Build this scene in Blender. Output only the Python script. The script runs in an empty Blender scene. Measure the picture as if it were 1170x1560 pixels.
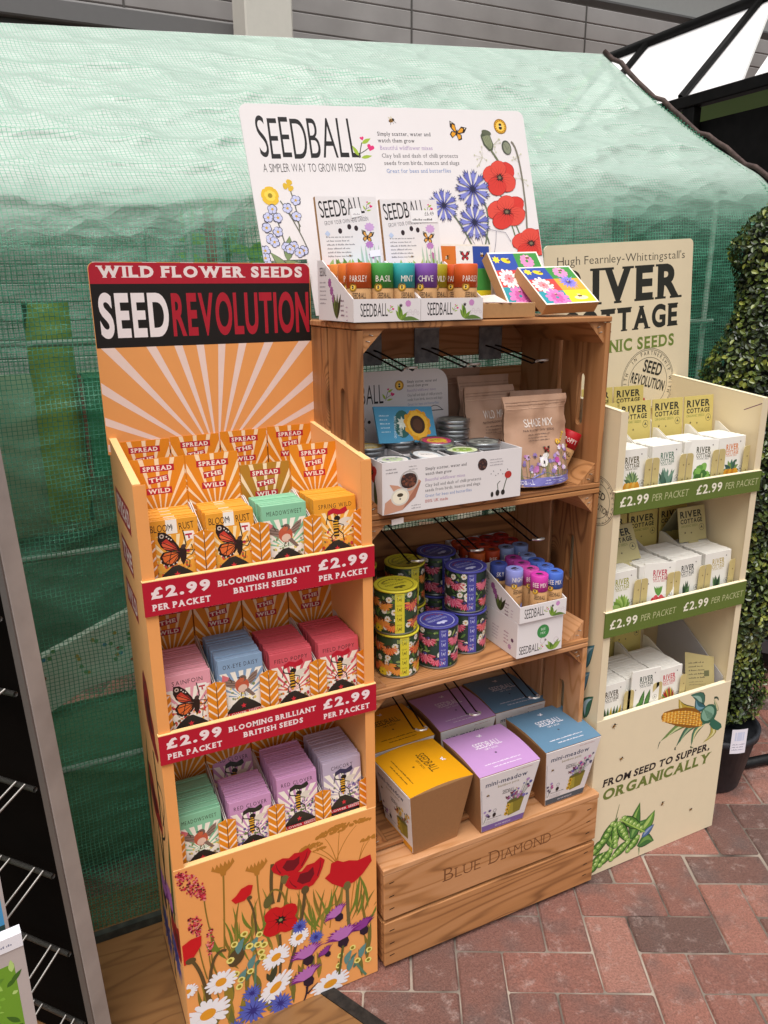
import bpy, math, random
from math import sin, cos, pi, radians, sqrt, atan2
from mathutils import Vector, Matrix, noise
random.seed(11)
SC = bpy.context.scene
COL = SC.collection

# ---------------------------------------------------------------- camera, sky, sun, exposure
cam = bpy.data.cameras.new("camera"); camo = bpy.data.objects.new("camera", cam); COL.objects.link(camo)
AZ, PITCH, ROLL = radians(25.6), math.atan(337/1150), radians(0.5)
hd = Vector((sin(AZ), cos(AZ), 0)); UP = Vector((0, 0, 1))
fw = hd*cos(PITCH) - UP*sin(PITCH); rt = Vector((cos(AZ), -sin(AZ), 0)); cu = rt.cross(fw)
r2 = rt*cos(ROLL) - cu*sin(ROLL); u2 = r2.cross(fw)
m = Matrix.Identity(4)
for i in range(3):
    m[i][0], m[i][1], m[i][2] = r2[i], u2[i], -fw[i]
m[0][3], m[1][3], m[2][3] = 0, 0, 1.55
camo.matrix_world = m
cam.sensor_fit = 'VERTICAL'; cam.sensor_height = 36; cam.lens = 1150/1560*36
cam.clip_start = 0.05; cam.clip_end = 200
SC.camera = camo

W = bpy.data.worlds.new("World"); SC.world = W; W.use_nodes = True
nt = W.node_tree; bgn = nt.nodes['Background']
sky = nt.nodes.new('ShaderNodeTexSky'); sky.sky_type = 'NISHITA'; sky.sun_disc = False
SUN_EL, SUN_AZ = radians(68), radians(215)     # azimuth of the sun measured clockwise from +y
sky.sun_elevation = SUN_EL; sky.sun_rotation = SUN_AZ; sky.air_density = 1.5; sky.dust_density = 4.0
hs = nt.nodes.new('ShaderNodeHueSaturation'); hs.inputs['Saturation'].default_value = 0.22
nt.links.new(sky.outputs[0], hs.inputs['Color']); nt.links.new(hs.outputs[0], bgn.inputs['Color'])
bgn.inputs['Strength'].default_value = 0.10
sl = bpy.data.lights.new("sun", 'SUN'); sl.energy = 2.2; sl.angle = radians(45); sl.color = (1, .965, .91)
so = bpy.data.objects.new("sun", sl); COL.objects.link(so); so.location = (0, -2, 6)
sd = Vector((sin(SUN_AZ)*cos(SUN_EL), cos(SUN_AZ)*cos(SUN_EL), sin(SUN_EL)))
so.rotation_euler = sd.to_track_quat('Z', 'Y').to_euler()
SC.view_settings.view_transform = 'Standard'; SC.view_settings.look = 'None'
SC.view_settings.exposure = 0.46; SC.view_settings.gamma = 1
try:
    SC.cycles.max_bounces = 8; SC.cycles.transparent_max_bounces = 16
    SC.cycles.use_denoising = True
except Exception:
    pass

# ---------------------------------------------------------------- materials
def lin(h):
    if not isinstance(h, str): return h
    h = h.lstrip('#'); o = []
    for i in (0, 2, 4):
        c = int(h[i:i+2], 16)/255
        o.append(c/12.92 if c <= .04045 else ((c+.055)/1.055)**2.4)
    return tuple(o)

def new_mat(name):
    M = bpy.data.materials.new(name); M.use_nodes = True
    n = M.node_tree.nodes; l = M.node_tree.links
    return M, n, l, n['Principled BSDF']

_ink = {}
def ink(h, rough=.5, kind='ink', metal=0.0, bump=0.0, var=.05, scale=30):
    k = (h, rough, kind, metal, bump)
    if k in _ink: return _ink[k]
    M, n, l, b = new_mat("%s_%s" % (kind, str(h).strip('#')))
    c = lin(h)
    tc = n.new('ShaderNodeTexCoord'); nz = n.new('ShaderNodeTexNoise'); nz.inputs['Scale'].default_value = scale
    nz.inputs['Detail'].default_value = 4
    l.new(tc.outputs['Object'], nz.inputs['Vector'])
    mx = n.new('ShaderNodeMix'); mx.data_type = 'RGBA'
    mx.inputs['A'].default_value = tuple(max(0, x*(1-var)) for x in c)+(1,)
    mx.inputs['B'].default_value = tuple(min(1, x*(1+var)) for x in c)+(1,)
    l.new(nz.outputs['Fac'], mx.inputs['Factor']); l.new(mx.outputs['Result'], b.inputs['Base Color'])
    b.inputs['Roughness'].default_value = rough; b.inputs['Metallic'].default_value = metal
    b.inputs['Specular IOR Level'].default_value = .35
    if bump:
        bp = n.new('ShaderNodeBump'); bp.inputs['Strength'].default_value = bump; bp.inputs['Distance'].default_value = .002
        l.new(nz.outputs['Fac'], bp.inputs['Height']); l.new(bp.outputs[0], b.inputs['Normal'])
    _ink[k] = M
    return M

def ramp(n, stops, interp='LINEAR'):
    r = n.new('ShaderNodeValToRGB'); r.color_ramp.interpolation = interp
    e = r.color_ramp.elements
    while len(e) < len(stops): e.new(.5)
    for i, (p, c) in enumerate(stops):
        e[i].position = p; e[i].color = tuple(lin(c))+(1,)
    return r

def wood_mat(name, axis, dark, mid, light, rough=.55):
    M, n, l, b = new_mat(name)
    tc = n.new('ShaderNodeTexCoord'); at = n.new('ShaderNodeAttribute'); at.attribute_name = 'tone'
    off = n.new('ShaderNodeVectorMath'); off.operation = 'MULTIPLY_ADD'
    off.inputs[1].default_value = (7.3, 5.1, 9.7)
    l.new(at.outputs['Fac'], off.inputs[0]); l.new(tc.outputs['Object'], off.inputs[2])
    mp = n.new('ShaderNodeMapping')
    s = [26, 26, 26]; s[axis] = 2.2
    mp.inputs['Scale'].default_value = s
    l.new(off.outputs[0], mp.inputs['Vector'])
    # knots warp the grain
    vo = n.new('ShaderNodeTexVoronoi'); vo.inputs['Scale'].default_value = 1.0
    mk = n.new('ShaderNodeMapping'); ks = [5.5, 5.5, 5.5]; ks[axis] = 3.6; mk.inputs['Scale'].default_value = ks
    l.new(off.outputs[0], mk.inputs['Vector']); l.new(mk.outputs[0], vo.inputs['Vector'])
    kr = n.new('ShaderNodeMapRange'); kr.inputs['From Min'].default_value = .02; kr.inputs['From Max'].default_value = .34
    kr.inputs['To Min'].default_value = 1; kr.inputs['To Max'].default_value = 0; l.new(vo.outputs['Distance'], kr.inputs['Value'])
    kp = n.new('ShaderNodeMath'); kp.operation = 'POWER'; kp.inputs[1].default_value = 2.5; l.new(kr.outputs[0], kp.inputs[0])
    nz = n.new('ShaderNodeTexNoise'); nz.inputs['Scale'].default_value = 1; nz.inputs['Detail'].default_value = 7
    nz.inputs['Roughness'].default_value = .62; nz.inputs['Distortion'].default_value = .35
    l.new(mp.outputs[0], nz.inputs['Vector'])
    mp2 = n.new('ShaderNodeMapping'); s2 = [7, 7, 7]; s2[axis] = .8; mp2.inputs['Scale'].default_value = s2
    l.new(off.outputs[0], mp2.inputs['Vector'])
    nb = n.new('ShaderNodeTexNoise'); nb.inputs['Scale'].default_value = 1; nb.inputs['Detail'].default_value = 2
    l.new(mp2.outputs[0], nb.inputs['Vector'])
    ad = n.new('ShaderNodeMath'); ad.operation = 'MULTIPLY_ADD'; ad.inputs[1].default_value = .55
    l.new(kp.outputs[0], ad.inputs[0]); l.new(nb.outputs['Fac'], ad.inputs[2])
    wm = n.new('ShaderNodeMath'); wm.operation = 'MULTIPLY'; wm.inputs[1].default_value = 120; l.new(ad.outputs[0], wm.inputs[0])
    sn = n.new('ShaderNodeMath'); sn.operation = 'SINE'; l.new(wm.outputs[0], sn.inputs[0])
    mr = n.new('ShaderNodeMapRange'); mr.inputs['From Min'].default_value = -1; mr.inputs['From Max'].default_value = 1
    l.new(sn.outputs[0], mr.inputs['Value'])
    pw = n.new('ShaderNodeMath'); pw.operation = 'POWER'; pw.inputs[1].default_value = 4.0; l.new(mr.outputs[0], pw.inputs[0])
    # broad tone first: board to board, slow drift, fine fibre; then the thin dark growth lines
    t1 = n.new('ShaderNodeMath'); t1.operation = 'MULTIPLY_ADD'; t1.inputs[1].default_value = .42; l.new(nz.outputs['Fac'], t1.inputs[0])
    t0 = n.new('ShaderNodeMath'); t0.operation = 'MULTIPLY_ADD'; t0.inputs[1].default_value = .46; t0.inputs[2].default_value = .12; l.new(at.outputs['Fac'], t0.inputs[0])
    l.new(t0.outputs[0], t1.inputs[2])
    a3 = n.new('ShaderNodeMath'); a3.operation = 'MULTIPLY_ADD'; a3.inputs[1].default_value = -.22; l.new(pw.outputs[0], a3.inputs[0]); l.new(t1.outputs[0], a3.inputs[2])
    a2 = a3
    rp = ramp(n, [(.18, dark), (.48, mid), (.78, light)]); l.new(a3.outputs[0], rp.inputs['Fac'])
    # dark knot hearts
    kd = n.new('ShaderNodeMapRange'); kd.inputs['From Min'].default_value = .07; kd.inputs['From Max'].default_value = .15
    kd.inputs['To Min'].default_value = .85; kd.inputs['To Max'].default_value = 0; l.new(vo.outputs['Distance'], kd.inputs['Value'])
    mx = n.new('ShaderNodeMix'); mx.data_type = 'RGBA'; l.new(kd.outputs[0], mx.inputs['Factor'])
    l.new(rp.outputs[0], mx.inputs['A']); mx.inputs['B'].default_value = lin('4a2c17')+(1,)
    l.new(mx.outputs['Result'], b.inputs['Base Color'])
    b.inputs['Roughness'].default_value = rough; b.inputs['Specular IOR Level'].default_value = .3
    bp = n.new('ShaderNodeBump'); bp.inputs['Strength'].default_value = .25; bp.inputs['Distance'].default_value = .002
    l.new(a2.outputs[0], bp.inputs['Height']); l.new(bp.outputs[0], b.inputs['Normal'])
    return M

# ---------------------------------------------------------------- mesh builder
class MB:
    def __init__(s):
        s.v = []; s.f = []; s.m = []; s.t = []; s.sm = []; s.mats = []; s.M = Matrix.Identity(4)
    def mi(s, mat):
        if mat not in s.mats: s.mats.append(mat)
        return s.mats.index(mat)
    def face(s, pts, mat, tone=.5, smooth=False):
        i = len(s.v)
        for p in pts: s.v.append(tuple(s.M @ Vector(p)))
        s.f.append(tuple(range(i, i+len(pts)))); s.m.append(s.mi(mat)); s.t.append(tone); s.sm.append(smooth)
    def mesh(s, vs, fs, mat, tone=.5, smooth=False):
        i = len(s.v); k = s.mi(mat)
        for p in vs: s.v.append(tuple(s.M @ Vector(p)))
        for f in fs:
            s.f.append(tuple(i+q for q in f)); s.m.append(k); s.t.append(tone); s.sm.append(smooth)
    def box(s, x0, x1, y0, y1, z0, z1, mat, tone=.5, c=0.0):
        if c <= 0:
            vs = [(x, y, z) for z in (z0, z1) for y in (y0, y1) for x in (x0, x1)]
            s.mesh(vs, [(0, 2, 3, 1), (4, 5, 7, 6), (0, 1, 5, 4), (2, 6, 7, 3), (0, 4, 6, 2), (1, 3, 7, 5)], mat, tone)
            return
        lo = (x0, y0, z0); hi = (x1, y1, z1); vs = []; idx = {}
        for a in (0, 1):
            for b in (0, 1):
                for d in (0, 1):
                    sg = (a, b, d)
                    for ax in range(3):
                        p = []
                        for k in range(3):
                            e = hi[k] if sg[k] else lo[k]
                            if k != ax: e += -c if sg[k] else c
                            p.append(e)
                        idx[(sg, ax)] = len(vs); vs.append(tuple(p))
        fs = []
        for ax in range(3):
            o = [k for k in range(3) if k != ax]
            for sd_ in (0, 1):
                q = []
                for (a, b) in ((0, 0), (1, 0), (1, 1), (0, 1)):
                    sg = [0]*3; sg[ax] = sd_; sg[o[0]] = a; sg[o[1]] = b
                    q.append(idx[(tuple(sg), ax)])
                fs.append(tuple(q))
            for (a, b) in ((0, 0), (1, 0), (1, 1), (0, 1)):
                g0 = [0]*3; g1 = [0]*3
                g0[ax] = 0; g1[ax] = 1
                for g in (g0, g1): g[o[0]] = a; g[o[1]] = b
                fs.append((idx[(tuple(g0), o[0])], idx[(tuple(g1), o[0])], idx[(tuple(g1), o[1])], idx[(tuple(g0), o[1])]))
        for a in (0, 1):
            for b in (0, 1):
                for d in (0, 1):
                    fs.append(tuple(idx[((a, b, d), k)] for k in range(3)))
        s.mesh(vs, fs, mat, tone)
    def prism(s, pts, dvec, mat, tone=.5, side=None):
        """closed outline (3-D, planar) pushed along dvec"""
        d = Vector(dvec); a = [Vector(p) for p in pts]; b = [p+d for p in a]
        s.face(a, mat, tone); s.face(list(reversed(b)), mat, tone)
        k = len(a)
        for i in range(k):
            s.face([a[i], b[i], b[(i+1) % k], a[(i+1) % k]], side or mat, tone)
    def tube(s, pts, r, mat, n=8, cap=True, smooth=True):
        P = [Vector(p) for p in pts]; vs = []; fs = []
        rr = r if isinstance(r, (list, tuple)) else [r]*len(P)
        pu = None
        for i, p in enumerate(P):
            t = (P[min(i+1, len(P)-1)]-P[max(i-1, 0)]).normalized()
            if pu is None:
                ref = Vector((0, 0, 1)) if abs(t.z) < .9 else Vector((1, 0, 0))
                pu = t.cross(ref).normalized()
            pu = (pu - t*pu.dot(t)).normalized(); pw = t.cross(pu)
            for k in range(n):
                a = 2*pi*k/n; vs.append(p+(pu*cos(a)+pw*sin(a))*rr[i])
        for i in range(len(P)-1):
            for k in range(n):
                fs.append((i*n+k, i*n+(k+1) % n, (i+1)*n+(k+1) % n, (i+1)*n+k))
        if cap:
            fs.append(tuple(range(n))); fs.append(tuple((len(P)-1)*n+k for k in reversed(range(n))))
        s.mesh(vs, fs, mat, .5, smooth)
    def lathe(s, prof, mat, n=32, c=(0, 0, 0), smooth=True):
        """prof: list of (r, z) or (r, z, mat) - mat colours the band that starts there"""
        vs = []
        for p in prof:
            for k in range(n):
                a = 2*pi*k/n; vs.append((c[0]+p[0]*cos(a), c[1]+p[0]*sin(a), c[2]+p[1]))
        i0 = len(s.v)
        for p in vs: s.v.append(tuple(s.M @ Vector(p)))
        for j in range(len(prof)-1):
            mt = s.mi(prof[j][2] if len(prof[j]) > 2 else mat)
            for k in range(n):
                s.f.append((i0+j*n+k, i0+j*n+(k+1) % n, i0+(j+1)*n+(k+1) % n, i0+(j+1)*n+k)); s.m.append(mt); s.t.append(.5); s.sm.append(smooth)
    def build(s, name, parent=None, loc=None, uv=None):
        me = bpy.data.meshes.new(name); me.from_pydata(s.v, [], s.f)
        for mt in s.mats: me.materials.append(mt)
        me.polygons.foreach_set('material_index', s.m); me.polygons.foreach_set('use_smooth', s.sm)
        a = me.attributes.new('tone', 'FLOAT', 'FACE'); a.data.foreach_set('value', s.t)
        if uv is not None:
            u = me.uv_layers.new(name='UVMap')
            for lp in me.loops: u.data[lp.index].uv = uv[lp.vertex_index]
        me.update()
        o = bpy.data.objects.new(name, me); COL.objects.link(o)
        if parent is not None: o.parent = parent
        if loc is not None: o.location = loc
        return o

def tag(o, label=None, cat=None, group=None, kind=None):
    if label: o['label'] = label
    if cat: o['category'] = cat
    if group: o['group'] = group
    if kind: o['kind'] = kind
    return o
def thing(name, label, cat, loc=(0, 0, 0), rotz=0, group=None):
    o = bpy.data.objects.new(name, None); COL.objects.link(o)
    o.location = loc; o.rotation_euler = (0, 0, rotz); o.empty_display_size = .05
    return tag(o, label, cat, group)
def dup(root, loc=None, rot=None, label=None, group=None):
    def cp(o, par):
        c = o.copy(); COL.objects.link(c); c.parent = par
        for ch in list(o.children): cp(ch, c)
        return c
    r = cp(root, None)
    if loc is not None: r.location = loc
    if rot is not None: r.rotation_euler = rot
    if label: r['label'] = label
    if group: r['group'] = group
    return r

# ---------------------------------------------------------------- lettering
_gl = {}
def glyph(ch, w=0.0, res=3):
    k = (ch, round(w, 4), res)
    if k in _gl: return _gl[k]
    cv = bpy.data.curves.new("glyph", 'FONT'); cv.body = ch; cv.size = 1; cv.offset = w; cv.resolution_u = res
    cv.dimensions = '2D'; cv.fill_mode = 'FRONT'
    ob = bpy.data.objects.new("glyph", cv); COL.objects.link(ob)
    dg = bpy.context.evaluated_depsgraph_get(); dg.update()
    me = bpy.data.meshes.new_from_object(ob.evaluated_get(dg))
    vs = [(v.co.x, v.co.y) for v in me.vertices]; fs = [tuple(p.vertices) for p in me.polygons]
    bpy.data.objects.remove(ob); bpy.data.curves.remove(cv); bpy.data.meshes.remove(me)
    ec = {}
    for f in fs:
        for i in range(len(f)):
            e = tuple(sorted((f[i], f[(i+1) % len(f)]))); ec[e] = ec.get(e, 0)+1
    bd = [e for e, c in ec.items() if c == 1]
    flats = []
    for a, b in bd:
        if abs(vs[a][1]-vs[b][1]) < .004 and abs(vs[a][0]-vs[b][0]) > .03:
            flats.append((min(vs[a][0], vs[b][0]), max(vs[a][0], vs[b][0]), vs[a][1]))
    xs = [v[0] for v in vs] or [0]
    g = (vs, fs, min(xs), max(xs), flats); _gl[k] = g
    return g
def capm(w):
    vs = glyph('H', w)[0]; ys = [v[1] for v in vs]
    return min(ys), max(ys)
def xm(w):
    return max(v[1] for v in glyph('x', w)[0])

class Pr:
    """flat printing on a surface: every shape is a thin layer just above the last"""
    def __init__(s, mb, o=None, u=None, v=None, n=None, fn=None, clip=None, eps=3e-6, base=6e-5):
        s.mb = mb; s.L = base; s.eps = eps; s.clip = clip; s.fn = fn
        if fn is None:
            s.o = Vector(o); s.u = Vector(u).normalized(); s.v = Vector(v).normalized()
            s.n = Vector(n).normalized() if n is not None else s.u.cross(s.v)
    def P(s, x, y):
        return s.fn(x, y, s.L) if s.fn else s.o+s.u*x+s.v*y+s.n*s.L
    def up(s): s.L += s.eps
    def _clip(s, pts):
        if not s.clip: return pts
        x0, y0, x1, y1 = s.clip
        if all(x0 <= p[0] <= x1 and y0 <= p[1] <= y1 for p in pts): return pts
        for ax, lim, sg in ((0, x0, 1), (0, x1, -1), (1, y0, 1), (1, y1, -1)):
            out = []
            for i in range(len(pts)):
                a, b = pts[i-1], pts[i]
                ia = (a[ax]-lim)*sg >= 0; ib = (b[ax]-lim)*sg >= 0
                if ia != ib:
                    t = (lim-a[ax])/(b[ax]-a[ax]); q = [a[0]+(b[0]-a[0])*t, a[1]+(b[1]-a[1])*t]; q[ax] = lim
                    out.append(tuple(q))
                if ib: out.append(b)
            pts = out
            if len(pts) < 3: return []
        return pts
    def poly(s, pts, c, up=True):
        pts = s._clip([tuple(p) for p in pts])
        if len(pts) < 3: return
        s.L += s.eps*(1 if up else .25)
        s.mb.face([s.P(*p) for p in pts], ink(c) if isinstance(c, str) else c)
    def rect(s, x0, y0, x1, y1, c, nx=1, ny=1):
        s.up()
        for i in range(nx):
            for j in range(ny):
                a, b = x0+(x1-x0)*i/nx, x0+(x1-x0)*(i+1)/nx; d, e = y0+(y1-y0)*j/ny, y0+(y1-y0)*(j+1)/ny
                s.poly([(a, d), (b, d), (b, e), (a, e)], c, False)
    def rrect(s, x0, y0, x1, y1, r, c, k=5):
        p = []
        for cx, cy, a0 in ((x1-r, y1-r, 0), (x0+r, y1-r, 90), (x0+r, y0+r, 180), (x1-r, y0+r, 270)):
            for i in range(k+1):
                a = radians(a0+90*i/k); p.append((cx+r*cos(a), cy+r*sin(a)))
        s.poly(p, c)
    def ell(s, cx, cy, rx, ry, c, rot=0, n=14, up=True, wob=0):
        ca, sa = cos(rot), sin(rot); p = []
        for i in range(n):
            a = 2*pi*i/n; k = 1+wob*random.uniform(-1, 1)
            x, y = rx*cos(a)*k, ry*sin(a)*k
            p.append((cx+x*ca-y*sa, cy+x*sa+y*ca))
        s.poly(p, c, up)
    def ring(s, cx, cy, r0, r1, c, n=28):
        s.up()
        for i in range(n):
            a, b = 2*pi*i/n, 2*pi*(i+1)/n
            s.poly([(cx+r0*cos(a), cy+r0*sin(a)), (cx+r1*cos(a), cy+r1*sin(a)), (cx+r1*cos(b), cy+r1*sin(b)), (cx+r0*cos(b), cy+r0*sin(b))], c, False)
    def line(s, pts, w, c, w1=None):
        s.up(); k = len(pts); w1 = w if w1 is None else w1
        L, R = [], []
        for i in range(k):
            a = pts[max(i-1, 0)]; b = pts[min(i+1, k-1)]
            dx, dy = b[0]-a[0], b[1]-a[1]; d = sqrt(dx*dx+dy*dy) or 1
            h = (w+(w1-w)*i/max(1, k-1))/2
            L.append((pts[i][0]-dy/d*h, pts[i][1]+dx/d*h)); R.append((pts[i][0]+dy/d*h, pts[i][1]-dx/d*h))
        for i in range(k-1):
            s.poly([L[i], R[i], R[i+1], L[i+1]], c, False)
    def curve(s, p0, p1, p2, w, c, w1=None, n=8):
        s.line([((1-t)**2*p0[0]+2*t*(1-t)*p1[0]+t*t*p2[0], (1-t)**2*p0[1]+2*t*(1-t)*p1[1]+t*t*p2[1]) for t in [i/n for i in range(n+1)]], w, c, w1)
    def leaf(s, x0, y0, x1, y1, w, c, bend=0.0, n=6, up=True):
        dx, dy = x1-x0, y1-y0; L, R = [], []
        for i in range(n+1):
            t = i/n; h = w*sin(pi*t**.8)*.5; bx = bend*sin(pi*t)
            cx, cy = x0+dx*t, y0+dy*t; d = sqrt(dx*dx+dy*dy) or 1; nx, ny = -dy/d, dx/d
            cx += nx*bx; cy += ny*bx
            L.append((cx+nx*h, cy+ny*h)); R.append((cx-nx*h, cy-ny*h))
        s.poly(L+R[::-1][1:-1], c, up)
    def petals(s, cx, cy, n, r0, r1, w, c, rot=0, sq=1.0, tilt=0.0, each=False):
        s.up()
        ct, st = cos(tilt), sin(tilt)
        for i in range(n):
            a = rot+2*pi*i/n+random.uniform(-.06, .06); k = random.uniform(.88, 1.05)
            pts = []
            for (rr, ww) in ((r0, .25), (r0+(r1*k-r0)*.55, 1), (r0+(r1*k-r0)*.9, .75), (r1*k, .2)):
                pts.append((rr, ww*w/2))
            pts = pts+[(p[0], -p[1]) for p in reversed(pts)]
            q = []
            for (x, y) in pts:
                X, Y = x*cos(a)-y*sin(a), (x*sin(a)+y*cos(a))*sq
                q.append((cx+X*ct-Y*st, cy+X*st+Y*ct))
            if each: s.up()
            s.poly(q, c, False)
    def star(s, cx, cy, r, c, n=5, k=.42, rot=pi/2, sq=1, wob=0):
        p = []
        for i in range(2*n):
            a = rot+pi*i/n; q = (r if i % 2 == 0 else r*k)*(1+wob*random.uniform(-1, 1))
            p.append((cx+q*cos(a), cy+q*sin(a)*sq))
        s.poly(p, c)
    def rays(s, cx, cy, R, angs, w, c):
        s.up()
        for a in angs:
            a0, a1 = radians(a-w/2), radians(a+w/2)
            s.poly([(cx, cy), (cx+R*cos(a1), cy+R*sin(a1)), (cx+R*cos(a0), cy+R*sin(a0))], c, False)
    def text(s, t, x, y, h, c, w=0.0, sx=1.0, serif=0.0, al='l', track=0.0, rot=0.0, width=None, jit=0.0, slant=0.0, res=None, smax=None):
        """cap height h; width fixes the line's total width"""
        res = res or (6 if h > .03 else 3 if h > .012 else 2)
        y0, y1 = capm(w); k = h/(y1-y0); xh = xm(w)
        lay = []; pen = 0.0
        for ch in t:
            if ch == ' ': pen += .30+track; continue
            g = glyph(ch, w, res)
            lay.append((g, pen-g[2])); pen += g[3]-g[2]+.085+track+serif*.7
        pen = max(.01, pen-.085-track-serif*.7)
        if width: sx = width/(pen*k)
        tot = pen*k*sx; ox = {'l': 0, 'c': -tot/2, 'r': -tot}[al]
        s.up(); ca, sa = cos(rot), sin(rot); M = ink(c) if isinstance(c, str) else c
        def put(px, py): return (x+px*ca-py*sa, y+px*sa+py*ca)
        rs = random.Random(len(t)*7+3)
        lev = [y0, y1, xh]
        for g, off in lay:
            j = rs.uniform(-jit, jit); jy = rs.uniform(-jit, jit)*.4*h
            def tr(gx, gy):
                X = ox+(gx+off)*k*sx; Y = (gy-y0)*k
                return put(X+Y*slant+j*(Y-h/2)*.5, Y+jy)
            pts = [tr(*v) for v in g[0]]
            if s.clip and not all(s.clip[0] <= p[0] <= s.clip[2] and s.clip[1] <= p[1] <= s.clip[3] for p in pts):
                for f in g[1]: s.mb_poly([pts[i] for i in f], M)
            else:
                s.mb.mesh([s.P(*p) for p in pts], g[1], M)
            if serif:
                th = serif*.75
                for (a, b, fy) in g[4]:
                    for q in lev:
                        if abs(fy-q) < .02:
                            e = serif if b-a < .36 else serif*.55
                            if b-a >= .36 and fy < y0+.02 and False: e = 0
                            yy0, yy1 = (fy, fy+th) if q == y0 else (fy-th, fy)
                            s.L += s.eps*.3
                            s.poly([tr(a-e, yy0), tr(b+e, yy0), tr(b+e, yy1), tr(a-e, yy1)], M, False)
                            s.L -= s.eps*.3
                            break
        if serif: s.up()
    def mb_poly(s, pts, M):
        pts = s._clip([tuple(p) for p in pts])
        if len(pts) >= 3: s.mb.face([s.P(*p) for p in pts], M)

def greek(pr, x, y, w, n, h, lead, c, rag=.25, seed=1):
    """lines of print too small to read: rows of short word-length dashes"""
    rs = random.Random(seed)
    for i in range(n):
        px = x; end = x+w*(1-rag*rs.random()); yy = y-i*lead
        pr.up()
        while px < end:
            for q in range(rs.randint(2, 8)):
                if px > end: break
                ww = h*rs.uniform(.22, .42); hh = h*rs.choice((.42, .45, .48, .7)); pr.poly([(px, yy), (px+ww, yy), (px+ww, yy+hh), (px, yy+hh)], c, False); px += ww+h*.16
            px += h*.35
# ================================================================ SETTING
def brick_mat():
    M, n, l, b = new_mat("fired_clay_paver")
    tc = n.new('ShaderNodeTexCoord'); at = n.new('ShaderNodeAttribute'); at.attribute_name = 'tone'
    rp = ramp(n, [(0, '58443e'), (.28, '704e45'), (.55, '82564b'), (.8, '8d5d50'), (1, '986b5e')]); l.new(at.outputs['Fac'], rp.inputs['Fac'])
    n1 = n.new('ShaderNodeTexNoise'); n1.inputs['Scale'].default_value = 9; n1.inputs['Detail'].default_value = 5
    n2 = n.new('ShaderNodeTexNoise'); n2.inputs['Scale'].default_value = 230; n2.inputs['Detail'].default_value = 3
    n3 = n.new('ShaderNodeTexNoise'); n3.inputs['Scale'].default_value = 22; n3.inputs['Detail'].default_value = 8; n3.inputs['Roughness'].default_value = .75
    for q in (n1, n2, n3): l.new(tc.outputs['Object'], q.inputs['Vector'])
    r1 = n.new('ShaderNodeMapRange'); r1.inputs['From Min'].default_value = .5; r1.inputs['From Max'].default_value = .68; r1.inputs['To Max'].default_value = .7
    l.new(n1.outputs['Fac'], r1.inputs['Value'])
    m1 = n.new('ShaderNodeMix'); m1.data_type = 'RGBA'; l.new(r1.outputs[0], m1.inputs['Factor'])
    l.new(rp.outputs[0], m1.inputs['A']); m1.inputs['B'].default_value = lin('61504c')+(1,)
    # pale salt bloom
    r3 = n.new('ShaderNodeMapRange'); r3.inputs['From Min'].default_value = .54; r3.inputs['From Max'].default_value = .74; r3.inputs['To Max'].default_value = .75
    l.new(n3.outputs['Fac'], r3.inputs['Value'])
    m2 = n.new('ShaderNodeMix'); m2.data_type = 'RGBA'; l.new(r3.outputs[0], m2.inputs['Factor'])
    l.new(m1.outputs['Result'], m2.inputs['A']); m2.inputs['B'].default_value = lin('b09a92')+(1,)
    r2_ = n.new('ShaderNodeMapRange'); r2_.inputs['From Min'].default_value = .3; r2_.inputs['From Max'].default_value = .7
    r2_.inputs['To Min'].default_value = .72; r2_.inputs['To Max'].default_value = 1.25; l.new(n2.outputs['Fac'], r2_.inputs['Value'])
    m3 = n.new('ShaderNodeVectorMath'); m3.operation = 'SCALE'; l.new(m2.outputs['Result'], m3.inputs[0]); l.new(r2_.outputs[0], m3.inputs['Scale'])
    l.new(m3.outputs[0], b.inputs['Base Color']); b.inputs['Roughness'].default_value = .85
    bp = n.new('ShaderNodeBump'); bp.inputs['Strength'].default_value = .8; bp.inputs['Distance'].default_value = .004
    l.new(n2.outputs['Fac'], bp.inputs['Height'])
    bp2 = n.new('ShaderNodeBump'); bp2.inputs['Strength'].default_value = .7; bp2.inputs['Distance'].default_value = .012
    l.new(n3.outputs['Fac'], bp2.inputs['Height']); l.new(bp.outputs[0], bp2.inputs['Normal']); l.new(bp2.outputs[0], b.inputs['Normal'])
    return M
def noisy(name, a, c, scale, rough=.8, bump=.4, dist=.004, spec=.3):
    M, n, l, b = new_mat(name)
    tc = n.new('ShaderNodeTexCoord'); nz = n.new('ShaderNodeTexNoise'); nz.inputs['Scale'].default_value = scale; nz.inputs['Detail'].default_value = 6
    l.new(tc.outputs['Object'], nz.inputs['Vector']); rp = ramp(n, [(.35, a), (.65, c)]); l.new(nz.outputs['Fac'], rp.inputs['Fac'])
    l.new(rp.outputs[0], b.inputs['Base Color']); b.inputs['Roughness'].default_value = rough; b.inputs['Specular IOR Level'].default_value = spec
    bp = n.new('ShaderNodeBump'); bp.inputs['Strength'].default_value = bump; bp.inputs['Distance'].default_value = dist
    l.new(nz.outputs['Fac'], bp.inputs['Height']); l.new(bp.outputs[0], b.inputs['Normal'])
    return M

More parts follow.
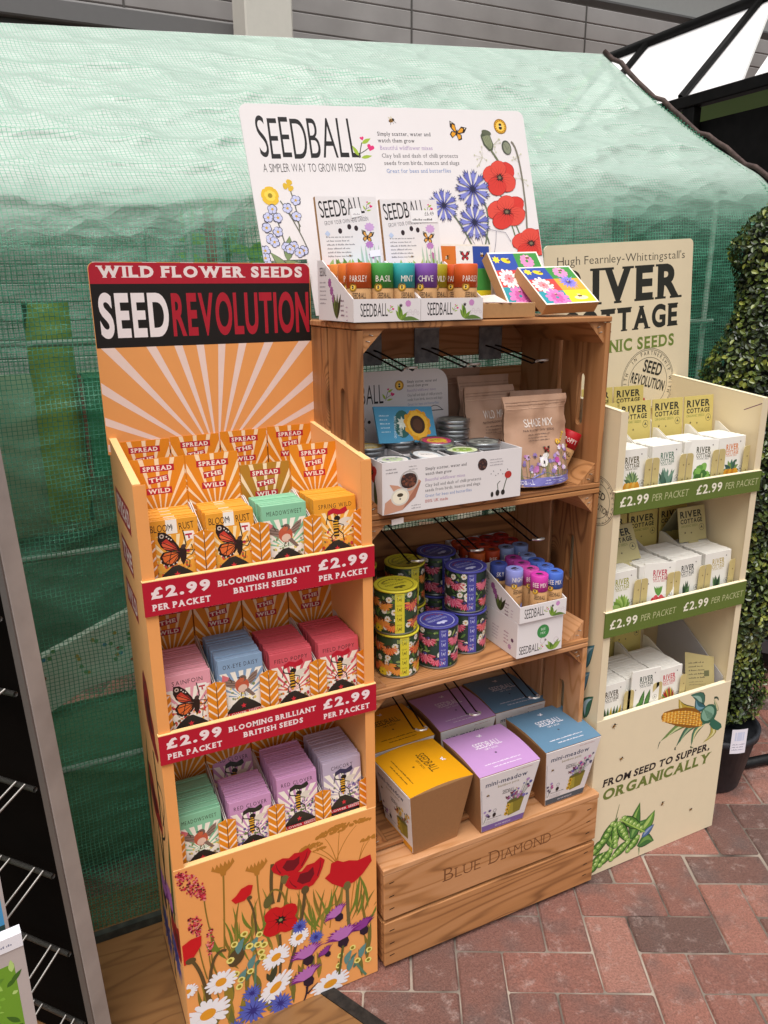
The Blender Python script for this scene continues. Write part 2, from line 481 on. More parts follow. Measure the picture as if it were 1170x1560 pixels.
# ground reaching the horizon, joints of sand, herringbone pavers
g = MB(); gm = noisy('dark_ground', '4c3b37', '6a544d', 4)
g.face([(-80, -80, -.05), (80, -80, -.05), (80, 80, -.05), (-80, 80, -.05)], gm); tag(g.build('ground'), kind='structure')
g = MB(); g.box(-2.2, 5.5, -1.2, 4.6, -.045, -.006, noisy('joint_sand', '332a26', 'a39689', 5, .95, .8)); tag(g.build('joint_sand_ground'), kind='structure')
g = MB(); BM = brick_mat()
e1 = Vector((.8935, -.449, 0)); e2 = Vector((.449, .8935, 0)); A0 = Vector((1.185, 1.055, 0)); BW = .1115
rb = random.Random(5)
for i in range(-45, 45):
    for j in range(-45, 45):
        s_ = (i+j) % 4
        if s_ not in (0, 2): continue
        c0 = A0+e1*(i*BW)+e2*(j*BW)
        if not (-2 < c0.x < 5.2 and -1 < c0.y < 4.3): continue
        w_, h_ = (2, 1) if s_ == 0 else (1, 2)
        R = Matrix(((e1.x, e2.x, 0, c0.x), (e1.y, e2.y, 0, c0.y), (0, 0, 1, 0), (0, 0, 0, 1)))
        if rb.random() < .14: jt_x = .0026
        else: jt_x = 0
        til = Matrix.Rotation(rb.uniform(-.008, .008), 4, 'X') @ Matrix.Rotation(rb.uniform(-.008, .008), 4, 'Y') @ Matrix.Rotation(rb.uniform(-.012, .012), 4, 'Z')
        g.M = R @ Matrix.Translation((w_*BW/2, h_*BW/2, rb.uniform(-.0025, .001))) @ til
        jt = rb.uniform(.0008, .0030)+jt_x
        g.box(-w_*BW/2+jt, w_*BW/2-jt, -h_*BW/2+jt, h_*BW/2-jt, -.035, 0, BM, rb.random(), .0045)
tag(g.build('brick_paving'), kind='structure')
# laminate floor at the left with its dark edge strip
FL = wood_mat('laminate_oak', 0, '593d25', '7b5633', '8f6a43', .45)
g = MB()
P0, P1 = Vector((.451, 1.267, 0)), Vector((.493, 1.186, 0)); dv = (P1-P0).normalized()
a_, b_ = P0-dv*.62, P0+dv*2.2
g.prism([(-2.4, a_.y, .001), (-2.4, b_.y, .001), (b_.x, b_.y, .001), (a_.x, a_.y, .001)], (0, 0, .006), FL)
o = g.build('laminate_floor'); tag(o, kind='structure')
g = MB(); pn = Vector((-dv.y, dv.x, 0)); pn = pn if pn.x > 0 else -pn
g.prism([a_+pn*.001, b_+pn*.001, b_+pn*.03, a_+pn*.03], (0, 0, .009), noisy('black_edging', '171412', '2c2723', 60, .6))
tag(g.build('floor_edging'), kind='structure')

# ---------------------------------------------------------------- grey clad wall, beams and post in the background
CL = noisy('grey_cladding', '908c8a', 'a09c9a', 2.5, .6, .1)
t = thing('clad_wall', 'grey horizontally ribbed cladding wall far behind the green greenhouse', 'wall', (2, 5, 0))
g = MB()
for k in range(51):
    z = -.3+k*.106
    g.box(-6, 8, 0, .1, z, z+.1035, CL, .5, .006)
g.box(-6, 8, .012, .1, -.3, 5.1, ink('827e7c'))
g.build('cladding', t)
for x in (.62, 2.05, 3.4, -1.2, -3):
    g = MB(); g.box(x, x+.012, -.004, .0, 0, 5.1, ink('55524f')); g.build('panel_joint', t)
t = thing('steel_beam', 'light grey steel beam crossing high above the white sloping panels', 'beam', (4.5, 4.5, 3.34))
g = MB(); g.box(-1.6, 5, -.05, .05, 0, .012, ink('5b5b5b', .5)); g.box(-1.6, 5, -.05, .05, .25, .262, ink('8f908e', .5)); g.box(-1.6, 5, -.02, .02, .012, .25, ink('8f908e', .5)); g.build('web', t)
g = MB(); g.box(.10, .20, -.06, .06, -.14, -.002, ink('3a3836', .5)); g.build('hanger', t)
t = thing('horizontal_girder', 'dark grey girder running along the cladding at upper left', 'beam', (-1.2, 4.62, 2.87))
g = MB(); g.box(-4, 2.55, 0, .12, 0, .1, ink('6e6c6c', .6), .5, .008); g.build('face', t)
g = MB(); g.box(-4, 2.55, .05, .1, -.16, -.002, ink('4a4847', .6)); g.build('lower_flange', t)
t = thing('square_post', 'white square steel post rising behind the greenhouse ridge', 'post', (1.425, 4.42, 0))
g = MB(); g.box(-.13, .13, -.12, .12, 0, 4.2, ink('cfcac0', .5), .5, .01); g.build('shaft', t)
g = MB(); g.box(.131, .15, -.02, .1, 2.2, 4.2, ink('b79d78', .6)); g.build('timber_batten', t)

# ---------------------------------------------------------------- black framed shelter with white sloping panels
t = thing('garden_shelter', 'black framed shelter with white sloping roof panels behind the greenhouse corner', 'shelter', (2.9, 3, 0))
BLK = noisy('black_paint', '0b0b0b', '151414', 20, .6, .1, .004, .15); WH = ink('efecec', .6); GR = ink('5c9a2e', .6)
def slope(x, y): return Vector((x, y, 2.37+(x)*1.02))
def strip(mb, y0, y1, y0t, y1t, mat, th=.012, x0=0.02, x1=.44):
    mb.prism([slope(x0, y0), slope(x0, y1), slope(x1, y1t), slope(x1, y0t)], (.707*th, 0, -.707*th), mat)
for (a, b, c, d) in ((-.44, .9, -.2, .9), (-1.5, -.5, -1.5, -.42)):
    g = MB(); strip(g, a, b, c, d, WH); g.build('roof_panel', t)
g = MB()
g.prism([slope(.02, .9)+Vector((0, .004, .0)), slope(.02, 1.02), slope(.5, 1.02), slope(.5, .8+.1)+Vector((0, .004, 0))], (.008, 0, -.008), GR); g.build('green_panel', t)
g = MB(); g.box(.12, .9, -1.0, .2, 2.36, 2.40, GR); g.build('green_board', t)
for y in (-.14, .58, .86):
    g = MB(); g.tube([slope(.0, y)+Vector((-.012, 0, .012)), slope(.45, y+.0)+Vector((-.012, 0, .012))], .017, BLK, 6); g.build('rafter', t)
g = MB(); g.tube([(.445, -.25, 2.84), (.445, .93, 2.84)], .028, BLK, 8); g.build('ridge_rail', t)
g = MB(); g.box(-.03, .03, -1.6, .95, 2.33, 2.38, BLK, .5, .004); g.build('eave_rail', t)
for y in (-.2, -.75):
    g = MB(); g.box(-.025, .025, y-.035, y+.035, 0, 2.329, BLK, .5, .004); g.build('post', t)
g = MB(); g.box(.03, .05, -1.6, .3, 0, 2.27, BLK); g.build('wall_panel', t)

# ---------------------------------------------------------------- green mesh greenhouse
def mesh_mat(nm='green_reinforced_sheet', clear=0.0):
    M, n, l, b = new_mat(nm)
    out = [q for q in n if q.type == 'OUTPUT_MATERIAL'][0]
    uv = n.new('ShaderNodeUVMap'); uv.uv_map = 'UVMap'
    nzw = n.new('ShaderNodeTexNoise'); nzw.inputs['Scale'].default_value = 6; nzw.inputs['Detail'].default_value = 2; l.new(uv.outputs[0], nzw.inputs['Vector'])
    wv = n.new('ShaderNodeVectorMath'); wv.operation = 'MULTIPLY_ADD'; wv.inputs[1].default_value = (.012, .012, 0)
    l.new(nzw.outputs['Color'], wv.inputs[0]); l.new(uv.outputs[0], wv.inputs[2])
    sx = n.new('ShaderNodeSeparateXYZ'); l.new(wv.outputs[0], sx.inputs[0])
    lines = []
    for ax, per in ((0, .0095), (1, .0095)):
        d = n.new('ShaderNodeMath'); d.operation = 'DIVIDE'; d.inputs[1].default_value = per; l.new(sx.outputs[ax], d.inputs[0])
        f = n.new('ShaderNodeMath'); f.operation = 'FRACT'; l.new(d.outputs[0], f.inputs[0])
        c = n.new('ShaderNodeMath'); c.operation = 'LESS_THAN'; c.inputs[1].default_value = .17; l.new(f.outputs[0], c.inputs[0]); lines.append(c)
    mxm = n.new('ShaderNodeMath'); mxm.operation = 'MAXIMUM'; l.new(lines[0].outputs[0], mxm.inputs[0]); l.new(lines[1].outputs[0], mxm.inputs[1])
    # scuffed milky film
    n1 = n.new('ShaderNodeTexNoise'); n1.inputs['Scale'].default_value = 24; n1.inputs['Detail'].default_value = 9; n1.inputs['Roughness'].default_value = .7; n1.inputs['Distortion'].default_value = .6
    mp = n.new('ShaderNodeMapping'); mp.inputs['Scale'].default_value = (.85, 1.25, 1); l.new(uv.outputs[0], mp.inputs['Vector']); l.new(mp.outputs[0], n1.inputs['Vector'])
    bp = n.new('ShaderNodeBump'); bp.inputs['Strength'].default_value = .4; bp.inputs['Distance'].default_value = .015; l.new(n1.outputs['Fac'], bp.inputs['Height'])
    vw = n.new('ShaderNodeVectorMath'); vw.operation = 'MULTIPLY_ADD'; vw.inputs[1].default_value = (.10, .10, 0); l.new(nzw.outputs['Color'], vw.inputs[0]); l.new(mp.outputs[0], vw.inputs[2])
    vr = n.new('ShaderNodeTexVoronoi'); vr.inputs['Scale'].default_value = 15; l.new(vw.outputs[0], vr.inputs['Vector'])
    bp3 = n.new('ShaderNodeBump'); bp3.inputs['Strength'].default_value = .42; bp3.inputs['Distance'].default_value = .02; l.new(vr.outputs['Distance'], bp3.inputs['Height']); l.new(bp.outputs[0], bp3.inputs['Normal'])
    bp2 = n.new('ShaderNodeBump'); bp2.inputs['Strength'].default_value = .35; bp2.inputs['Distance'].default_value = .0012; l.new(mxm.outputs[0], bp2.inputs['Height']); l.new(bp3.outputs[0], bp2.inputs['Normal'])
    b.inputs['Base Color'].default_value = lin('eef6f0')+(1,)
    b.inputs['Roughness'].default_value = .24; b.inputs['Specular IOR Level'].default_value = .8
    l.new(bp2.outputs[0], b.inputs['Normal'])
    tl = n.new('ShaderNodeBsdfTranslucent'); tl.inputs['Color'].default_value = lin('a9d6bf')+(1,)
    tp = n.new('ShaderNodeBsdfTransparent'); tp.inputs['Color'].default_value = (.90, .97, .92, 1)
    m1 = n.new('ShaderNodeMixShader'); m1.inputs[0].default_value = .28; l.new(b.outputs[0], m1.inputs[1]); l.new(tl.outputs[0], m1.inputs[2])
    r1 = n.new('ShaderNodeMapRange'); r1.inputs['From Min'].default_value = .3; r1.inputs['From Max'].default_value = .7; r1.inputs['To Min'].default_value = .92+clear; r1.inputs['To Max'].default_value = .74+clear
    l.new(n1.outputs['Fac'], r1.inputs['Value'])
    # roof film painted paler and milkier for the sky glare, wall greener and clearer
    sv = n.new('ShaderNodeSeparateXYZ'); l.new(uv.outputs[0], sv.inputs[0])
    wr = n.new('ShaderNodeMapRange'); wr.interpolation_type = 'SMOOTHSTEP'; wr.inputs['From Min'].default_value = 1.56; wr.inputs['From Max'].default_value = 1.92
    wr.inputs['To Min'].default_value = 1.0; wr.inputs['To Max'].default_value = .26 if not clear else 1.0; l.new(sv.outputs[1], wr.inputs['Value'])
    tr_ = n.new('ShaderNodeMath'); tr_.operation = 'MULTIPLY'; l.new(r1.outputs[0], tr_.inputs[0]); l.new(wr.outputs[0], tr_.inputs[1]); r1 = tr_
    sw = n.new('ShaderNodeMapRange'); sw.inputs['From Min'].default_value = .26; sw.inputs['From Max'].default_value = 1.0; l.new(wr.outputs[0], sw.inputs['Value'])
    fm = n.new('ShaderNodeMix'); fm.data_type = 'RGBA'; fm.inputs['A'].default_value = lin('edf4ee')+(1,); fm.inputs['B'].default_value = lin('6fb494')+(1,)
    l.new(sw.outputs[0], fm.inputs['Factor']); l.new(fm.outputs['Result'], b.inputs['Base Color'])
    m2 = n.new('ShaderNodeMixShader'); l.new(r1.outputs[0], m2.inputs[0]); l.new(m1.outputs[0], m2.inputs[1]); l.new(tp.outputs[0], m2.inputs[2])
    # strands, paler on the roof with the same painted glare
    b2 = n.new('ShaderNodeBsdfPrincipled'); sm = n.new('ShaderNodeMix'); sm.data_type = 'RGBA'; sm.inputs['A'].default_value = lin('74b093')+(1,); sm.inputs['B'].default_value = lin('3d8a6c')+(1,); l.new(sw.outputs[0], sm.inputs['Factor']); l.new(sm.outputs['Result'], b2.inputs['Base Color']); b2.inputs['Roughness'].default_value = .35
    l.new(bp2.outputs[0], b2.inputs['Normal'])
    m3 = n.new('ShaderNodeMixShader'); l.new(mxm.outputs[0], m3.inputs[0]); l.new(m2.outputs[0], m3.inputs[1]); l.new(b2.outputs[0], m3.inputs[2])
    l.new(m3.outputs[0], out.inputs['Surface'])
    return M
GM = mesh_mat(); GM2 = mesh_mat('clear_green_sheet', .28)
gh = thing('greenhouse', 'green mesh reinforced plastic greenhouse with a pitched roof behind the stands', 'greenhouse', (1, 2.4, 0))
gh.location = (0, 0, 0)
XL, XR = -1.5, 2.13
def ez(t): return 1.735+(t)*.10             # eave height, left to right
def rz(t): return 2.205+(t)*.12             # ridge height
def sheet(name, fn, nx, ny, su, sv, amp, seed):
    vs, fs, uv = [], [], []
    for j in range(ny+1):
        for i in range(nx+1):
            a, b = i/nx, j/ny
            p, nrm = fn(a, b)
            q = Vector((a*su*1.0, b*sv*3.2, seed))
            w = noise.fractal(q*1.5, .8, 2.2, 4)*amp
            rdg = noise.noise(Vector((a*su*2.2+b*sv*.9, b*sv*9+seed, seed*2.)))
            w += (1-abs(rdg))**4*amp*.75
            ed = min(1, min(b, 1-b)*10+.08)
            vs.append(tuple(p+nrm*w*ed)); uv.append((a*su, b*sv))
    for j in range(ny):
        for i in range(nx):
            k = j*(nx+1)+i; fs.append((k, k+1, k+nx+2, k+nx+1))
    mb = MB(); mb.mesh(vs, fs, GM2, .5, True)
    return mb.build(name, gh, uv=uv)
def yr(a): return 2.46-.16*a
def cover_profile(a, b):
    """b runs from the ground (0) over a soft eave (about .66) to the ridge (1)"""
    x0 = XL+(XR-XL)*a+a*.09; x1 = XL+(1.945-XL)*a; t0 = x0/2.02; t1 = x1/2.02
    def wall(q): return Vector((x0, 1.70+.045*q-.045*sin(pi*min(1, q))**2*(.55+.45*sin(a*9)), q*ez(t0)))
    def roof(q): return Vector((x0+(x1-x0)*q, 1.745+(yr(a)-1.745)*q, ez(t0)+(rz(t1)-ez(t0))*q-.03*sin(pi*q)*(.7+.3*sin(a*14+1))))
    E_ = .66; k = .05
    if b < E_-k: return wall(b/E_)
    if b > E_+k: return roof((b-E_)/(1-E_))
    t_ = (b-E_+k)/(2*k); A = wall((E_-k)/E_); B = Vector((x0, 1.742, ez(t0))); C_ = roof(k/(1-E_))
    return A*(1-t_)**2+B*2*t_*(1-t_)+C_*t_*t_
def front_roof(a, b): return cover_profile(a, .66+.34*b), None
def cover(nx, ny):
    vs, fs, uv = [], [], []
    for j in range(ny+1):
        for i in range(nx+1):
            a, b = i/nx, j/ny
            p = cover_profile(a, b); q = cover_profile(a, min(1, b+.004))-cover_profile(a, max(0, b-.004)); nr = Vector((1, 0, 0)).cross(q).normalized()
            X = a*3.6; S_ = b*2.7; rf = min(1, max(0, (b-.52)/.14))
            w = noise.fractal(Vector((X*1.1, S_*1.6, 1.3)), .8, 2.2, 4)*.013
            sk = S_+.10*noise.noise(Vector((X*.8, S_*.6, 9)))
            r1 = 1-abs(noise.noise(Vector((X*1.7, sk*6.0, 3.3)))); r2_ = 1-abs(noise.noise(Vector((X*5.5, sk*13, 7.7)))); r3 = 1-abs(noise.noise(Vector((X*1.6+S_*3, S_*2.2-X*1.2, 5.1))))
            r4 = 1-abs(noise.noise(Vector((X*15+S_*4, sk*27, 2.2))))
            w += (r1**6*.015+r2_**6*.009+r4**4*.0032)*(.14+.86*rf)+r3**10*.012*(1-.5*rf)
            w *= 1-.75*max(0, 1-abs(b-.64)/.09)
            w *= min(1, min(b*14, (1-b)*10)+.05)*min(1, (1-a)*16+.04)
            vs.append(tuple(p+nr*w)); uv.append((X, S_))
    for j in range(ny):
        for i in range(nx):
            k = j*(nx+1)+i; fs.append((k, k+1, k+nx+2, k+nx+1))
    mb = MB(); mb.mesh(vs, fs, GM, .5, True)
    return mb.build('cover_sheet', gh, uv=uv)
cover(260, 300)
def back_roof(a, b):
    x = XL+(1.945-XL)*a; t_ = x/2.02
    return Vector((x, yr(a)+(3.2-yr(a))*b, rz(t_)-.5*b)), Vector((0, .6, .8))
sheet('rear_roof_sheet', back_roof, 40, 20, 3.4, .95, .02, 2.2)
def back_wall(a, b):
    x = XL+(1.95-XL)*a
    return Vector((x, 3.2, b*1.75)), Vector((0, 1, 0))
sheet('rear_sheet', back_wall, 20, 20, 3.4, 1.75, .02, 3.1)
for nm, xx, sl_ in (('gable_sheet', 2.19, 0), ('gable_sheet', XL, 1)):
    mb = MB(); x1 = 1.94 if not sl_ else XL
    zt = ez(1) if not sl_ else ez(XL/2.02); zr = rz(.96) if not sl_ else rz(XL/2.02)
    pts = [(xx, 1.70, 0), (xx, 3.19, 0), (x1, 3.19, 1.74), (x1, yr(1-sl_), zr-.01), (xx, 1.735, zt-.01)]
    mb.face(pts, GM2); mb.build(nm, gh, uv=[(p[1], p[2]) for p in pts])
trim = MB(); tp_ = []
for i in range(21):
    b = i/20; p, nn = front_roof(1, b); tp_.append(p+Vector((.004, -.004, .010+.006*sin(b*23)+.004*sin(b*51))))
trim.tube([Vector((2.22, 1.70, .0))]+[Vector((2.22, 1.715, z)) for z in (.6, 1.2, 1.7)]+tp_, .0078, noisy('brown_binding', '3f302d', '54433e', 70, .7), 8); trim.build('edge_binding', gh)
ST = ink('9aa39c', .4)
fr = MB()
for z in (.44, .985, 1.45):
    fr.tube([(XL, 1.765, z), (2.0, 1.765, z)], .008, ST, 6)
for x in (XL+.02, .38, 1.18, 1.98):
    fr.tube([(x, 1.78, 0), (x, 1.78, ez(x/2.02)-.03), (x, yr((x-XL)/3.5), rz(x/2.02)-.04)], .009, ST, 6)
fr.build('tube_frame', gh)
kb = MB(); kb.box(XL, 2.05, 1.655, 1.672, 0.008, .03, noisy('dark_skirt', '2c2f2b', '43463f', 30, .6)); kb.build('base_rail', gh)

# what is stored inside and shows dimly through the mesh
def inside(name, label, cat, fn):
    mb = MB(); fn(mb); o = mb.build(name); tag(o, label, cat); return o
def sack(mb, x0, x1, y, z0, z1, c, th=.05):
    n_ = 8; vs = []; fs = []
    for j in range(n_+1):
        for i in range(n_+1):
            a, b = i/n_, j/n_; k = (sin(pi*a)*sin(pi*b))**.5
            vs.append((x0+(x1-x0)*a, y-th*k, z0+(z1-z0)*b))
    for j in range(n_):
        for i in range(n_):
            q = j*(n_+1)+i; fs.append((q, q+1, q+n_+2, q+n_+1))
    mb.mesh(vs, fs, ink(c, .6), .5, True); mb.box(x0, x1, y, y+.03, z0, z1, ink(c, .6))
inside('growing_bag', 'tall lime yellow bag standing behind the mesh at upper left', 'bag', lambda mb: sack(mb, .03, .13, 1.97, 1.0, 1.53, 'a8b545'))
inside('plant_carton', 'dark green carton behind the mesh beside the lime bag', 'carton', lambda mb: (mb.box(.14, .36, 1.92, 2.05, 1.12, 1.36, ink('2f8a60')), mb.box(.13, .138, 1.915, 2.05, 1.12, 1.36, ink('8d3a2e'))))
def cl(mb):
    mb.prism([(-.06, 1.93, .50), (.06, 1.93, .56), (.34, 1.93, .60), (.36, 1.93, .82), (-.06, 1.93, .66)], (0, .03, 0), ink('f4efe6'))
    p = Pr(mb, (-.06, 1.93, .5), (1, 0, 0), (0, 0, 1)); rr = random.Random(3)
    for k in range(46): p.ell(rr.uniform(.02, .38), rr.uniform(.10, .2), .006, .006, rr.choice(['c84f3a', '4f8fc0', 'd9a53a', '6fa05a']), n=6)
inside('patterned_cloth', 'pale spotted cloth hanging low behind the mesh', 'cloth', cl)
inside('compost_sack', 'large dark green sack slumped on the greenhouse floor', 'sack', lambda mb: sack(mb, -.3, .45, 1.95, .0, .5, '5f8a66', .08))
inside('pale_sack', 'dusty green grey sack stacked in the middle of the left mesh', 'sack', lambda mb: sack(mb, -.1, .4, 2.06, .95, 1.36, 'c3d0b4', .06))
inside('grey_sheet', 'dark grey sheet folded below the middle frame bar', 'sheet', lambda mb: sack(mb, -.25, .42, 2.1, .55, .95, '7a9c88', .06))
inside('red_label_stake', 'reddish plant stake upright behind the mesh above the red header', 'stake', lambda mb: mb.box(.455, .478, 1.93, 1.94, 1.3, 1.77, ink('cc4a3a')))
def lv(mb):
    rr = random.Random(8)
    for k in range(26):
        x, z = rr.uniform(.40, .62), rr.uniform(1.42, 1.74); a = rr.uniform(0, 6.28); d = rr.uniform(.04, .09)
        p = Pr(mb, (x, 1.9+rr.uniform(0, .1), z), (cos(a), .3, sin(a)), (-sin(a), rr.uniform(-.4, .4), cos(a))); p.leaf(0, 0, d, 0, d*.42, rr.choice(['9cd040', 'b5e04f', '74b038']))
    mb.tube([(.52, 1.95, 1.0), (.51, 1.95, 1.7)], .006, ink('5d8f2e'))
inside('leafy_plant', 'lime leaved plant growing inside the mesh above the red header', 'plant', lv)
inside('wooden_stakes', 'pair of pinkish sticks leaning behind the mesh at right', 'stakes', lambda mb: (mb.tube([(1.75, 1.95, 1.2), (1.80, 1.95, 1.82)], .006, ink('c79a7a')), mb.tube([(1.83, 1.95, 1.2), (1.79, 1.95, 1.8)], .006, ink('b5483c'))))

# ---------------------------------------------------------------- clipped box spiral in a dark pot
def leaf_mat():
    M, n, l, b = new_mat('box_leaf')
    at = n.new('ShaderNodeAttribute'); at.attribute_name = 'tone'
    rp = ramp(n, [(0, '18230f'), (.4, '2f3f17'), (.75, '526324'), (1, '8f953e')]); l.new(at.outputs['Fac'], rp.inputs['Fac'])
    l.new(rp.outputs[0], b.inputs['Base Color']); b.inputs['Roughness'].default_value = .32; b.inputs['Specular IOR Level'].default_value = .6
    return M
LM = leaf_mat()
TX, TY = 1.93, 1.52
tp = thing('topiary', 'clipped evergreen box spiral in a dark pot right of the cream stand', 'topiary', (TX, TY, 0))
g = MB(); rt_ = random.Random(21)
def lobe_r(z): return .95*lobe_raw(z)
def lobe_raw(z):
    if z < .2: return 0
    pr = [(.2, .06), (.24, .11), (.32, .14), (.5, .13), (.62, .155), (.8, .14), (.95, .15), (1.12, .15), (1.28, .145), (1.34, .13), (1.42, .108), (1.48, .098), (1.53, .10), (1.60, .108), (1.66, .108), (1.70, .085), (1.74, .055), (1.77, .02)]
    for (a, ra), (b, rb2) in zip(pr, pr[1:]):
        if a <= z <= b: return ra+(rb2-ra)*(z-a)/(b-a)
    return 0
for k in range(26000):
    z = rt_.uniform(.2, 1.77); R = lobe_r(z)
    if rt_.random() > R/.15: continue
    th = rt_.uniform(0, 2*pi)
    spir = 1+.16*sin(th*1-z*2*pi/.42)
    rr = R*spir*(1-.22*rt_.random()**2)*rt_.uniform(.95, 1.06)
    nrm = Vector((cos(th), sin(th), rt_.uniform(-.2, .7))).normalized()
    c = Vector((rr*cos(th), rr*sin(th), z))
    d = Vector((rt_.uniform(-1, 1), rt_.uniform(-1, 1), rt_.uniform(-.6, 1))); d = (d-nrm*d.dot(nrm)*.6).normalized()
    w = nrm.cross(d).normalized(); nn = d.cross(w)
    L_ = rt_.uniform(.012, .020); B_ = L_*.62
    tn = min(1, max(0, rt_.gauss(.42, .2)+(.2 if rr > R*spir*.97 else -.12)+.45*noise.noise(c*13)))  # inner leaves toned darker, painting the shade in the gaps
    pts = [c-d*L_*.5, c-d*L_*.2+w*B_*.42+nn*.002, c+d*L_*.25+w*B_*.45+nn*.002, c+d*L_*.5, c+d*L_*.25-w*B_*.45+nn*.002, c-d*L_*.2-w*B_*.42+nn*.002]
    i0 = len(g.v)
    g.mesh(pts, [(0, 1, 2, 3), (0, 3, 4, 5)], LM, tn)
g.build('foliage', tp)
g = MB(); g.lathe([(0.001, .2)]+[(max(.02, lobe_r(.21+q*.05)*.74), .21+q*.05) for q in range(31)]+[(.001, 1.76)], noisy('inner_twigs', '0d120a', '1a2010', 30), 14); g.build('inner_growth', tp)  # near-black core paints the deep shade behind the leaves
g = MB(); g.tube([(0, 0, .15), (.004, 0, .4), (0, 0, .9)], .012, noisy('box_bark', '4a3a2a', '5e4c3a', 60), 8); g.build('trunk', tp)
PO_ = (-.045, -.035, 0)
PM = noisy('dark_plastic', '26272b', '303136', 30, .45, .1)
g = MB(); g.lathe([(.001, 0), (.095, 0), (.10, .008), (.132, .185), (.14, .187), (.142, .21), (.132, .212), (.13, .19), (.001, .185)], PM, 40); pot = g.build('pot', tp, PO_)
g = MB(); p = Pr(g, fn=lambda x, y, L: Vector(((.143+L)*cos(-1.95+x/.14), (.143+L)*sin(-1.95+x/.14), y)))
p.rect(-.015, .178, .035, .262, 'e8e4ee', 6, 1); p.rect(-.005, .222, .025, .252, 'c9cde4', 4, 1); greek(p, -.010, .208, .04, 3, .005, .009, '8d8aa0'); g.build('care_label', pot)
# ================================================================ PRINTED ARTWORK
def heart(p, x, y, s, c, rot=0):
    pts = []
    for i in range(20):
        t = 2*pi*i/20; a = 16*sin(t)**3/17*s/2; b = (13*cos(t)-5*cos(2*t)-2*cos(3*t)-cos(4*t))/17*s/2
        pts.append((x+a*cos(rot)-b*sin(rot), y+a*sin(rot)+b*cos(rot)))
    p.poly(pts, c)
def sprig(p, x, y, s, rot=0):
    """small twig with leaves and hearts beside a logo"""
    p.curve((x, y), (x+s*.1, y+s*.4), (x+s*.25, y+s*.75), s*.05, '4a4a3a'); p.curve((x+.05*s, y+s*.2), (x+s*.3, y+s*.3), (x+s*.6, y+s*.5), s*.04, '4a4a3a')
    p.leaf(x-.02*s, y+s*.1, x-.3*s, y+s*.6, s*.2, '9db63a'); p.leaf(x+.25*s, y+s*.7, x+.75*s, y+s*.95, s*.2, '9db63a'); p.leaf(x+.1*s, y, x+.7*s, y+.1*s, s*.17, '9db63a')
    heart(p, x+.68*s, y+.5*s, s*.42, 'd92f72', -.4); heart(p, x+.28*s, y+.95*s, s*.24, 'd92f72', .2)
def poppy_open(p, x, y, r, c='c4131d', line='8c0f18', tilt=0, sq=.85, core='1c1412'):
    for k in range(4):
        a = tilt+k*pi/2+.4; p.ell(x+r*.38*cos(a), y+r*.38*sin(a)*sq, r*.66, r*.58*sq, c, a, 14, wob=.05)
    for k in range(8):
        a = tilt+k*pi/4+.2; p.line([(x+r*.3*cos(a), y+r*.3*sin(a)*sq), (x+r*.75*cos(a), y+r*.75*sin(a)*sq)], r*.035, line, r*.01)
    p.star(x, y, r*.34, core, 8, .55, .3, sq, .15); p.ell(x, y, r*.1, r*.09, '8a8a55', n=8)
def poppy_side(p, x, y, r, c='bf1320', dark='6f0f1c', rot=0):
    ca, sa = cos(rot), sin(rot)
    def T(q): return [(x+(a*ca-b*sa)*r, y+(a*sa+b*ca)*r) for a, b in q]
    p.poly(T([(-1, .25), (-.75, .55), (-.4, .62), (-.1, .5), (.2, .68), (.55, .6), (.9, .72), (1.05, .45), (.85, .1), (.55, -.3), (.2, -.55), (-.2, -.55), (-.6, -.3), (-.9, -.02)]), c)
    p.poly(T([(-.45, .1), (-.2, .42), (.15, .3), (.45, .42), (.4, .0), (.1, -.28), (-.25, -.2)]), dark)
    p.line(T([(.5, -.2), (.75, .2), (.85, .55)]), r*.06, dark, r*.02); p.line(T([(-.55, -.2), (-.7, .1), (-.75, .4)]), r*.06, dark, r*.02)
def daisy(p, x, y, r, sq=.75, tilt=.3, c='ece9ee', core='e0982a', n=17):
    p.petals(x, y, n, r*.2, r, r*.27, c, .1, sq, tilt); p.ell(x, y, r*.34, r*.34*sq, core, tilt, 14)
def cornflower(p, x, y, r, c='5560b8', d='2f2d7c', sq=1, outline=None):
    if outline: p.star(x, y, r*1.05, outline, 15, .62, .3, sq, .12)
    p.star(x, y, r, c, 15, .6, .3, sq, .12); p.star(x, y, r*.62, d, 11, .3, .1, sq, .2)
    if outline:
        for k in range(9):
            a = k*.7; p.line([(x+r*.2*cos(a), y+r*.2*sin(a)*sq), (x+r*.85*cos(a), y+r*.85*sin(a)*sq)], r*.03, '2a2a4a')
def thistle(p, x, y, r, rot=0, c='b56fb4', d='7a2277', base='2b1a2c'):
    ca, sa = cos(rot), sin(rot)
    def T(q): return [(x+(a*ca-b*sa)*r, y+(a*sa+b*ca)*r) for a, b in q]
    rr = random.Random(int(x*9999)); top = []
    p.poly(T([(-.3, -.15), (-.42, -.6), (-.2, -.95), (.15, -.95), (.36, -.6), (.3, -.1)]), base)
    for layer, (cc, k) in enumerate(((d, 1.0), (c, .8))):
        q = [(-.35*k, -.25)]
        for i in range(23):
            a = pi*(1.02-i/22*1.04); rad = (1.12 if i % 2 else .74)*k*rr.uniform(.9, 1.1); q.append((rad*cos(a)*1.15, .05+rad*sin(a)*.62+layer*.1))
        q.append((.35*k, -.25)); p.poly(T(q), cc)
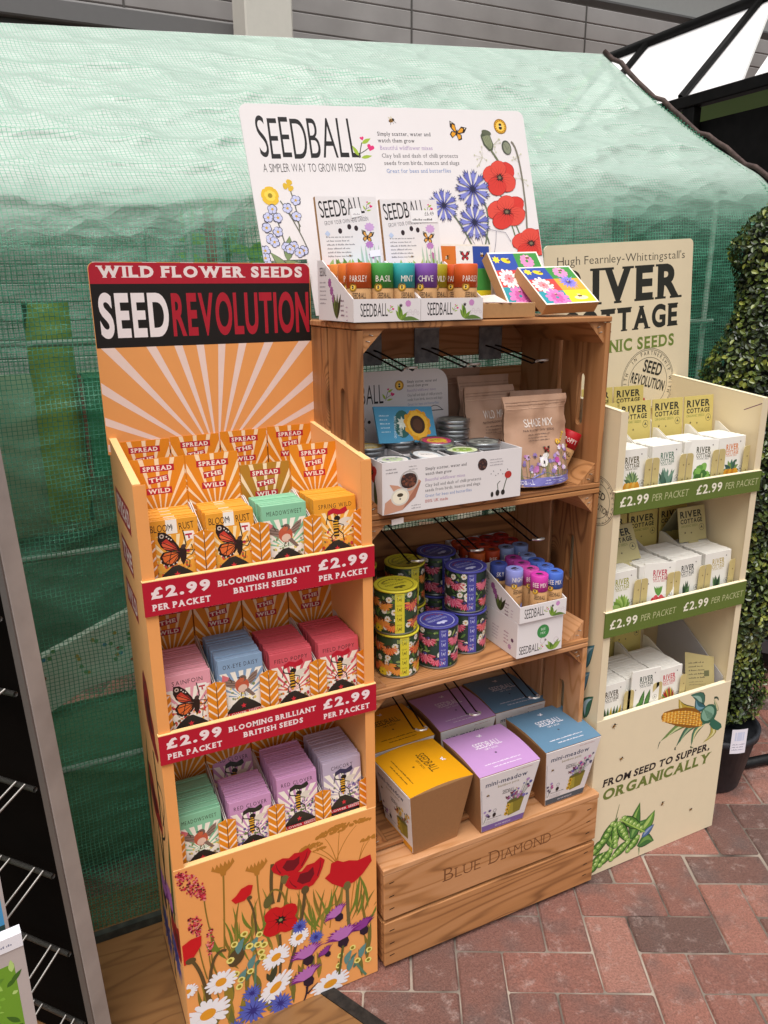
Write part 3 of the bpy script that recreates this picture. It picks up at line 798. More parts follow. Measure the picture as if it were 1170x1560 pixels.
def bee(p, x, y, s, rot=0):
    ca, sa = cos(rot), sin(rot)
    def T(a, b): return (x+(a*ca-b*sa)*s, y+(a*sa+b*ca)*s)
    for a in (1, -1): p.leaf(*T(0, 0), *T(.25*a-.2, .65), s*.3, 'cfc6b4')
    p.ell(*T(-.15, 0), s*.42, s*.26, 'a9772b', rot, 10); p.ell(*T(.2, .02), s*.2, s*.22, '2b2118', rot, 10); p.ell(*T(-.2, 0), s*.1, s*.25, '2b2118', rot, 8); p.ell(*T(-.48, 0), s*.1, s*.14, '2b2118', rot, 8)
    for k in (-.3, 0, .25): p.line([T(k, -.2), T(k*1.8, -.55)], s*.05, '2b2118')
def butterfly_top(p, x, y, s, c='e39a1c', rot=0, edge='2a1a10'):
    ca, sa = cos(rot), sin(rot)
    def T(q): return [(x+(a*ca-b*sa)*s, y+(a*sa+b*ca)*s) for a, b in q]
    for g_ in (1, -1):
        p.poly(T([(0, .05), (g_*.35, .75), (g_*.95, .85), (g_*.8, .3), (g_*.3, -.02)]), edge); p.poly(T([(g_*.1, .1), (g_*.36, .6), (g_*.62, .62), (g_*.58, .28), (g_*.26, .06)]), c)
        p.poly(T([(0, 0), (g_*.55, -.02), (g_*.68, -.4), (g_*.35, -.68), (g_*.08, -.3)]), edge); p.poly(T([(g_*.1, -.06), (g_*.46, -.08), (g_*.54, -.36), (g_*.33, -.56), (g_*.12, -.26)]), c)
        p.ell(*T([(g_*.75, .7)])[0], s*.06, s*.06, 'f0ead8', n=6)
    p.ell(x, y, s*.07, s*.35, edge, rot, 8)
def monarch(p, x, y, s):
    """side-on butterfly holding up a placard"""
    K = '2a1713'
    def T(q): return [(x+a*s, y+b*s) for a, b in q]
    p.poly(T([(-.62, .95), (-.35, .92), (-.1, .7), (.15, .3), (.28, -.02), (.0, .05), (-.35, .1), (-.55, .3), (-.66, .6)]), K)
    p.poly(T([(-.5, .5), (-.3, .62), (-.02, .38), (.2, .06), (-.2, .12), (-.45, .2)]), 'c2382b')
    p.poly(T([(-.52, .42), (-.3, .45), (.0, .2), (-.2, .14), (-.42, .2)]), 'dd5f3c')
    p.poly(T([(-.5, .05), (-.2, .08), (.26, -.02), (.2, -.3), (.0, -.55), (-.3, -.62), (-.58, -.42), (-.64, -.15)]), K)
    p.poly(T([(-.42, .0), (-.15, .02), (.16, -.06), (.1, -.28), (-.06, -.46), (-.28, -.5), (-.48, -.36), (-.53, -.14)]), 'd9692f')
    for q in ([(-.45, .48), (.2, .05)], [(-.5, .3), (.2, .02)], [(-.25, .6), (.2, .05)], [(-.5, -.12), (.2, -.05)], [(-.4, -.4), (.2, -.06)], [(-.12, -.48), (.2, -.07)], [(-.15, .02), (-.3, -.5)]): p.line(T(q), s*.035, K)
    p.ell(*T([(-.48, .76)])[0], s*.1, s*.1, 'c9b6a8', n=9); p.ell(*T([(-.48, .76)])[0], s*.05, s*.05, K, n=7)
    rr = random.Random(2)
    for q in ((-.28, .72), (-.2, .62), (-.1, .56), (-.6, -.3), (-.5, -.5), (-.3, -.57), (-.1, -.52), (.05, -.46), (-.58, .1)): p.ell(*T([q])[0], s*.035, s*.035, 'e8d8cc', n=6)
    p.poly(T([(.2, .15), (.42, .2), (.5, .0), (.46, -.35), (.32, -.62), (.22, -.4)]), K)
    p.ell(*T([(.38, .2)])[0], s*.12, s*.1, '463330', .5, 9)
    p.line(T([(.45, .05), (.78, .0), (.72, .25)]), s*.04, K); p.line(T([(.42, -.1), (.7, -.2), (.9, .1)]), s*.04, K)
    p.line(T([(.5, .25), (.42, .92)]), s*.05, K)
    p.poly(T([(.44, .86), (.86, .84), (.98, .42), (.72, .5), (.56, .42)]), 'efe9e2'); p.poly(T([(.5, .74), (.8, .74), (.78, .66), (.68, .66), (.7, .52), (.62, .52), (.62, .66), (.5, .66)]), 'b52a3a')
    p.line(T([(.38, -.3), (.6, -.45), (.55, -.75)]), s*.035, K)
def wasp(p, x, y, s, flag='b5172c'):
    K = '1e1713'
    def T(q): return [(x+a*s, y+b*s) for a, b in q]
    p.leaf(*T([(.1, .25)])[0], *T([(.75, .38)])[0], s*.24, 'd9cfc0'); p.leaf(*T([(.1, .2)])[0], *T([(.66, .08)])[0], s*.2, 'd9cfc0')
    p.ell(*T([(.06, .42)])[0], s*.15, s*.12, K, n=10); p.ell(*T([(0, .2)])[0], s*.14, s*.16, 'd8a02c', n=10)
    for k in (.28, .16, .06): p.line(T([(-.14, k), (.14, k)]), s*.05, K)
    p.poly(T([(-.1, .06), (.12, .04), (.1, -.3), (.0, -.52), (-.12, -.3)]), 'd8a02c')
    for k in (-.05, -.2, -.34): p.line(T([(-.13, k), (.12, k)]), s*.08, K)
    p.line(T([(.02, .28), (-.35, .4), (-.4, .5)]), s*.05, K); p.line(T([(-.46, .2), (-.34, .78)]), s*.04, K)
    p.line(T([(.05, .5), (.18, .72)]), s*.03, K); p.line(T([(0, .5), (-.06, .7)]), s*.03, K)
    p.line(T([(.08, -.1), (.3, -.3), (.34, -.62)]), s*.05, K); p.line(T([(-.08, -.2), (-.24, -.35), (-.2, -.66)]), s*.05, K); p.line(T([(.1, .2), (.34, .1), (.3, -.1)]), s*.04, K)
    p.poly(T([(-.36, .78), (-.1, .9), (.2, .8), (.5, .92), (.56, .72), (.4, .6), (.1, .58), (-.1, .66), (-.37, .58)]), flag)
def robin(p, x, y, s):
    def T(q): return [(x+a*s, y+b*s) for a, b in q]
    p.poly(T([(-.2, .1), (-.75, .55), (-.9, .35), (-.8, .05), (-.4, -.15)]), '8d7468'); p.poly(T([(.2, .1), (.55, .5), (.85, .62), (.8, .3), (.45, -.1)]), '8d7468')
    for k in (.0, .12, .24): p.line(T([(-.35, k), (-.78, .1+k*1.3)]), s*.03, '4c3a33'); p.line(T([(.35, k), (.74, .15+k*1.4)]), s*.03, '4c3a33')
    p.ell(*T([(0, -.05)])[0], s*.36, s*.4, 'b9563c', .2, 14); p.ell(*T([(.02, -.22)])[0], s*.24, s*.2, 'd9b8a6', .2, 12); p.ell(*T([(.05, .3)])[0], s*.2, s*.18, '6d5a50', 0, 12); p.ell(*T([(0, .24)])[0], s*.14, s*.12, 'c0603f', 0, 10)
    p.poly(T([(-.1, .34), (-.25, .4), (-.1, .42)]), '2a2220'); p.ell(*T([(.02, .36)])[0], s*.03, s*.03, '1a1513', n=6)
    p.poly(T([(.1, -.35), (.5, -.75), (.65, -.7), (.3, -.25)]), '7b655a'); p.line(T([(-.05, -.42), (-.1, -.65)]), s*.04, '3a2b25'); p.line(T([(.1, -.42), (.12, -.65)]), s*.04, '3a2b25')
    p.poly(T([(-.62, .5), (-.95, .7), (-1.0, .3), (-.7, .35)]), 'd86f76'); p.line(T([(-.62, .5), (-.5, .2)]), s*.04, '3a2b25')
def meadow(p, x0, x1, y0, y1, cols, n=40, seed=1, r=.003):
    rr = random.Random(seed)
    for k in range(n):
        t = rr.random()**1.5; p.ell(rr.uniform(x0, x1), y0+(y1-y0)*t, r*rr.uniform(.5, 1.3), r*rr.uniform(.5, 1.2), rr.choice(cols), rr.random()*3, 6, up=(k % 5 == 0))

# ---------------------------------------------------------------- seed packets
PW, PH, PT = .089, .122, .0087
def flower_packet(name, colour, title, art, accent, stripe=False, strip='c2182e', n0=0):
    mb = MB(); paper = ink(colour, .42); edge = ink('e7e1da', .6)
    mb.box(-PW/2, PW/2, 0, PT*.62, 0, PH, paper, .5, .0008)
    p = Pr(mb, (-PW/2, 0, 0), (1, 0, 0), (0, 0, 1), (0, -1, 0), clip=(.001, .0005, PW-.001, PH-.0005))
    base = PH*.80
    p.rect(.001, 0, PW-.001, base, 'efe6d8' if colour != 'e39a2e' else 'e9a33a')
    p.rays(PW*.5, PH*.30, .13, [18+i*16 for i in range(10)], 6.5, colour if colour != 'e39a2e' else 'f3dcae')
    p.rect(0.001, base-.004, PW-.001, PH, colour)
    if stripe:
        p.rect(PW*.36, base-.002, PW*.58, PH-.0005, 'eee6dc')
        p.text('BLOOM', .005, PH*.83, .0125, '241812', .0, .62, jit=.12); p.text('N', PW*.43, PH*.855, .006, '3a2a20', .0); p.text('RUST', PW*.62, PH*.83, .0125, '241812', .0, .62, jit=.12)
    else:
        p.text(title, PW/2, PH*.835, .0085, '2b1f1c', .0, .6, al='c', track=.12, width=min(PW*.78, .0072*len(title)))
    meadow(p, 0.004, PW-.004, PH*.08, PH*.50, accent, 120, hash(title) % 97 if False else len(title)*3)
    p.poly([(PW*.08, PH*.06), (PW*.25, PH*.2), (PW*.42, PH*.29), (PW*.55, PH*.3), (PW*.75, PH*.2), (PW*.94, PH*.08)], '2f2a24')
    p.star(PW*.5, PH*.16, .006, 'd0303a')
    if art == 'monarch': monarch(p, PW*.49, PH*.50, .042)
    elif art == 'robin': robin(p, PW*.5, PH*.53, .039)
    else: wasp(p, PW*.5, PH*.50, .045, art)
    p.rect(.001, 0, PW-.001, PH*.07, strip); p.text('FLOWER SEEDS', PW/2, PH*.018, .005, 'efe6e0', .01, al='c', width=PW*.8)
    o = mb.build(name); return o

def packet_stack(proto, x, y0, z0, n, pitch, lean, label, front_label, group, dz=0.0, rs=None):
    """a filed row of packets, frontmost first"""
    for k in range(n):
        o = proto.copy(); COL.objects.link(o); o.parent = None
        o.location = (x+rs.uniform(-.0012, .0012), y0+k*pitch+rs.uniform(-.0006, .0006), z0+dz*k/n+rs.uniform(-.0008, .0010))
        o.rotation_euler = (-lean+rs.uniform(-.006, .006), 0, rs.uniform(-.006, .006))
        tag(o, front_label if k == 0 else label, 'seed packet', group)

# ---------------------------------------------------------------- packet trays (open box, slanted flaps, tall printed card at the back)
def chevrons(p, x0, y0, x1, y1, a, step=.017, w=.0045, flip=1, c='f3ddcb'):
    p.up(); k = y0-.06
    while k < y1+.06:
        d = (x1-x0)*a*flip
        p.poly([(x0, k), (x1, k+d), (x1, k+d+w), (x0, k+w)], c, False); k += step
def spread_card(mb, w, z0, z1, y, lean, labels=True, c='dd861a'):
    """the tall header, printed with rays and three red strips"""
    th = .0022; n = Vector((0, -cos(lean), sin(lean))); v = Vector((0, sin(lean), cos(lean)))
    o = Vector((-w/2, y, z0)); H = z1-z0
    mb.prism([o, o+Vector((w, 0, 0)), o+Vector((w, 0, 0))+v*H, o+v*H], -n*th, ink(c, .5))
    p = Pr(mb, o, (1, 0, 0), v, n, clip=(.0006, .0006, w-.0006, H-.0006))
    p.rays(w/2, H-.125, .2, [24+i*13.2 for i in range(11)], 3.7, 'f3d8b4')
    for txt, yy, ww, hh, ro in (('SPREAD', H-.019, .062, .0125, 0.0), ('THE', H-.040, .038, .0125, .10), ('WILD', H-.062, .047, .0125, 0.0)):
        p.up(); ca, sa = cos(ro), sin(ro)
        q = [(-ww/2, -hh/2), (ww/2, -hh/2), (ww/2, hh/2), (-ww/2, hh/2)]
        p.poly([(w/2+a*ca-b*sa, yy+a*sa+b*ca) for a, b in q], 'b3202f')
        p.text(txt, w/2, yy-.0042, .0084, 'f1e2d6', .035, 1.0, .07, 'c', 0, ro, width=ww*.86)
def packet_tray(w, D, Hh, fl, label, group, lean=.08, face='dd861a', style='wild', walls=.105, back=None):
    t = thing('packet_tray', label, 'tray', (0, 0, 0), 0, group)
    mb = MB(); cream = ink('d9cfc9' if style == 'wild' else 'e3ddd2', .6)
    mb.box(-w/2, w/2, 0, D, 0, .002, cream)
    for sx in (-1, 1):
        x = sx*(w/2-.001)
        mb.prism([(x-.0008, 0, .002), (x-.0008, D, .002), (x-.0008, D, walls+.02), (x-.0008, D*.9, walls+.02), (x-.0008, .0, fl-.012)], (.0016, 0, 0), cream)
    mb.build('box_body', t)
    for sx in (-1, 1):
        m2 = MB(); fw_ = .0175 if style == 'wild' else .021
        xa, xb = (-w/2, -w/2+fw_) if sx < 0 else (w/2-fw_, w/2)
        if style == 'wild':
            pts = [(xa, 0, 0), (xb, 0, 0), (xb, 0, fl-.006 if sx < 0 else fl), (xa, 0, fl if sx < 0 else fl-.006)]
        else:
            r = .008; pts = [(xa, 0, 0), (xb, 0, 0)]
            q = [(xb, fl-r), (xb-r*.3, fl-r*.3), (xb-r, fl), (xa, fl)] if sx < 0 else [(xb, fl), (xa+r, fl), (xa+r*.3, fl-r*.3), (xa, fl-r)]
            pts += [(a, 0, b) for a, b in q]
        m2.prism([(a, -.0016, b) for a, _, b in pts], (0, .0014, 0), ink(face, .5))
        p = Pr(m2, (0, -.0016, 0), (1, 0, 0), (0, 0, 1), (0, -1, 0), clip=(xa+.0005, 0, xb-.0005, fl-.007))
        if style == 'wild': chevrons(p, xa, 0, xb, fl, 1.0, flip=-sx if True else 1)
        else:
            for k in (.35, .72): p.star((xa+xb)/2+sx*.003, fl*k, .0032, '6f5a2c', 4, .4)
        m2.build('front_flap', t)
    m3 = MB()
    if style == 'wild': spread_card(m3, w-.001, .002, Hh, D-.002, lean, c=back or face)
    else: river_card(m3, w-.004, .002, Hh, D-.002, lean)
    m3.build('header_card', t)
    return t
# ================================================================ ORANGE STAND
OR = ink('eba05c', .5, 'card', bump=.05, var=.03); ORI = ink('efb272', .55, 'card', var=.02); ORE = ink('f6c688', .6, 'card', var=.03); KR = ink('b58a5e', .8, 'card', scale=120)  # ORE is a paler copy: light from above painted onto the edges
def stand(name, label, X0, X1, Y0, Y1, front_h, strips, wall_f, wall_b, floors, col, coli, cole):
    t = thing(name, label, 'display stand', ((X0+X1)/2, (Y0+Y1)/2, 0)); ox, oy = t.location.x, t.location.y
    out = {'root': t, 'ox': ox, 'oy': oy}
    TH = .013
    for k, x in enumerate((X0, X1-TH)):
        mb = MB(); mb.M = Matrix.Translation((-ox, -oy, 0))
        pts = [(x, Y0+.003, .001), (x, Y1, .001), (x, Y1, wall_b), (x, Y0+.003, wall_f)]
        mb.prism(pts, (TH, 0, 0), coli)
        # doubled-over front return of the wall
        mb.box(x-.0005 if k == 0 else x-.008, x+TH+.008 if k == 0 else x+TH+.0005, Y0+.0005, Y0+.0025, front_h, wall_f, col)
        mb.prism([(x-.0003, Y0+.0028, wall_f+.0005), (x+TH+.0003, Y0+.0028, wall_f+.0005), (x+TH+.0003, Y1, wall_b+.0005), (x-.0003, Y1, wall_b+.0005)], (0, 0, .0015), cole)
        out['wall%d' % k] = mb
    for z in floors:
        mb = MB(); mb.M = Matrix.Translation((-ox, -oy, 0)); mb.box(X0+TH, X1-TH, Y0+.004, Y1-.004, z-.006, z, coli); mb.build('shelf', t)
    mb = MB(); mb.M = Matrix.Translation((-ox, -oy, 0))
    mb.box(X0+.0005, X1-.0005, Y0, Y0+.003, .001, front_h, col); mb.box(X0+.0005, X1-.0005, Y0, Y0+.012, front_h+.0002, front_h+.002, cole); out['front'] = mb
    mb = MB(); mb.M = Matrix.Translation((-ox, -oy, 0)); mb.box(X0+TH, X1-TH, Y1-.004, Y1-.001, .001, wall_b-.01, coli); mb.build('rear_panel', t)
    out['strips'] = []
    for (a, b) in strips:
        mb = MB(); mb.M = Matrix.Translation((-ox, -oy, 0)); out['strips'].append(mb)
    return out
X0, X1, Y0, Y1 = .150, .589, 1.285, 1.605
S = stand('seed_stand', 'tall orange cardboard stand with red header and meadow flower front', X0, X1, Y0, Y1, .458, ((.702, .763), (1.003, 1.067)), 1.240, 1.272, (.425, .735, 1.040), OR, ORI, ORE)
RT = S['root']
# --- front panel artwork (coordinates in metres from its lower left corner)
mb = S['front']; p = Pr(mb, (X0, Y0, 0), (1, 0, 0), (0, 0, 1), (0, -1, 0), clip=(.002, .002, X1-X0-.002, .456))
mm = lambda *q: tuple((a/1000, b/1000) for a, b in q)
TAN, OLV, DK, GRN = 'b3762c', '7d6a2a', '5c4a2c', '6f7a2c'
for (a, b) in (((340, 348), (392, 428)), ((345, 330), (352, 428)), ((345, 340), (318, 420)), ((342, 350), (285, 412)), ((340, 345), (268, 408)), ((395, 330), (424, 380)), ((397, 335), (410, 376))):
    p.curve((a[0]/1000, a[1]/1000), ((a[0]*.6+b[0]*.4)/1000, (a[1]*.3+b[1]*.7)/1000), (b[0]/1000, b[1]/1000), .0024, TAN, .0012)
p.curve((.322, .18), (.335, .28), (.343, .345), .003, TAN, .002); p.curve((.372, .19), (.38, .28), (.396, .33), .0025, TAN)
rr = random.Random(4)
for cx, cy, rx, ry, n_ in ((392, 436, 34, 9, 60), (330, 430, 34, 12, 70), (286, 412, 26, 10, 40), (422, 384, 22, 9, 38), (350, 440, 26, 8, 40), (306, 400, 16, 5, 16)):
    for k in range(n_):
        a = rr.uniform(0, pi); d = rr.random()**.5
        p.ell((cx+rx*cos(a)*d)/1000, (cy-4+ry*sin(a)*d)/1000, rr.uniform(.0026, .0050), rr.uniform(.0018, .0030), TAN, rr.random(), 6, up=(k % 8 == 0))
for cx, cy, bx, by in ((97, 428, 86, 230), (166, 402, 184, 190)):
    p.curve((cx/1000, cy/1000), ((cx-4)/1000, (cy*.5+by*.5)/1000), (bx/1000, by/1000), .0035, '8f6f2c')
    q = [(cx-22, cy+2)]
    for i in range(13): q.append((cx-24+48*i/12+rr.uniform(-1, 1), cy+(14 if i % 2 else 3)+i*.6))
    q += [(cx+14, cy-2), (cx+6, cy-8), (cx+4, cy-16), (cx-5, cy-16), (cx-7, cy-8)]
    p.poly([(a/1000, b/1000) for a, b in q], TAN)
for (x, y, x2, y2, w_, bd_) in ((90, 200, 62, 300, 9, .01), (86, 236, 48, 262, 9, .012), (100, 190, 110, 330, 7, -.01), (112, 210, 126, 345, 6, .006), (112, 215, 150, 265, 8, -.008), (98, 236, 138, 205, 8, .006), (150, 240, 165, 330, 6, .008), (150, 250, 128, 310, 7, .006), (155, 235, 190, 288, 7, -.01), (140, 226, 104, 288, 8, .008), (300, 190, 272, 260, 7, .006), (305, 200, 330, 285, 7, -.006), (300, 215, 340, 240, 7, .008), (318, 200, 290, 300, 5, -.004), (320, 210, 352, 300, 5, .006), (280, 190, 300, 235, 7, -.004), (392, 190, 388, 262, 6, .003), (400, 190, 410, 265, 6, 0), (408, 190, 434, 240, 6, .004)):
    p.leaf(x/1000, y/1000, x2/1000, y2/1000, w_/1000, GRN if w_ != 6 else OLV, bd_)
for (x, y, x2, y2, w_) in ((60, 30, 40, 80, 12), (85, 20, 92, 90, 15), (112, 10, 118, 92, 16), (100, 15, 72, 70, 12)): p.leaf(x/1000, y/1000, x2/1000, y2/1000, w_/1000, '8f7a2c')
for k in range(46):
    x = rr.uniform(60, 430); z = rr.uniform(150, 230); p.leaf(x/1000, z/1000, (x+rr.uniform(-34, 34))/1000, (z+rr.uniform(60, 125))/1000, rr.uniform(.004, .0075), rr.choice([OLV, GRN, '8f7f35']), rr.uniform(-.012, .012))
for k in range(30):
    x = rr.uniform(20, 420); z = rr.uniform(5, 90); p.leaf(x/1000, z/1000, (x+rr.uniform(-16, 16))/1000, (z+rr.uniform(50, 90))/1000, rr.uniform(.008, .015), rr.choice(['8f7a2c', '7d6a2a', '6f6a30']), rr.uniform(-.006, .006))
def stem(q, w_=.006, c=DK, w1=None):
    q = [(a/1000, b/1000) for a, b in q]; p.curve(q[0], q[1], q[2], w_, c, w1)
stem(((199, 401), (190, 340), (196, 300)), .0075); stem(((223, 390), (218, 340), (207, 300)), .007); stem(((268, 310), (262, 230), (223, 110)), .0075); stem(((206, 214), (208, 160), (201, 105)), .006); stem(((366, 282), (366, 220), (368, 167)), .008, '6a5f3a')
stem(((143, 334), (158, 300), (155, 235)), .0045); stem(((185, 318), (196, 350), (216, 322)), .004, OLV); stem(((216, 322), (222, 305), (226, 280)), .004, OLV)
# lupin-like red spikes
for cx0, cy0, cx1, cy1, wd, n_ in ((12, 450, 54, 372, 21, 230), (28, 336, 34, 290, 14, 90), (62, 294, 54, 228, 8, 44)):
    p.curve((cx1/1000, cy1/1000), (cx1/1000, cy1/1000-.05), ((cx1+12)/1000, (cy1-120)/1000), .0025, OLV)
    for k in range(n_):
        t_ = rr.random(); s_ = sin(pi*min(1, t_*.85+.12))
        p.ell((cx0+(cx1-cx0)*t_+rr.uniform(-1, 1)*wd*s_)/1000, (cy0+(cy1-cy0)*t_+rr.uniform(-5, 5))/1000, rr.uniform(.0018, .0034), rr.uniform(.0014, .0026), rr.choice(['c22a3e', 'd85a66', 'a01c30', 'e08a86', '5c1420']), rr.random()*3, 6, up=(k % 9 == 0))
poppy_side(p, .240, .380, .044, rot=.02); p.ell(.224, .352, .009, .011, '6f6238')
poppy_side(p, .272, .336, .047, rot=.22); p.ell(.268, .307, .009, .011, '5a4a2c')
q = [(314, 319), (326, 328), (330, 352), (345, 354), (358, 345), (372, 344), (392, 336), (424, 340), (427, 322), (405, 296), (385, 282), (355, 278), (330, 298)]
p.poly([(a/1000, b/1000) for a, b in q], 'bf1320'); p.ell(.366, .278, .009, .012, '6f6238')
poppy_open(p, .210, .252, .044, tilt=.3, sq=.9)
p.poly([(a/1000, b/1000) for a, b in [(108, 346), (118, 352), (130, 366), (146, 370), (155, 366), (150, 346), (135, 334), (116, 334)]], 'c8151f'); p.ell(.146, .337, .006, .005, DK)
p.poly([(a/1000, b/1000) for a, b in [(2, 276), (20, 285), (42, 286), (40, 262), (24, 240), (6, 226), (2, 226)]], 'c8151f'); p.ell(.016, .232, .011, .008, DK)
stem(((20, 228), (40, 190), (44, 100)), .0075); stem(((45, 100), (52, 250), (90, 226)), .0065); p.ell(.109, .198, .017, .024, '54432a', -.5); p.ell(.185, .310, .010, .016, '5f5a2f', -.3)
for cx, cy in ((121, 222), (144, 168), (122, 140), (152, 214), (366, 78), (402, 80), (372, 55)):
    p.leaf((cx-8)/1000, (cy-18)/1000, (cx+8)/1000, (cy+20)/1000, .016, '5f8886', .004); p.leaf((cx+4)/1000, (cy-14)/1000, (cx+20)/1000, (cy+4)/1000, .009, '4d6f5f', .002)
stem(((150, 165), (146, 120), (140, 60)), .005, '5a7c62'); stem(((380, 60), (396, 25), (408, 6)), .006, '5a7c62')
for cx, cy in ((139, 214), (157, 210), (162, 235), (130, 250), (107, 233), (173, 160), (163, 187), (106, 155), (137, 147), (116, 135), (111, 118), (375, 101), (340, 66), (386, 59), (414, 48), (417, 77), (345, 93), (165, 172), (96, 196), (170, 204)):
    p.ell(cx/1000, cy/1000, .0085, .008, 'e8d97c', 0, 9, wob=.12); p.ell(cx/1000, cy/1000, .0045, .0042, '8a7a1c', 0, 8)
daisy(p, .073, .149, .036, .85, .1); daisy(p, .195, .158, .036, .75, .5); daisy(p, .249, .188, .027, .8, .6); daisy(p, .190, .077, .050, .55, .7); daisy(p, .318, .024, .050, .62, .15); daisy(p, .040, .078, .052, .78, .2); daisy(p, .003, .158, .024)
for cx, cy, r_ in ((137, 87, 24), (199, 27, 31), (288, 171, 19), (251, 216, 20), (136, 38, 38), (95, 10, 22)): cornflower(p, cx/1000, cy/1000, r_/1000)
for cx, cy, r_, ro in ((401, 152, 29, .3), (338, 214, 27, .5), (351, 146, 36, .15), (309, 120, 19, .6), (265, 134, 34, .2), (262, 74, 34, .3)): thistle(p, cx/1000, cy/1000, r_/1000, ro, *(('8a3a8c', '5e1a60') if cx in (401, 309) else ()))
stem(((352, 118), (346, 80), (340, 40)), .006, '5a5a2c'); stem(((262, 44), (262, 20), (250, 2)), .006, '2b1a2c', .003); stem(((262, 22), (275, 34), (288, 42)), .005, '2b1a2c', .002)
p.leaf(.178, .095, .196, .14, .016, '3f3f2a'); p.leaf(.178, .1, .172, .125, .01, '3f3f2a')
mb.build('front_panel', RT)
# --- price strips
for mb, (a, b) in zip(S['strips'], ((.702, .763), (1.003, 1.067))):
    RD = ink('b4152d', .45); mb.box(X0-.002, X1+.003, Y0-.004, Y0-.0005, a, b, RD); mb.box(X0-.002, X1+.003, Y0-.004, Y0+.006, b+.0002, b+.0018, ORE)
    p = Pr(mb, (X0-.002, Y0-.004, a), (1, 0, 0), (0, 0, 1), (0, -1, 0)); CW = 'f0dcdc'
    for xx in (.013, .325):
        p.text('\u00a32.99', xx, .032, .021, CW, .05, 1.0, .07, 'l', width=.104); p.text('PER PACKET', xx+.001, .0095, .012, CW, .04, 1, .07, width=.102)
    p.text('BLOOMING BRILLIANT', .220, .0345, .0115, CW, .04, 1, .07, 'c', width=.178); p.text('BRITISH SEEDS', .220, .0155, .0115, CW, .04, 1, .07, 'c', width=.122)
    mb.build('price_strip', RT)
# --- side walls with their printing
for k in (0, 1):
    mb = S['wall%d' % k]
    if k == 0:
        p = Pr(mb, (X0, Y1, 0), (0, -1, 0), (0, 0, 1), (-1, 0, 0), clip=(.002, .003, Y1-Y0-.006, 1.235))
        for cx, zz_, tx in ((.133, 1.150, 'SPREAD'), (.125, 1.057, 'THE'), (.122, .963, 'WILD')):
            L_ = {'SPREAD': .195, 'THE': .145, 'WILD': .15}[tx]
            cy, ro = zz_, 0
            p.up(); q = [(-L_/2, -.027), (L_/2, -.027), (L_/2, .027), (-L_/2, .027)]
            p.poly([(cx+a*cos(ro)-b*sin(ro), cy+a*sin(ro)+b*cos(ro)) for a, b in q], 'a3202c')
            p.text(tx, cx, cy-.018, .036, 'e9d6cf', .035, 1, .06, 'c', width=L_*.88)
        poppy_side(p, .19, .74, .09, '8f1a1e', '4f1016', -1.2); p.curve((.20, .66), (.24, .55), (.16, .3), .02, '4a3f22', .012); p.curve((.22, .6), (.34, .63), (.23, .5), .006, '2c2620'); p.curve((.22, .57), (.3, .5), (.2, .45), .006, '2c2620')
        poppy_side(p, .13, .5, .08, 'a01c20', '5a1016', -.8); p.curve((.15, .45), (.2, .3), (.17, .05), .016, '40351f'); thistle(p, .22, .3, .06, .3); thistle(p, .12, .26, .06, .1); cornflower(p, .23, .17, .06, '4a4f9a', '2a2a6a'); cornflower(p, .1, .12, .07, '4a4f9a', '2a2a6a')
        for q in ((.06, .3), (.26, .45), (.05, .55)): p.leaf(q[0], q[1]-.2, q[0]+.05, q[1]+.1, .03, '4f5a28', .01)
        poppy_side(p, .27, .24, .07, 'a01c20', '5a1016', .4); p.rect(0, 0, .3, .02, '5a1c1a')
    mb.build('side_panel', RT)
# --- header board
mb = MB(); ox, oy = S['ox'], S['oy']; mb.M = Matrix.Translation((-ox, -oy, 0))
hx0, hx1, hz0, hz1, hy = .145, .587, 1.238, 1.607, 1.580
def rr_pts(x0, x1, z0, z1, r, top_only=True, k=6):
    P = [(x0, z0), (x1, z0)] if top_only else []
    cs = [(x1-r, z1-r, 0), (x0+r, z1-r, 90)]+([] if top_only else [(x0+r, z0+r, 180), (x1-r, z0+r, 270)])
    for cx, cz, a0 in cs:
        for i in range(k+1):
            a = radians(a0+90*i/k); P.append((cx+r*cos(a), cz+r*sin(a)))
    return P
mb.prism([(a, hy, b) for a, b in rr_pts(hx0, hx1, hz0, hz1, .014)], (0, .004, 0), OR, side=ORE)
HW = hx1-hx0
p = Pr(mb, (hx0, hy, 1.2), (1, 0, 0), (0, 0, 1), (0, -1, 0), clip=(.001, .0, HW-.001, .407))
p.rays(HW*.5, .005, .6, [12, 25, 37, 50, 63, 74.5, 84.5, 95, 105, 116, 129.5, 143, 155.5, 168], 3.6, 'eed3c8')
p.rect(.001, .2475, HW-.001, .3675, '17110f'); p.L += 1e-5
p.text('SEED', .012, .266, .084, 'efe4e4', .034, 1, 0, width=.130); p.text('REVOLUTION', .149, .266, .083, 'ad1a2c', .030, 1, 0, width=.288)
p.poly([(a-hx0, b-1.2) for a, b in rr_pts(hx0+.001, hx1-.001, 1.567, hz1-.001, .013)], 'b01a2e')
p.text('WILD FLOWER SEEDS', HW*.5, .3785, .0215, 'efdfdd', .05, 1, .075, 'c', width=.408)
mb.build('header_board', RT)

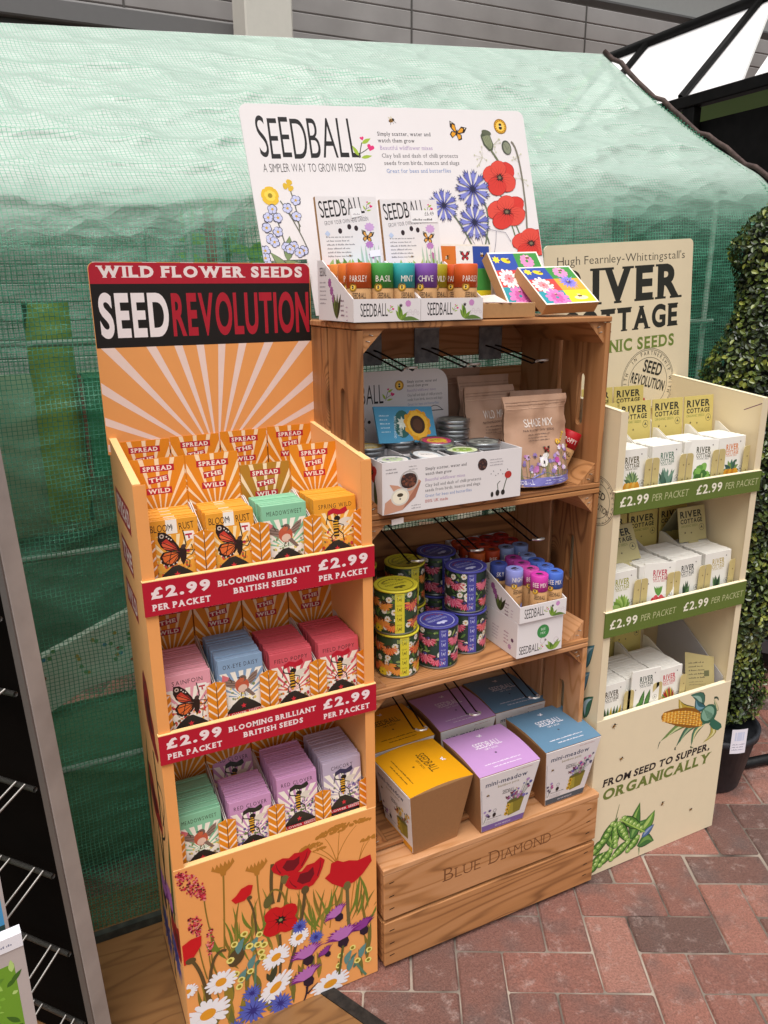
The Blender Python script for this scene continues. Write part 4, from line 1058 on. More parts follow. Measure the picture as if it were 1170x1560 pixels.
# --- trays and packets in the orange stand
MINT, PINK, BLUE, RED_, CLOV, LILA, ORG = '86bf9b', 'e09aa6', '86a0bd', 'cf5560', 'c892ba', 'b8a8bd', 'e39a2e'
WARM = ['c8452e', 'd9823a', 'c23a4a', 'e0b050', '7a6a3a']; COOL = ['e9e4da', 'd9c36a', '7a8a5a', 'efe9e0', '9a8a6a']; PURP = ['8a6aa0', 'b58ab5', '6a7a4a', '5a5a8a', 'c9a0c0']
protos = {
    'rust': flower_packet('seed_packet', ORG, 'BLOOM N RUST', 'monarch', WARM, True),
    'mead': flower_packet('seed_packet', MINT, 'MEADOWSWEET', 'robin', COOL),
    'wild': flower_packet('seed_packet', ORG, 'SPRING WILD', 'b5172c', WARM),
    'sain': flower_packet('seed_packet', PINK, 'SAINFOIN', 'monarch', WARM),
    'oxey': flower_packet('seed_packet', BLUE, 'OX-EYE DAISY', 'robin', COOL),
    'popp': flower_packet('seed_packet', RED_, 'FIELD POPPY', 'b5172c', WARM),
    'clov': flower_packet('seed_packet', CLOV, 'RED CLOVER', '2b2a22', PURP),
    'chic': flower_packet('seed_packet', LILA, 'CHICORY', '3a3450', PURP),
}
rs = random.Random(77)
cells = [.2145, .3185, .4225, .5265]; CWd = .1025
rows = (
    (1.040, 1.31, .112, .213, 14, ('rust', 'rust', 'mead', 'wild'), 'top', .10),
    (.735, 1.308, .168, .204, 22, ('sain', 'oxey', 'popp', 'popp'), 'middle', .10),
    (.425, 1.308, .170, .211, 22, ('mead', 'clov', 'clov', 'chic'), 'bottom', .10),
)
names = {'rust': 'orange bloom n rust packet with white stripe', 'mead': 'mint green meadowsweet packet', 'wild': 'orange packet with wasp waving a red flag', 'sain': 'pink sainfoin packet', 'oxey': 'grey blue ox-eye daisy packet', 'popp': 'red field poppy packet', 'clov': 'mauve red clover packet', 'chic': 'pale lilac chicory packet'}
pos4 = ('leftmost', 'second', 'third', 'rightmost')
for (z, y, D, Hh, n_, kinds, tier, fl) in rows:
    for c_ in range(4):
        lab = '%s printed orange packet tray on the %s shelf of the orange stand' % (pos4[c_], tier)
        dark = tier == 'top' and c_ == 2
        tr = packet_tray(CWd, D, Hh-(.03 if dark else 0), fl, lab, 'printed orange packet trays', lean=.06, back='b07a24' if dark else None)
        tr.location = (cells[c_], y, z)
        k = kinds[c_]; nm = names[k]
        other = kinds.count(k) > 1
        wh = ' in the %s tray' % pos4[c_]
        sx = {'rust': 'orange'}.get(k)
        dz = (.0, .010, .0, .0)[c_] if tier == 'middle' else (0, 0, .022, .028)[c_] if tier == 'bottom' else 0
        nn = n_-6 if (tier, c_) == ('bottom', 1) else n_
        packet_stack(protos[k], cells[c_], y+.0035, z+.0025+(dz if dz else 0), nn, (D-.045)/n_ if tier != 'top' else .0058, .075,
                     '%s filed behind in the %s %s tray' % (nm, tier, pos4[c_]),
                     'frontmost %s in the %s %s tray' % (nm, tier, pos4[c_]),
                     'packets in the %s %s tray of the orange stand' % (tier, pos4[c_]), 0, rs)
# second row of trays behind on the top shelf
for c_ in range(4):
    tr = packet_tray(CWd, .13, .222+.002*c_, .09, '%s empty tray in the back row of the orange stand top shelf' % pos4[c_], 'printed orange packet trays', lean=.04)
    tr.location = (cells[c_], 1.442, 1.040)
# one mauve packet lying askew behind the clover
o = protos['clov'].copy(); COL.objects.link(o); o.location = (.318, 1.425, .452); o.rotation_euler = (-.55, .0, -.12)
tag(o, 'mauve red clover packet slumped back alone behind the second bottom tray stack', 'seed packet', 'packets in the bottom second tray of the orange stand')
for o in protos.values(): bpy.data.objects.remove(o)
# ================================================================ WOODEN CRATES
WX = wood_mat('crate_pine_lengthwise', 0, '744a2b', 'b07a4c', 'c8946a'); WY = wood_mat('crate_pine_depthwise', 1, '744a2b', 'b07a4c', 'c8946a'); WZ = wood_mat('crate_pine_upright', 2, '744a2b', 'b07a4c', 'c8946a')
rw = random.Random(31)
def slot_board(mb, x0, x1, y0, y1, z0, z1, cy, cz, hw, hh, mat, tone):
    """board in the y-z plane with a rounded hand slot"""
    N = 32; inn, outp = [], []
    for i in range(N):
        a = 2*pi*(i+.5)/N; ca, sa = cos(a), sin(a)
        dz = hh-hw; iy = cy+hw*ca; iz = cz+hw*sa+(dz if sa > 0 else -dz)
        inn.append((iy, iz))
        k = min(((y1-cy)/ca if ca > 0 else (y0-cy)/ca if ca < 0 else 9), ((z1-cz)/sa if sa > 0 else (z0-cz)/sa if sa < 0 else 9))
        outp.append((cy+ca*k, cz+sa*k))
    cor = [(y1, z1), (y0, z1), (y0, z0), (y1, z0)]
    for c in cor:
        j = min(range(N), key=lambda i: (outp[i][0]-c[0])**2+(outp[i][1]-c[1])**2); outp[j] = c
    for i in range(N):
        j = (i+1) % N
        for x, fl in ((x0, 1), (x1, 0)):
            q = [(x,)+inn[i], (x,)+outp[i], (x,)+outp[j], (x,)+inn[j]]
            mb.face(q if fl else q[::-1], mat, tone)
        mb.face([(x0,)+inn[i], (x0,)+inn[j], (x1,)+inn[j], (x1,)+inn[i]], mat, tone)
        mb.face([(x0,)+outp[i], (x1,)+outp[i], (x1,)+outp[j], (x0,)+outp[j]], mat, tone)
def crate(label, x0, x1, y0, y1, z0, z1, gaps):
    t = thing('wooden_crate', label, 'crate', ((x0+x1)/2, (y0+y1)/2, z0), 0, 'pine crates stacked on their sides'); T = Matrix.Translation((-(x0+x1)/2, -(y0+y1)/2, -z0))
    th = .013; ym = y0+(y1-y0)*.47
    def add(nm, fn):
        mb = MB(); mb.M = T.copy(); fn(mb); mb.build(nm, t)
    for xs in (x0, x1-th):
        add('end_board', lambda mb: slot_board(mb, xs, xs+th, y0+.001, ym-.006, z0+th+.001, z1-th-.001, y0+.075, (z0+z1)/2+.005, .0125, .062, WZ, rw.random()))
        add('end_board', lambda mb: mb.box(xs, xs+th, ym+.006, y1-.012, z0+th+.001, z1-th-.001, WZ, rw.random(), .002))
    for zs in (z0, z1-th):
        add('side_board', lambda mb: mb.box(x0-.002, x1+.002, y0, ym-.005, zs+.0005, zs+th-.0005, WX, rw.random(), .002))
        add('side_board', lambda mb: mb.box(x0-.002, x1+.002, ym+.005, y1-.012, zs+.0005, zs+th-.0005, WX, rw.random(), .002))
    lv = [z0]+[q for g in gaps for q in g]+[z1]
    for i in range(0, len(lv), 2):
        add('base_slat', lambda mb: mb.box(x0, x1, y1-.0115, y1, lv[i]+.001, lv[i+1]-.001, WX, rw.random(), .002))
    s_ = .046
    for cx, sx in ((x0+th+.0006, 1), (x1-th-.0006, -1)):
        for cz, sz in ((z0+th, 1), (z1-th, -1)):
            def blk(mb):
                mb.prism([(cx, y0+.006, cz), (cx+sx*s_, y0+.006, cz), (cx, y0+.006, cz+sz*s_)], (0, y1-y0-.022, 0), WY, rw.random())
                for q in (.25, .5): mb.tube([(cx+sx*s_*q*.6, y0+.0055, cz+sz*s_*(.7-q)), (cx+sx*(s_*q*.6+.009), y0+.0055, cz+sz*(s_*(.7-q)+.002))], .0008, ink('b9b4ac', .35, 'staple', .8), 5)
            add('corner_block', blk)
    return t
UX0, UX1, UY0, UY1 = .586, 1.204, 1.335, 1.662
crate('topmost pine crate, open fronted, with white seed tubes tray on top', UX0, UX1, UY0, UY1, 1.100, 1.492, ((1.205, 1.222), (1.362, 1.392)))
crate('middle pine crate holding the flowery tins and white tubes box', UX0, UX1, UY0, UY1, .7000, 1.0995, ((.82, .838), (.962, .985)))
crate('lower pine crate holding the tapered gift boxes', UX0, UX1, UY0, UY1, .292, .6995, ((.42, .44), (.56, .58)))
# base crate, open side down, stamped front
bx0, bx1, by0, by1 = .603, 1.228, 1.278, 1.668
t = thing('base_crate', 'stamped pine crate on the brick floor under all the other crates', 'crate', ((bx0+bx1)/2, (by0+by1)/2, 0)); T = Matrix.Translation((-(bx0+bx1)/2, -(by0+by1)/2, 0))
def badd(nm, fn):
    mb = MB(); mb.M = T.copy(); fn(mb); mb.build(nm, t)
NAIL = ink('2a2320', .5, 'nail', .6)
def front_slat(mb, a, b, tone, yy=by0, txt=None):
    mb.box(bx0+.001, bx1-.001, yy, yy+.013, a, b, WX, tone, .002)
    for x in (bx0+.02, bx1-.03):
        for q in (.22, .5, .8):
            zc = a+(b-a)*q; mb.prism([(x-.006, yy-.0004, zc-.0012), (x+.007, yy-.0004, zc+.0004), (x+.007, yy-.0004, zc+.0022), (x-.005, yy-.0004, zc+.0012)], (0, .002, 0), NAIL)
    if txt:
        p = Pr(mb, (bx0, yy, a), (1, 0, 0), (0, 0, 1), (0, -1, 0))
        p.text('B', .160, .048, .036, '6b4224', -.014, 1, .07, width=.025); p.text('LUE', .191, .048, .028, '6b4224', -.014, 1, .07, width=.070)
        p.text('D', .288, .048, .036, '6b4224', -.014, 1, .07, width=.030); p.text('IAMOND', .324, .048, .028, '6b4224', -.014, 1, .07, width=.150)
badd('front_slat', lambda mb: front_slat(mb, .012, .1365, .35)); badd('front_slat', lambda mb: front_slat(mb, .146, .272, .6, txt=1))
badd('rear_slat', lambda mb: mb.box(bx0, bx1, by1-.013, by1, .012, .272, WX, .4, .002))
for xs in (bx0+.0005, bx1-.0135):
    for a, b in ((.013, .13), (.147, .271)): badd('end_board', lambda mb: mb.box(xs, xs+.013, by0+.0135, by1-.0135, a, b, WY, rw.random(), .002))
for a, b in ((by0-.001, by0+.09), (by0+.096, by0+.22), (by0+.226, by1)): badd('top_board', lambda mb: mb.box(bx0-.001, bx1+.001, a, b, .2725, .288, WX, rw.random(), .002))
for x, sx in ((bx0+.014, 1), (bx1-.014, -1)):
    for y, sy in ((by0+.0135, 1), (by1-.0135, -1)): badd('corner_post', lambda mb: mb.prism([(x, y, .001), (x+sx*.04, y, .001), (x, y+sy*.04, .001)], (0, 0, .27), WZ, .4))
# price ticket slips on two shelf edges
for (x, z, r_, lab) in ((.655, 1.086, .05, 'white ticket strip curling off the shelf under the white tins box'),):
    mb = MB(); mb.prism([(0, 0, 0), (.026, -.003, .003), (.026, -.003, .015), (.0, .0, .012)], (0, .0008, 0), ink('e2d9d6', .35)); o = mb.build('ticket_strip', loc=(x, UY0-.004, z)); tag(o, lab, 'ticket')

# ---------------------------------------------------------------- wire display hooks on steel plates
def hook(label, x, z, L_, dz, tone='3a3633'):
    t = thing('display_hook', label, 'hook', (x, UY1-.013, z), 0, 'wire hooks in the crates')
    mb = MB(); mb.box(-.034, .034, -.004, -.001, -.045, .035, noisy('galvanised_steel', '6e747a', '9aa0a6', 40, .35, .05), .5, .001); mb.box(-.034, .034, -.006, -.001, .034, .039, ink('8b9096', .35, 'steel', .8)); mb.build('back_plate', t)
    for s_ in (-1, 1):
        mb = MB(); xx = s_*.014
        mb.tube([(xx, -.004, -.01), (xx, -.03, -.012), (xx*.95, -L_, dz-.004), (xx*.9, -L_-.012, dz+.001)], .0022, ink('201c1a', .35, 'wire', .5), 6); mb.build('prong', t)
    mb = MB(); q = [(-.0126, -L_-.012, dz+.001), (-.0122, -L_-.022, dz+.004), (-.006, -L_-.028, dz+.005), (.006, -L_-.028, dz+.005), (.0122, -L_-.022, dz+.004), (.0126, -L_-.012, dz+.001)]
    mb.tube(q, .0028, ink('c9c6c2', .3, 'steel', .7), 6); mb.build('end_loop', t)
for x, nm in ((.752, 'left'), (.908, 'middle'), (1.092, 'right')): hook('%s steel plate hook at the back of the top crate' % nm, x, 1.425, .20, -.035)
for x, nm in ((.752, 'left'), (.908, 'middle'), (1.082, 'right')): hook('%s wire hook above the tins in the middle crate' % nm, x, 1.025, .235, -.055)
for x, nm in ((.764, 'left'), (.915, 'middle'), (1.095, 'right')): hook('%s wire hook above the tapered boxes in the lower crate' % nm, x, .60, .235, -.06)

# ================================================================ GOODS ON THE CRATES
WHT = ink('e2dcdc', .5, 'card', var=.02); KRAFT = ink('b08558', .8, 'kraft', scale=150, var=.1); KRD = ink('9c6f47', .8, 'kraft', scale=150, var=.1)
def logo(p, x, y, h, c='221d1e', w=.0, width=None, sp=True):
    W_ = width or h*2.9
    p.text('SEEDBALL', x, y, h, c, w, 1, 0, 'l', width=W_, jit=.05)
    if sp: sprig(p, x+W_+h*.08, y+h*.05, h*.55)
    return W_
def badge(p, x, y, r):
    p.ell(x, y, r, r, 'e2a51f', n=22); p.ring(x, y, r*.9, r*.98, '4a3a1a', 22); p.ell(x, y, r*.62, r*.62, 'f0c85a', n=16)
    for k in range(16):
        a = k*pi/8; p.ell(x+r*.77*cos(a), y+r*.77*sin(a), r*.07, r*.1, '4a3a1a', a, 5, up=False)
    p.ell(x, y+r*.22, r*.24, r*.2, '2a2015', n=9); p.ell(x, y-r*.18, r*.26, r*.26, '2a2015', n=9); p.ell(x, y+.02*r, r*.22, r*.06, 'f4ead0', n=8)
def lavender(p, x, y, s, c='b990c0'):
    p.curve((x, y), (x+s*.1, y+s*.5), (x, y+s), s*.05, '5f7a3a'); p.star(x, y+s, s*.3, c, 9, .7, 0, .8, .1)
# ---- the big printed backboard
CAMP = Vector((0, 0, 1.55)); BO = CAMP+(Vector((.491, 1.6, 1.609))-CAMP)*1.0; BU = Vector((.99807685, -.03059798, .05391072)); BV = Vector((-.04449563, .25188674, .96673327)); BN = Vector((-.04315948, -.96727289, .25004085))
mb = MB(); BW_, BH_, BB = .690, .324, -.118; PO = BO
def bpt(x, y, d=0): return PO+BU*x+BV*y+BN*d
q = [(.004, .002), (.098, .002), (.098, BB), (.697, BB)]+rr_pts(.004, .697, BB, .324, .018)[2:]
mb.prism([bpt(a, b, -.003) for a, b in q], BN*.003, WHT)
p = Pr(mb, PO, BU, BV, BN, clip=(.005, BB+.01, .695, .323))
p.text('SEEDBALL', .034, .214, .083, '1f1b1c', -.004, 1, 0, 'l', width=.225, jit=.07)
sprig(p, .256, .214, .044)
p.text('A SIMPLER WAY TO GROW FROM SEED', .035, .1845, .017, '2a2526', -.01, 1, 0, 'l', width=.232, jit=.06)
for (x0_, w_, y_, tx, c_, wt) in ((.307, .132, .262, 'Simply scatter, water and', '4a4548', .012), (.306, .090, .2475, 'watch them grow', '4a4548', .012), (.309, .130, .2315, 'Beautiful wildflower mixes', 'a58ab5', .0), (.310, .192, .2145, 'Clay ball and dash of chilli protects', '5a5558', .0), (.313, .190, .1985, 'seeds from birds, insects and slugs', '5a5558', .0), (.316, .162, .181, 'Great for bees and butterflies', '7f93c0', .0)):
    p.text(tx, x0_, y_, .0088, c_, wt, 1, .04, 'l', width=w_)
bee(p, .348, .296, .015, .3); butterfly_top(p, .508, .271, .024, rot=-.35); badge(p, .628, .287, .0175)
# left flowers
for a, b in (((60, 125), (104, 20)), ((83, 158), (92, 60)), ((40, 115), (60, -30)), ((73, 100), (95, 70))): p.curve((a[0]/1000, a[1]/1000), ((a[0]+b[0])/2000+.008, (a[1]+b[1])/2000), (b[0]/1000, b[1]/1000), .0026, '6a6a5c')
for a, b, w_ in (((55, 0), (68, 52), 18), ((60, -30), (20, 20), 16), ((48, 0), (100, -20), 14)): p.leaf(a[0]/1000, a[1]/1000, b[0]/1000, b[1]/1000, w_/1000+.003, '3c463a'); p.leaf(a[0]/1000, a[1]/1000, b[0]/1000, b[1]/1000, w_/1000, '7d8f62')
p.petals(.040, .136, 5, .004, .021, .022, 'e2b830', .3); p.petals(.040, .136, 5, .003, .012, .012, 'f0d050', .3); p.ell(.040, .136, .005, .005, '9a8420'); p.petals(.083, .156, 3, .0, .013, .014, 'd9b030', 1.2)
for a, b in ((28, 91), (49, 90), (21, 70), (44, 61), (26, 47), (40, 108), (73, 109), (57, 29), (74, 30), (94, 20), (10, 23), (8, 8), (94, 125), (90, 92), (84, 16), (33, 40), (12, -8), (22, -20), (64, 24)):
    p.petals(a/1000, b/1000, 5, .002, .0115, .0108, '4a4858', a*.1); p.petals(a/1000, b/1000, 5, .002, .0100, .0088, 'c3c6e6', a*.1); p.ell(a/1000, b/1000, .0028, .0028, 'c9a040', n=8)
# right flowers
for k in range(26):
    a = rr.uniform(0, 2*pi); cx, cy = ((.60, .243), (.567, .215), (.655, .21), (.664, .165))[k % 4]; d = rr.uniform(.006, .03); p.line([(cx, cy), (cx+d*cos(a), cy+d*sin(a))], .0006, 'b9b89c'); p.ell(cx+d*cos(a), cy+d*sin(a), .002, .002, 'c9c8a8', n=6)
p.curve((.590, .236), (.605, .215), (.612, .200), .005, '6d7358'); p.curve((.652, .252), (.672, .24), (.668, .118), .0045, '7a7568'); p.curve((.668, .12), (.668, .09), (.660, .03), .0045, '7a7568'); p.curve((.60, .13), (.64, .06), (.66, -.05), .003, '62704c'); p.curve((.62, .06), (.63, .02), (.64, -.06), .003, '62704c')
p.poly(mm((570, 265), (578, 276), (594, 272), (602, 245), (598, 232), (588, 230), (575, 244)), '4f5642'); p.poly(mm((574, 262), (594, 268), (599, 245), (596, 236), (590, 234), (579, 246)), '8a9070')
for k in range(4): p.line([(.577+k*.005, .262+k*.0015), (.589+k*.002, .236)], .0008, '4f5642')
p.ell(.587, .272, .013, .006, '5c614c', -.25); p.ell(.637, .238, .013, .017, '4f5448', .2); p.ell(.638, .237, .010, .014, '868a74', .2); p.line([(.632, .246), (.638, .232), (.643, .24)], .001, '4f5448')
def poppy_big(x, y, r, sq, tl):
    for k, (dx, dy, rr2) in enumerate(((-.45, .15, .62), (.4, .35, .62), (.42, -.3, .6), (-.25, -.5, .6), (.0, .55, .5))):
        p.ell(x+dx*r, y+dy*r*sq, rr2*r*1.03, rr2*r*.95*sq, '8f1f1c', tl, 16, wob=.04); p.ell(x+dx*r, y+dy*r*sq, rr2*r, rr2*r*.92*sq, 'd1382f' if k % 2 else 'd94a3c', tl, 16, wob=.03)
    for k in range(20):
        a = k*pi/10; p.line([(x+r*.2*cos(a), y+r*.2*sin(a)*sq), (x+r*.72*cos(a), y+r*.72*sin(a)*sq)], r*.02, 'a8281f', r*.006)
    p.star(x, y, r*.3, '2f1713', 12, .55, 0, sq, .2); p.star(x, y, r*.14, '7a6a52', 8, .5, 0, sq)
poppy_big(.606, .168, .042, .93, .2); poppy_big(.612, .088, .051, .72, .35); poppy_big(.668, .012, .05, .7, .1)
for cx, cy, r_ in ((446, 107, 36), (528, 142, 44), (520, 66, 40)):
    p.curve((cx/1000+.02, cy/1000-.02), (cx/1000+.05, cy/1000-.06), (.52, -.03), .0035, '66735a')
    for k in range(11):
        a = k*2*pi/11+cx; x, y = cx/1000, cy/1000; r = r_/1000
        q = [(.2, -.03), (.58, -.09), (.97, -.20), (.82, -.08), (1.05, -.02), (.86, .03), (1.03, .11), (.78, .09), (.86, .19), (.54, .10), (.2, .03)]
        def R_(z): return [(x+r*z*(u*cos(a)-v*sin(a)), y+r*z*(u*sin(a)+v*cos(a))) for u, v in q]
        p.poly(R_(1.05), '33335a'); p.poly(R_(.97), '686cb6' if k % 2 else '7f83c8')
    p.star(cx/1000, cy/1000, r_/1000*.5, '3f3f7c', 13, .35, 0, 1, .2); p.star(cx/1000, cy/1000, r_/1000*.26, '23223f', 9, .5, .3)
for q in ([(480, -10), (483, 20), (500, 42), (520, 36)], [(520, 36), (560, 48), (600, 40), (612, 18)], [(530, 40), (534, 10), (540, -30)], [(500, 42), (515, 10), (522, -20)], [(575, 44), (570, 20), (560, -10)]): p.line([(a/1000, b/1000) for a, b in q], .0009, '4a4866')
tag(mb.build('display_board'), 'large white printed seed board with poppies leaning behind the topmost crate', 'sign')

# ---- tube trays on top
def tube(label, cap, x, y, z, group, nm='', r=.0235, h=.104, frac=.44, parent=None, rotz=0, dark=True):
    mb = MB(); cm = ink(cap, .5); k = h*(1-frac); mc = MB()
    mb.lathe([(.0005, 0), (r-.0005, 0), (r, .001), (r, k-.0004), (r-.0012, k-.0002), (r-.0012, k+.004)], KRAFT, 30)
    mc.lathe([(r-.001, k+.0003), (r+.0004, k+.0006), (r+.0004, h-.002), (r-.0014, h), (r-.003, h-.0006), (.0005, h-.0008)], cm, 30)
    def fn(X, Y, L): a = -pi/2+X/r; return Vector(((r+.0005+L)*cos(a), (r+.0005+L)*sin(a), Y))
    p = Pr(mc, fn=fn, clip=None)
    if nm: p.text(nm, -.007, k+.012, .011, 'f0e6da', .0, 1, 0, 'c', width=min(.034, .0062*len(nm)), res=1)
    p = Pr(mb, fn=fn, clip=None)
    p.text('SEEDBALL', -.006, k-.018, .010, '2a2320', .0, 1, 0, 'c', width=.027, res=1)
    greek(p, -.012, k-.026, .024, 1, .003, .005, '3a302a', seed=len(nm))
    p.star(.006, .010, .007, cap if cap not in ('c9571f',) else 'b03a3a', 8, .7); p.leaf(-.010, .002, -.004, .018, .006, '5a7a3a')
    badge(p, -.018, k+.002, .0075)
    q = Pr(mc, (0, 0, h-.0006), (1, 0, 0), (0, 1, 0))
    q.ell(0, .002, .009, .005, '3a3242' if dark else 'f0e6da', n=10); q.line([(-.008, -.006), (.008, -.006)], .0025, '3a3242' if dark else 'f0e6da')
    o = mb.build('seed_tube', loc=(x, y, z)); mc.build('cap', o); o.rotation_euler = (0, 0, rotz); tag(o, label, 'seed tube', group); return o
TZ = 1.4935
def open_tray(label, x0, x1, y0, y1, z, hf, hb, logo_w, nm='counter_tray', side=True):
    t = thing(nm, label, 'tray', ((x0+x1)/2, (y0+y1)/2, z)); w = x1-x0; d = y1-y0; th = .0022
    mb = MB(); mb.M = Matrix.Translation((-w/2, -d/2, 0)); mb.box(th, w-th, th, d-th, 0, th, WHT)
    mb.box(0, w, 0, th, 0, hf, WHT); mb.box(0, w, d-th, d, 0, hb, WHT)
    for x in (0, w-th): mb.prism([(x, th+.0002, .0003), (x, d-th-.0002, .0003), (x, d-th-.0002, hb), (x, d*.86, hb), (x, th+.0002, hf)], (th, 0, 0), WHT)
    p = Pr(mb, (0, 0, 0), (1, 0, 0), (0, 0, 1), (0, -1, 0), clip=(.001, .001, w-.001, hf-.001))
    p.text('SEEDBALL', w*.1, hf*.24, hf*.56, '221d1e', .0, 1, 0, 'l', width=w*logo_w, jit=.05)
    x_ = w*(.12+logo_w); sprig(p, x_, hf*.4, hf*.3)
    for k in range(7): p.leaf(w*.70, hf*.05, w*(.62+k*.03), hf*(.5+.3*sin(k)), hf*.16, ('6f8f2f', '8aa84a', '4f6f2a')[k % 3])
    p.leaf(w*.72, hf*.1, w*.99, hf*.02, hf*.3, '5f7a3a'); p.star(w*.81, hf*.78, hf*.16, 'c78ac0', 9, .8); p.star(w*.7, hf*.7, hf*.1, '3a2430', 5, .5)
    for k in range(5): p.ring(w*(.80+.04*k), hf*(.35+.1*(k % 2)), hf*.06, hf*.075, 'c9b9c0', 8)
    if side:
        p = Pr(mb, (0, d, 0), (0, -1, 0), (0, 0, 1), (-1, 0, 0), clip=(.002, .002, d-.003, hb))
        for k in range(3): p.star(d*(.36+.05*k), hb*(.62-.13*k), .010, 'a05a95', 9, .75)
        for k in range(6): p.leaf(d*.55, .004, d*(.42+.05*k), hb*(.35+.1*(k % 2)), .012, ('4f5a2a', '6a7a3a', '3a3a22')[k % 3])
        greek(p, d*.06, hb*.62, d*.2, 6, .004, .008, '8a8088'); greek(p, d*.66, hb*.32, d*.09, 4, .005, .009, '6a2a50'); greek(p, d*.8, hb*.22, d*.05, 4, .004, .008, 'b08aa5'); p.text('SEEDBALL', d*.07, hb*.74, .016, '4a4448', .0, 1, 0, 'l', width=d*.2)
    mb.build('box_body', t); return t, w, d
TY0, TY1 = 1.332, 1.512
ta, w_, d_ = open_tray('left white tray of herb seed tubes on the topmost crate', .579, .7205, TY0, TY1, TZ, .042, .116, .40)
tb, w_, d_ = open_tray('right white tray of herb seed tubes on the topmost crate', .7215, .863, TY0, TY1, TZ, .042, .116, .40)
def herb_card(tr, sticker):
    mb = MB(); n = Vector((0, -.985, .17)); v = Vector((0, .17, .985)); o = Vector((-.066, .066, .09)); ro = .035
    u = Vector((cos(ro), 0, sin(ro))); v = (v-u*v.dot(u)).normalized(); n = u.cross(v)
    mb.prism([o, o+u*.134, o+u*.134+v*.150, o+v*.150], -n*.010, WHT, side=KRAFT)
    p = Pr(mb, o, u, v, n, clip=(.001, .001, .133, .149))
    p.text('SEEDBALL', .008, .108, .032, '1f1b1c', .0, 1, 0, 'l', width=.098, rot=.10, jit=.05); p.text('GROW YOUR OWN HERB GARDEN', .014, .094, .008, '6a6468', .0, 1, 0, 'l', width=.098, rot=.09, jit=.05)
    sprig(p, .108, .122, .018)
    for k, (a, b) in enumerate(((.046, .083), (.067, .091), (.082, .088))): p.ell(a, b, .0045, .0055, '2f2024', n=10)
    greek(p, .014, .070, .062, 6, .0042, .0075, '7a757a', seed=4); butterfly_top(p, .105, .070, .015, rot=-.2, c='d99a4a'); p.star(.112, .090, .012, 'c9a0d0', 9, .75, 0, .8); p.star(.108, .055, .010, 'b57aba', 9, .75, 0, .8); p.star(.112, .034, .009, 'b06a9a', 9, .7)
    for k in range(22):
        x = .012+k*.0055; p.leaf(x, 0, x+rr.uniform(-.012, .012), rr.uniform(.014, .032), .011, rr.choice(['7a9a4a', '98b56a', '5f8038', 'a9b86a']))
    for k in range(5): p.leaf(.09+k*.009, 0, .088+k*.01, .055, .005, 'a9bfae')
    p.star(.018, .078, .006, 'b9c6e0', 4, .7); bee(p, .062, .034, .005)
    hc = mb.build('header_card', tr); mb = MB(); p = Pr(mb, o, u, v, n, base=.0009)
    if sticker: p.rect(.068, .103, .132, .128, 'eae6e6'); p.text('\u00a36.49', .102, .117, .008, '4a4648', 0, 1, 0, 'l', width=.022); greek(p, .072, .107, .05, 1, .006, .006, '4a4648')
    else: p.poly([(.074, .108), (.098, .112), (.096, .128), (.072, .126)], 'eae6e6'); greek(p, .078, .114, .016, 1, .004, .005, '9a969a'); p.poly([(.106, .030), (.130, .032), (.130, .045), (.106, .043)], 'efe9ee')
    mb.build('price_sticker', hc)
herb_card(ta, False); herb_card(tb, True)
capL = [['c9571f', '3f8f3f', '2f9a9e'], ['d8702a', '49a8a0', '4fb8c0'], ['d98038', '4fb0b8', '5a9fd0'], ['c65a24', '62bcc8', '6a8fd0']]
capR = [['7a4a9c', None, 'd0561f'], ['8a5ab0', 'a8991f', 'c9501c'], ['8f7ac0', 'b5a83a', 'c6a03a'], ['7f8fd0', 'c9b84a', 'd0602a']]
nmL = ['PARSLEY', 'BASIL', 'MINT']; nmR = ['CHIVE', 'WILD', 'PARSLEY']
cn = {'c9571f': 'orange', '3f8f3f': 'green', '2f9a9e': 'teal'}
for side, caps, nms, xc in (('left', capL, nmL, .6498), ('right', capR, nmR, .7923)):
    for j in range(4):
        for i in range(3):
            c_ = caps[j][i]
            if not c_: continue
            front = j == 0
            lab = ('%s herb seed tube in the front row of the %s white tray' % (nms[i].lower(), side)) if front else '%s herb tube, row %s from the front of the %s white tray, %s column' % (nms[i].lower() if j else '', ('one', 'two', 'three', 'four')[j], side, ('left', 'middle', 'right')[i])
            tube(lab.strip(), c_, xc+(i-1)*.0463+(.0 if side == 'left' else .0), TY0+.029+j*.041, TZ+.003, 'herb seed tubes on the topmost crate', nms[i], rotz=(-.15, .1, .25)[(i+j) % 3])
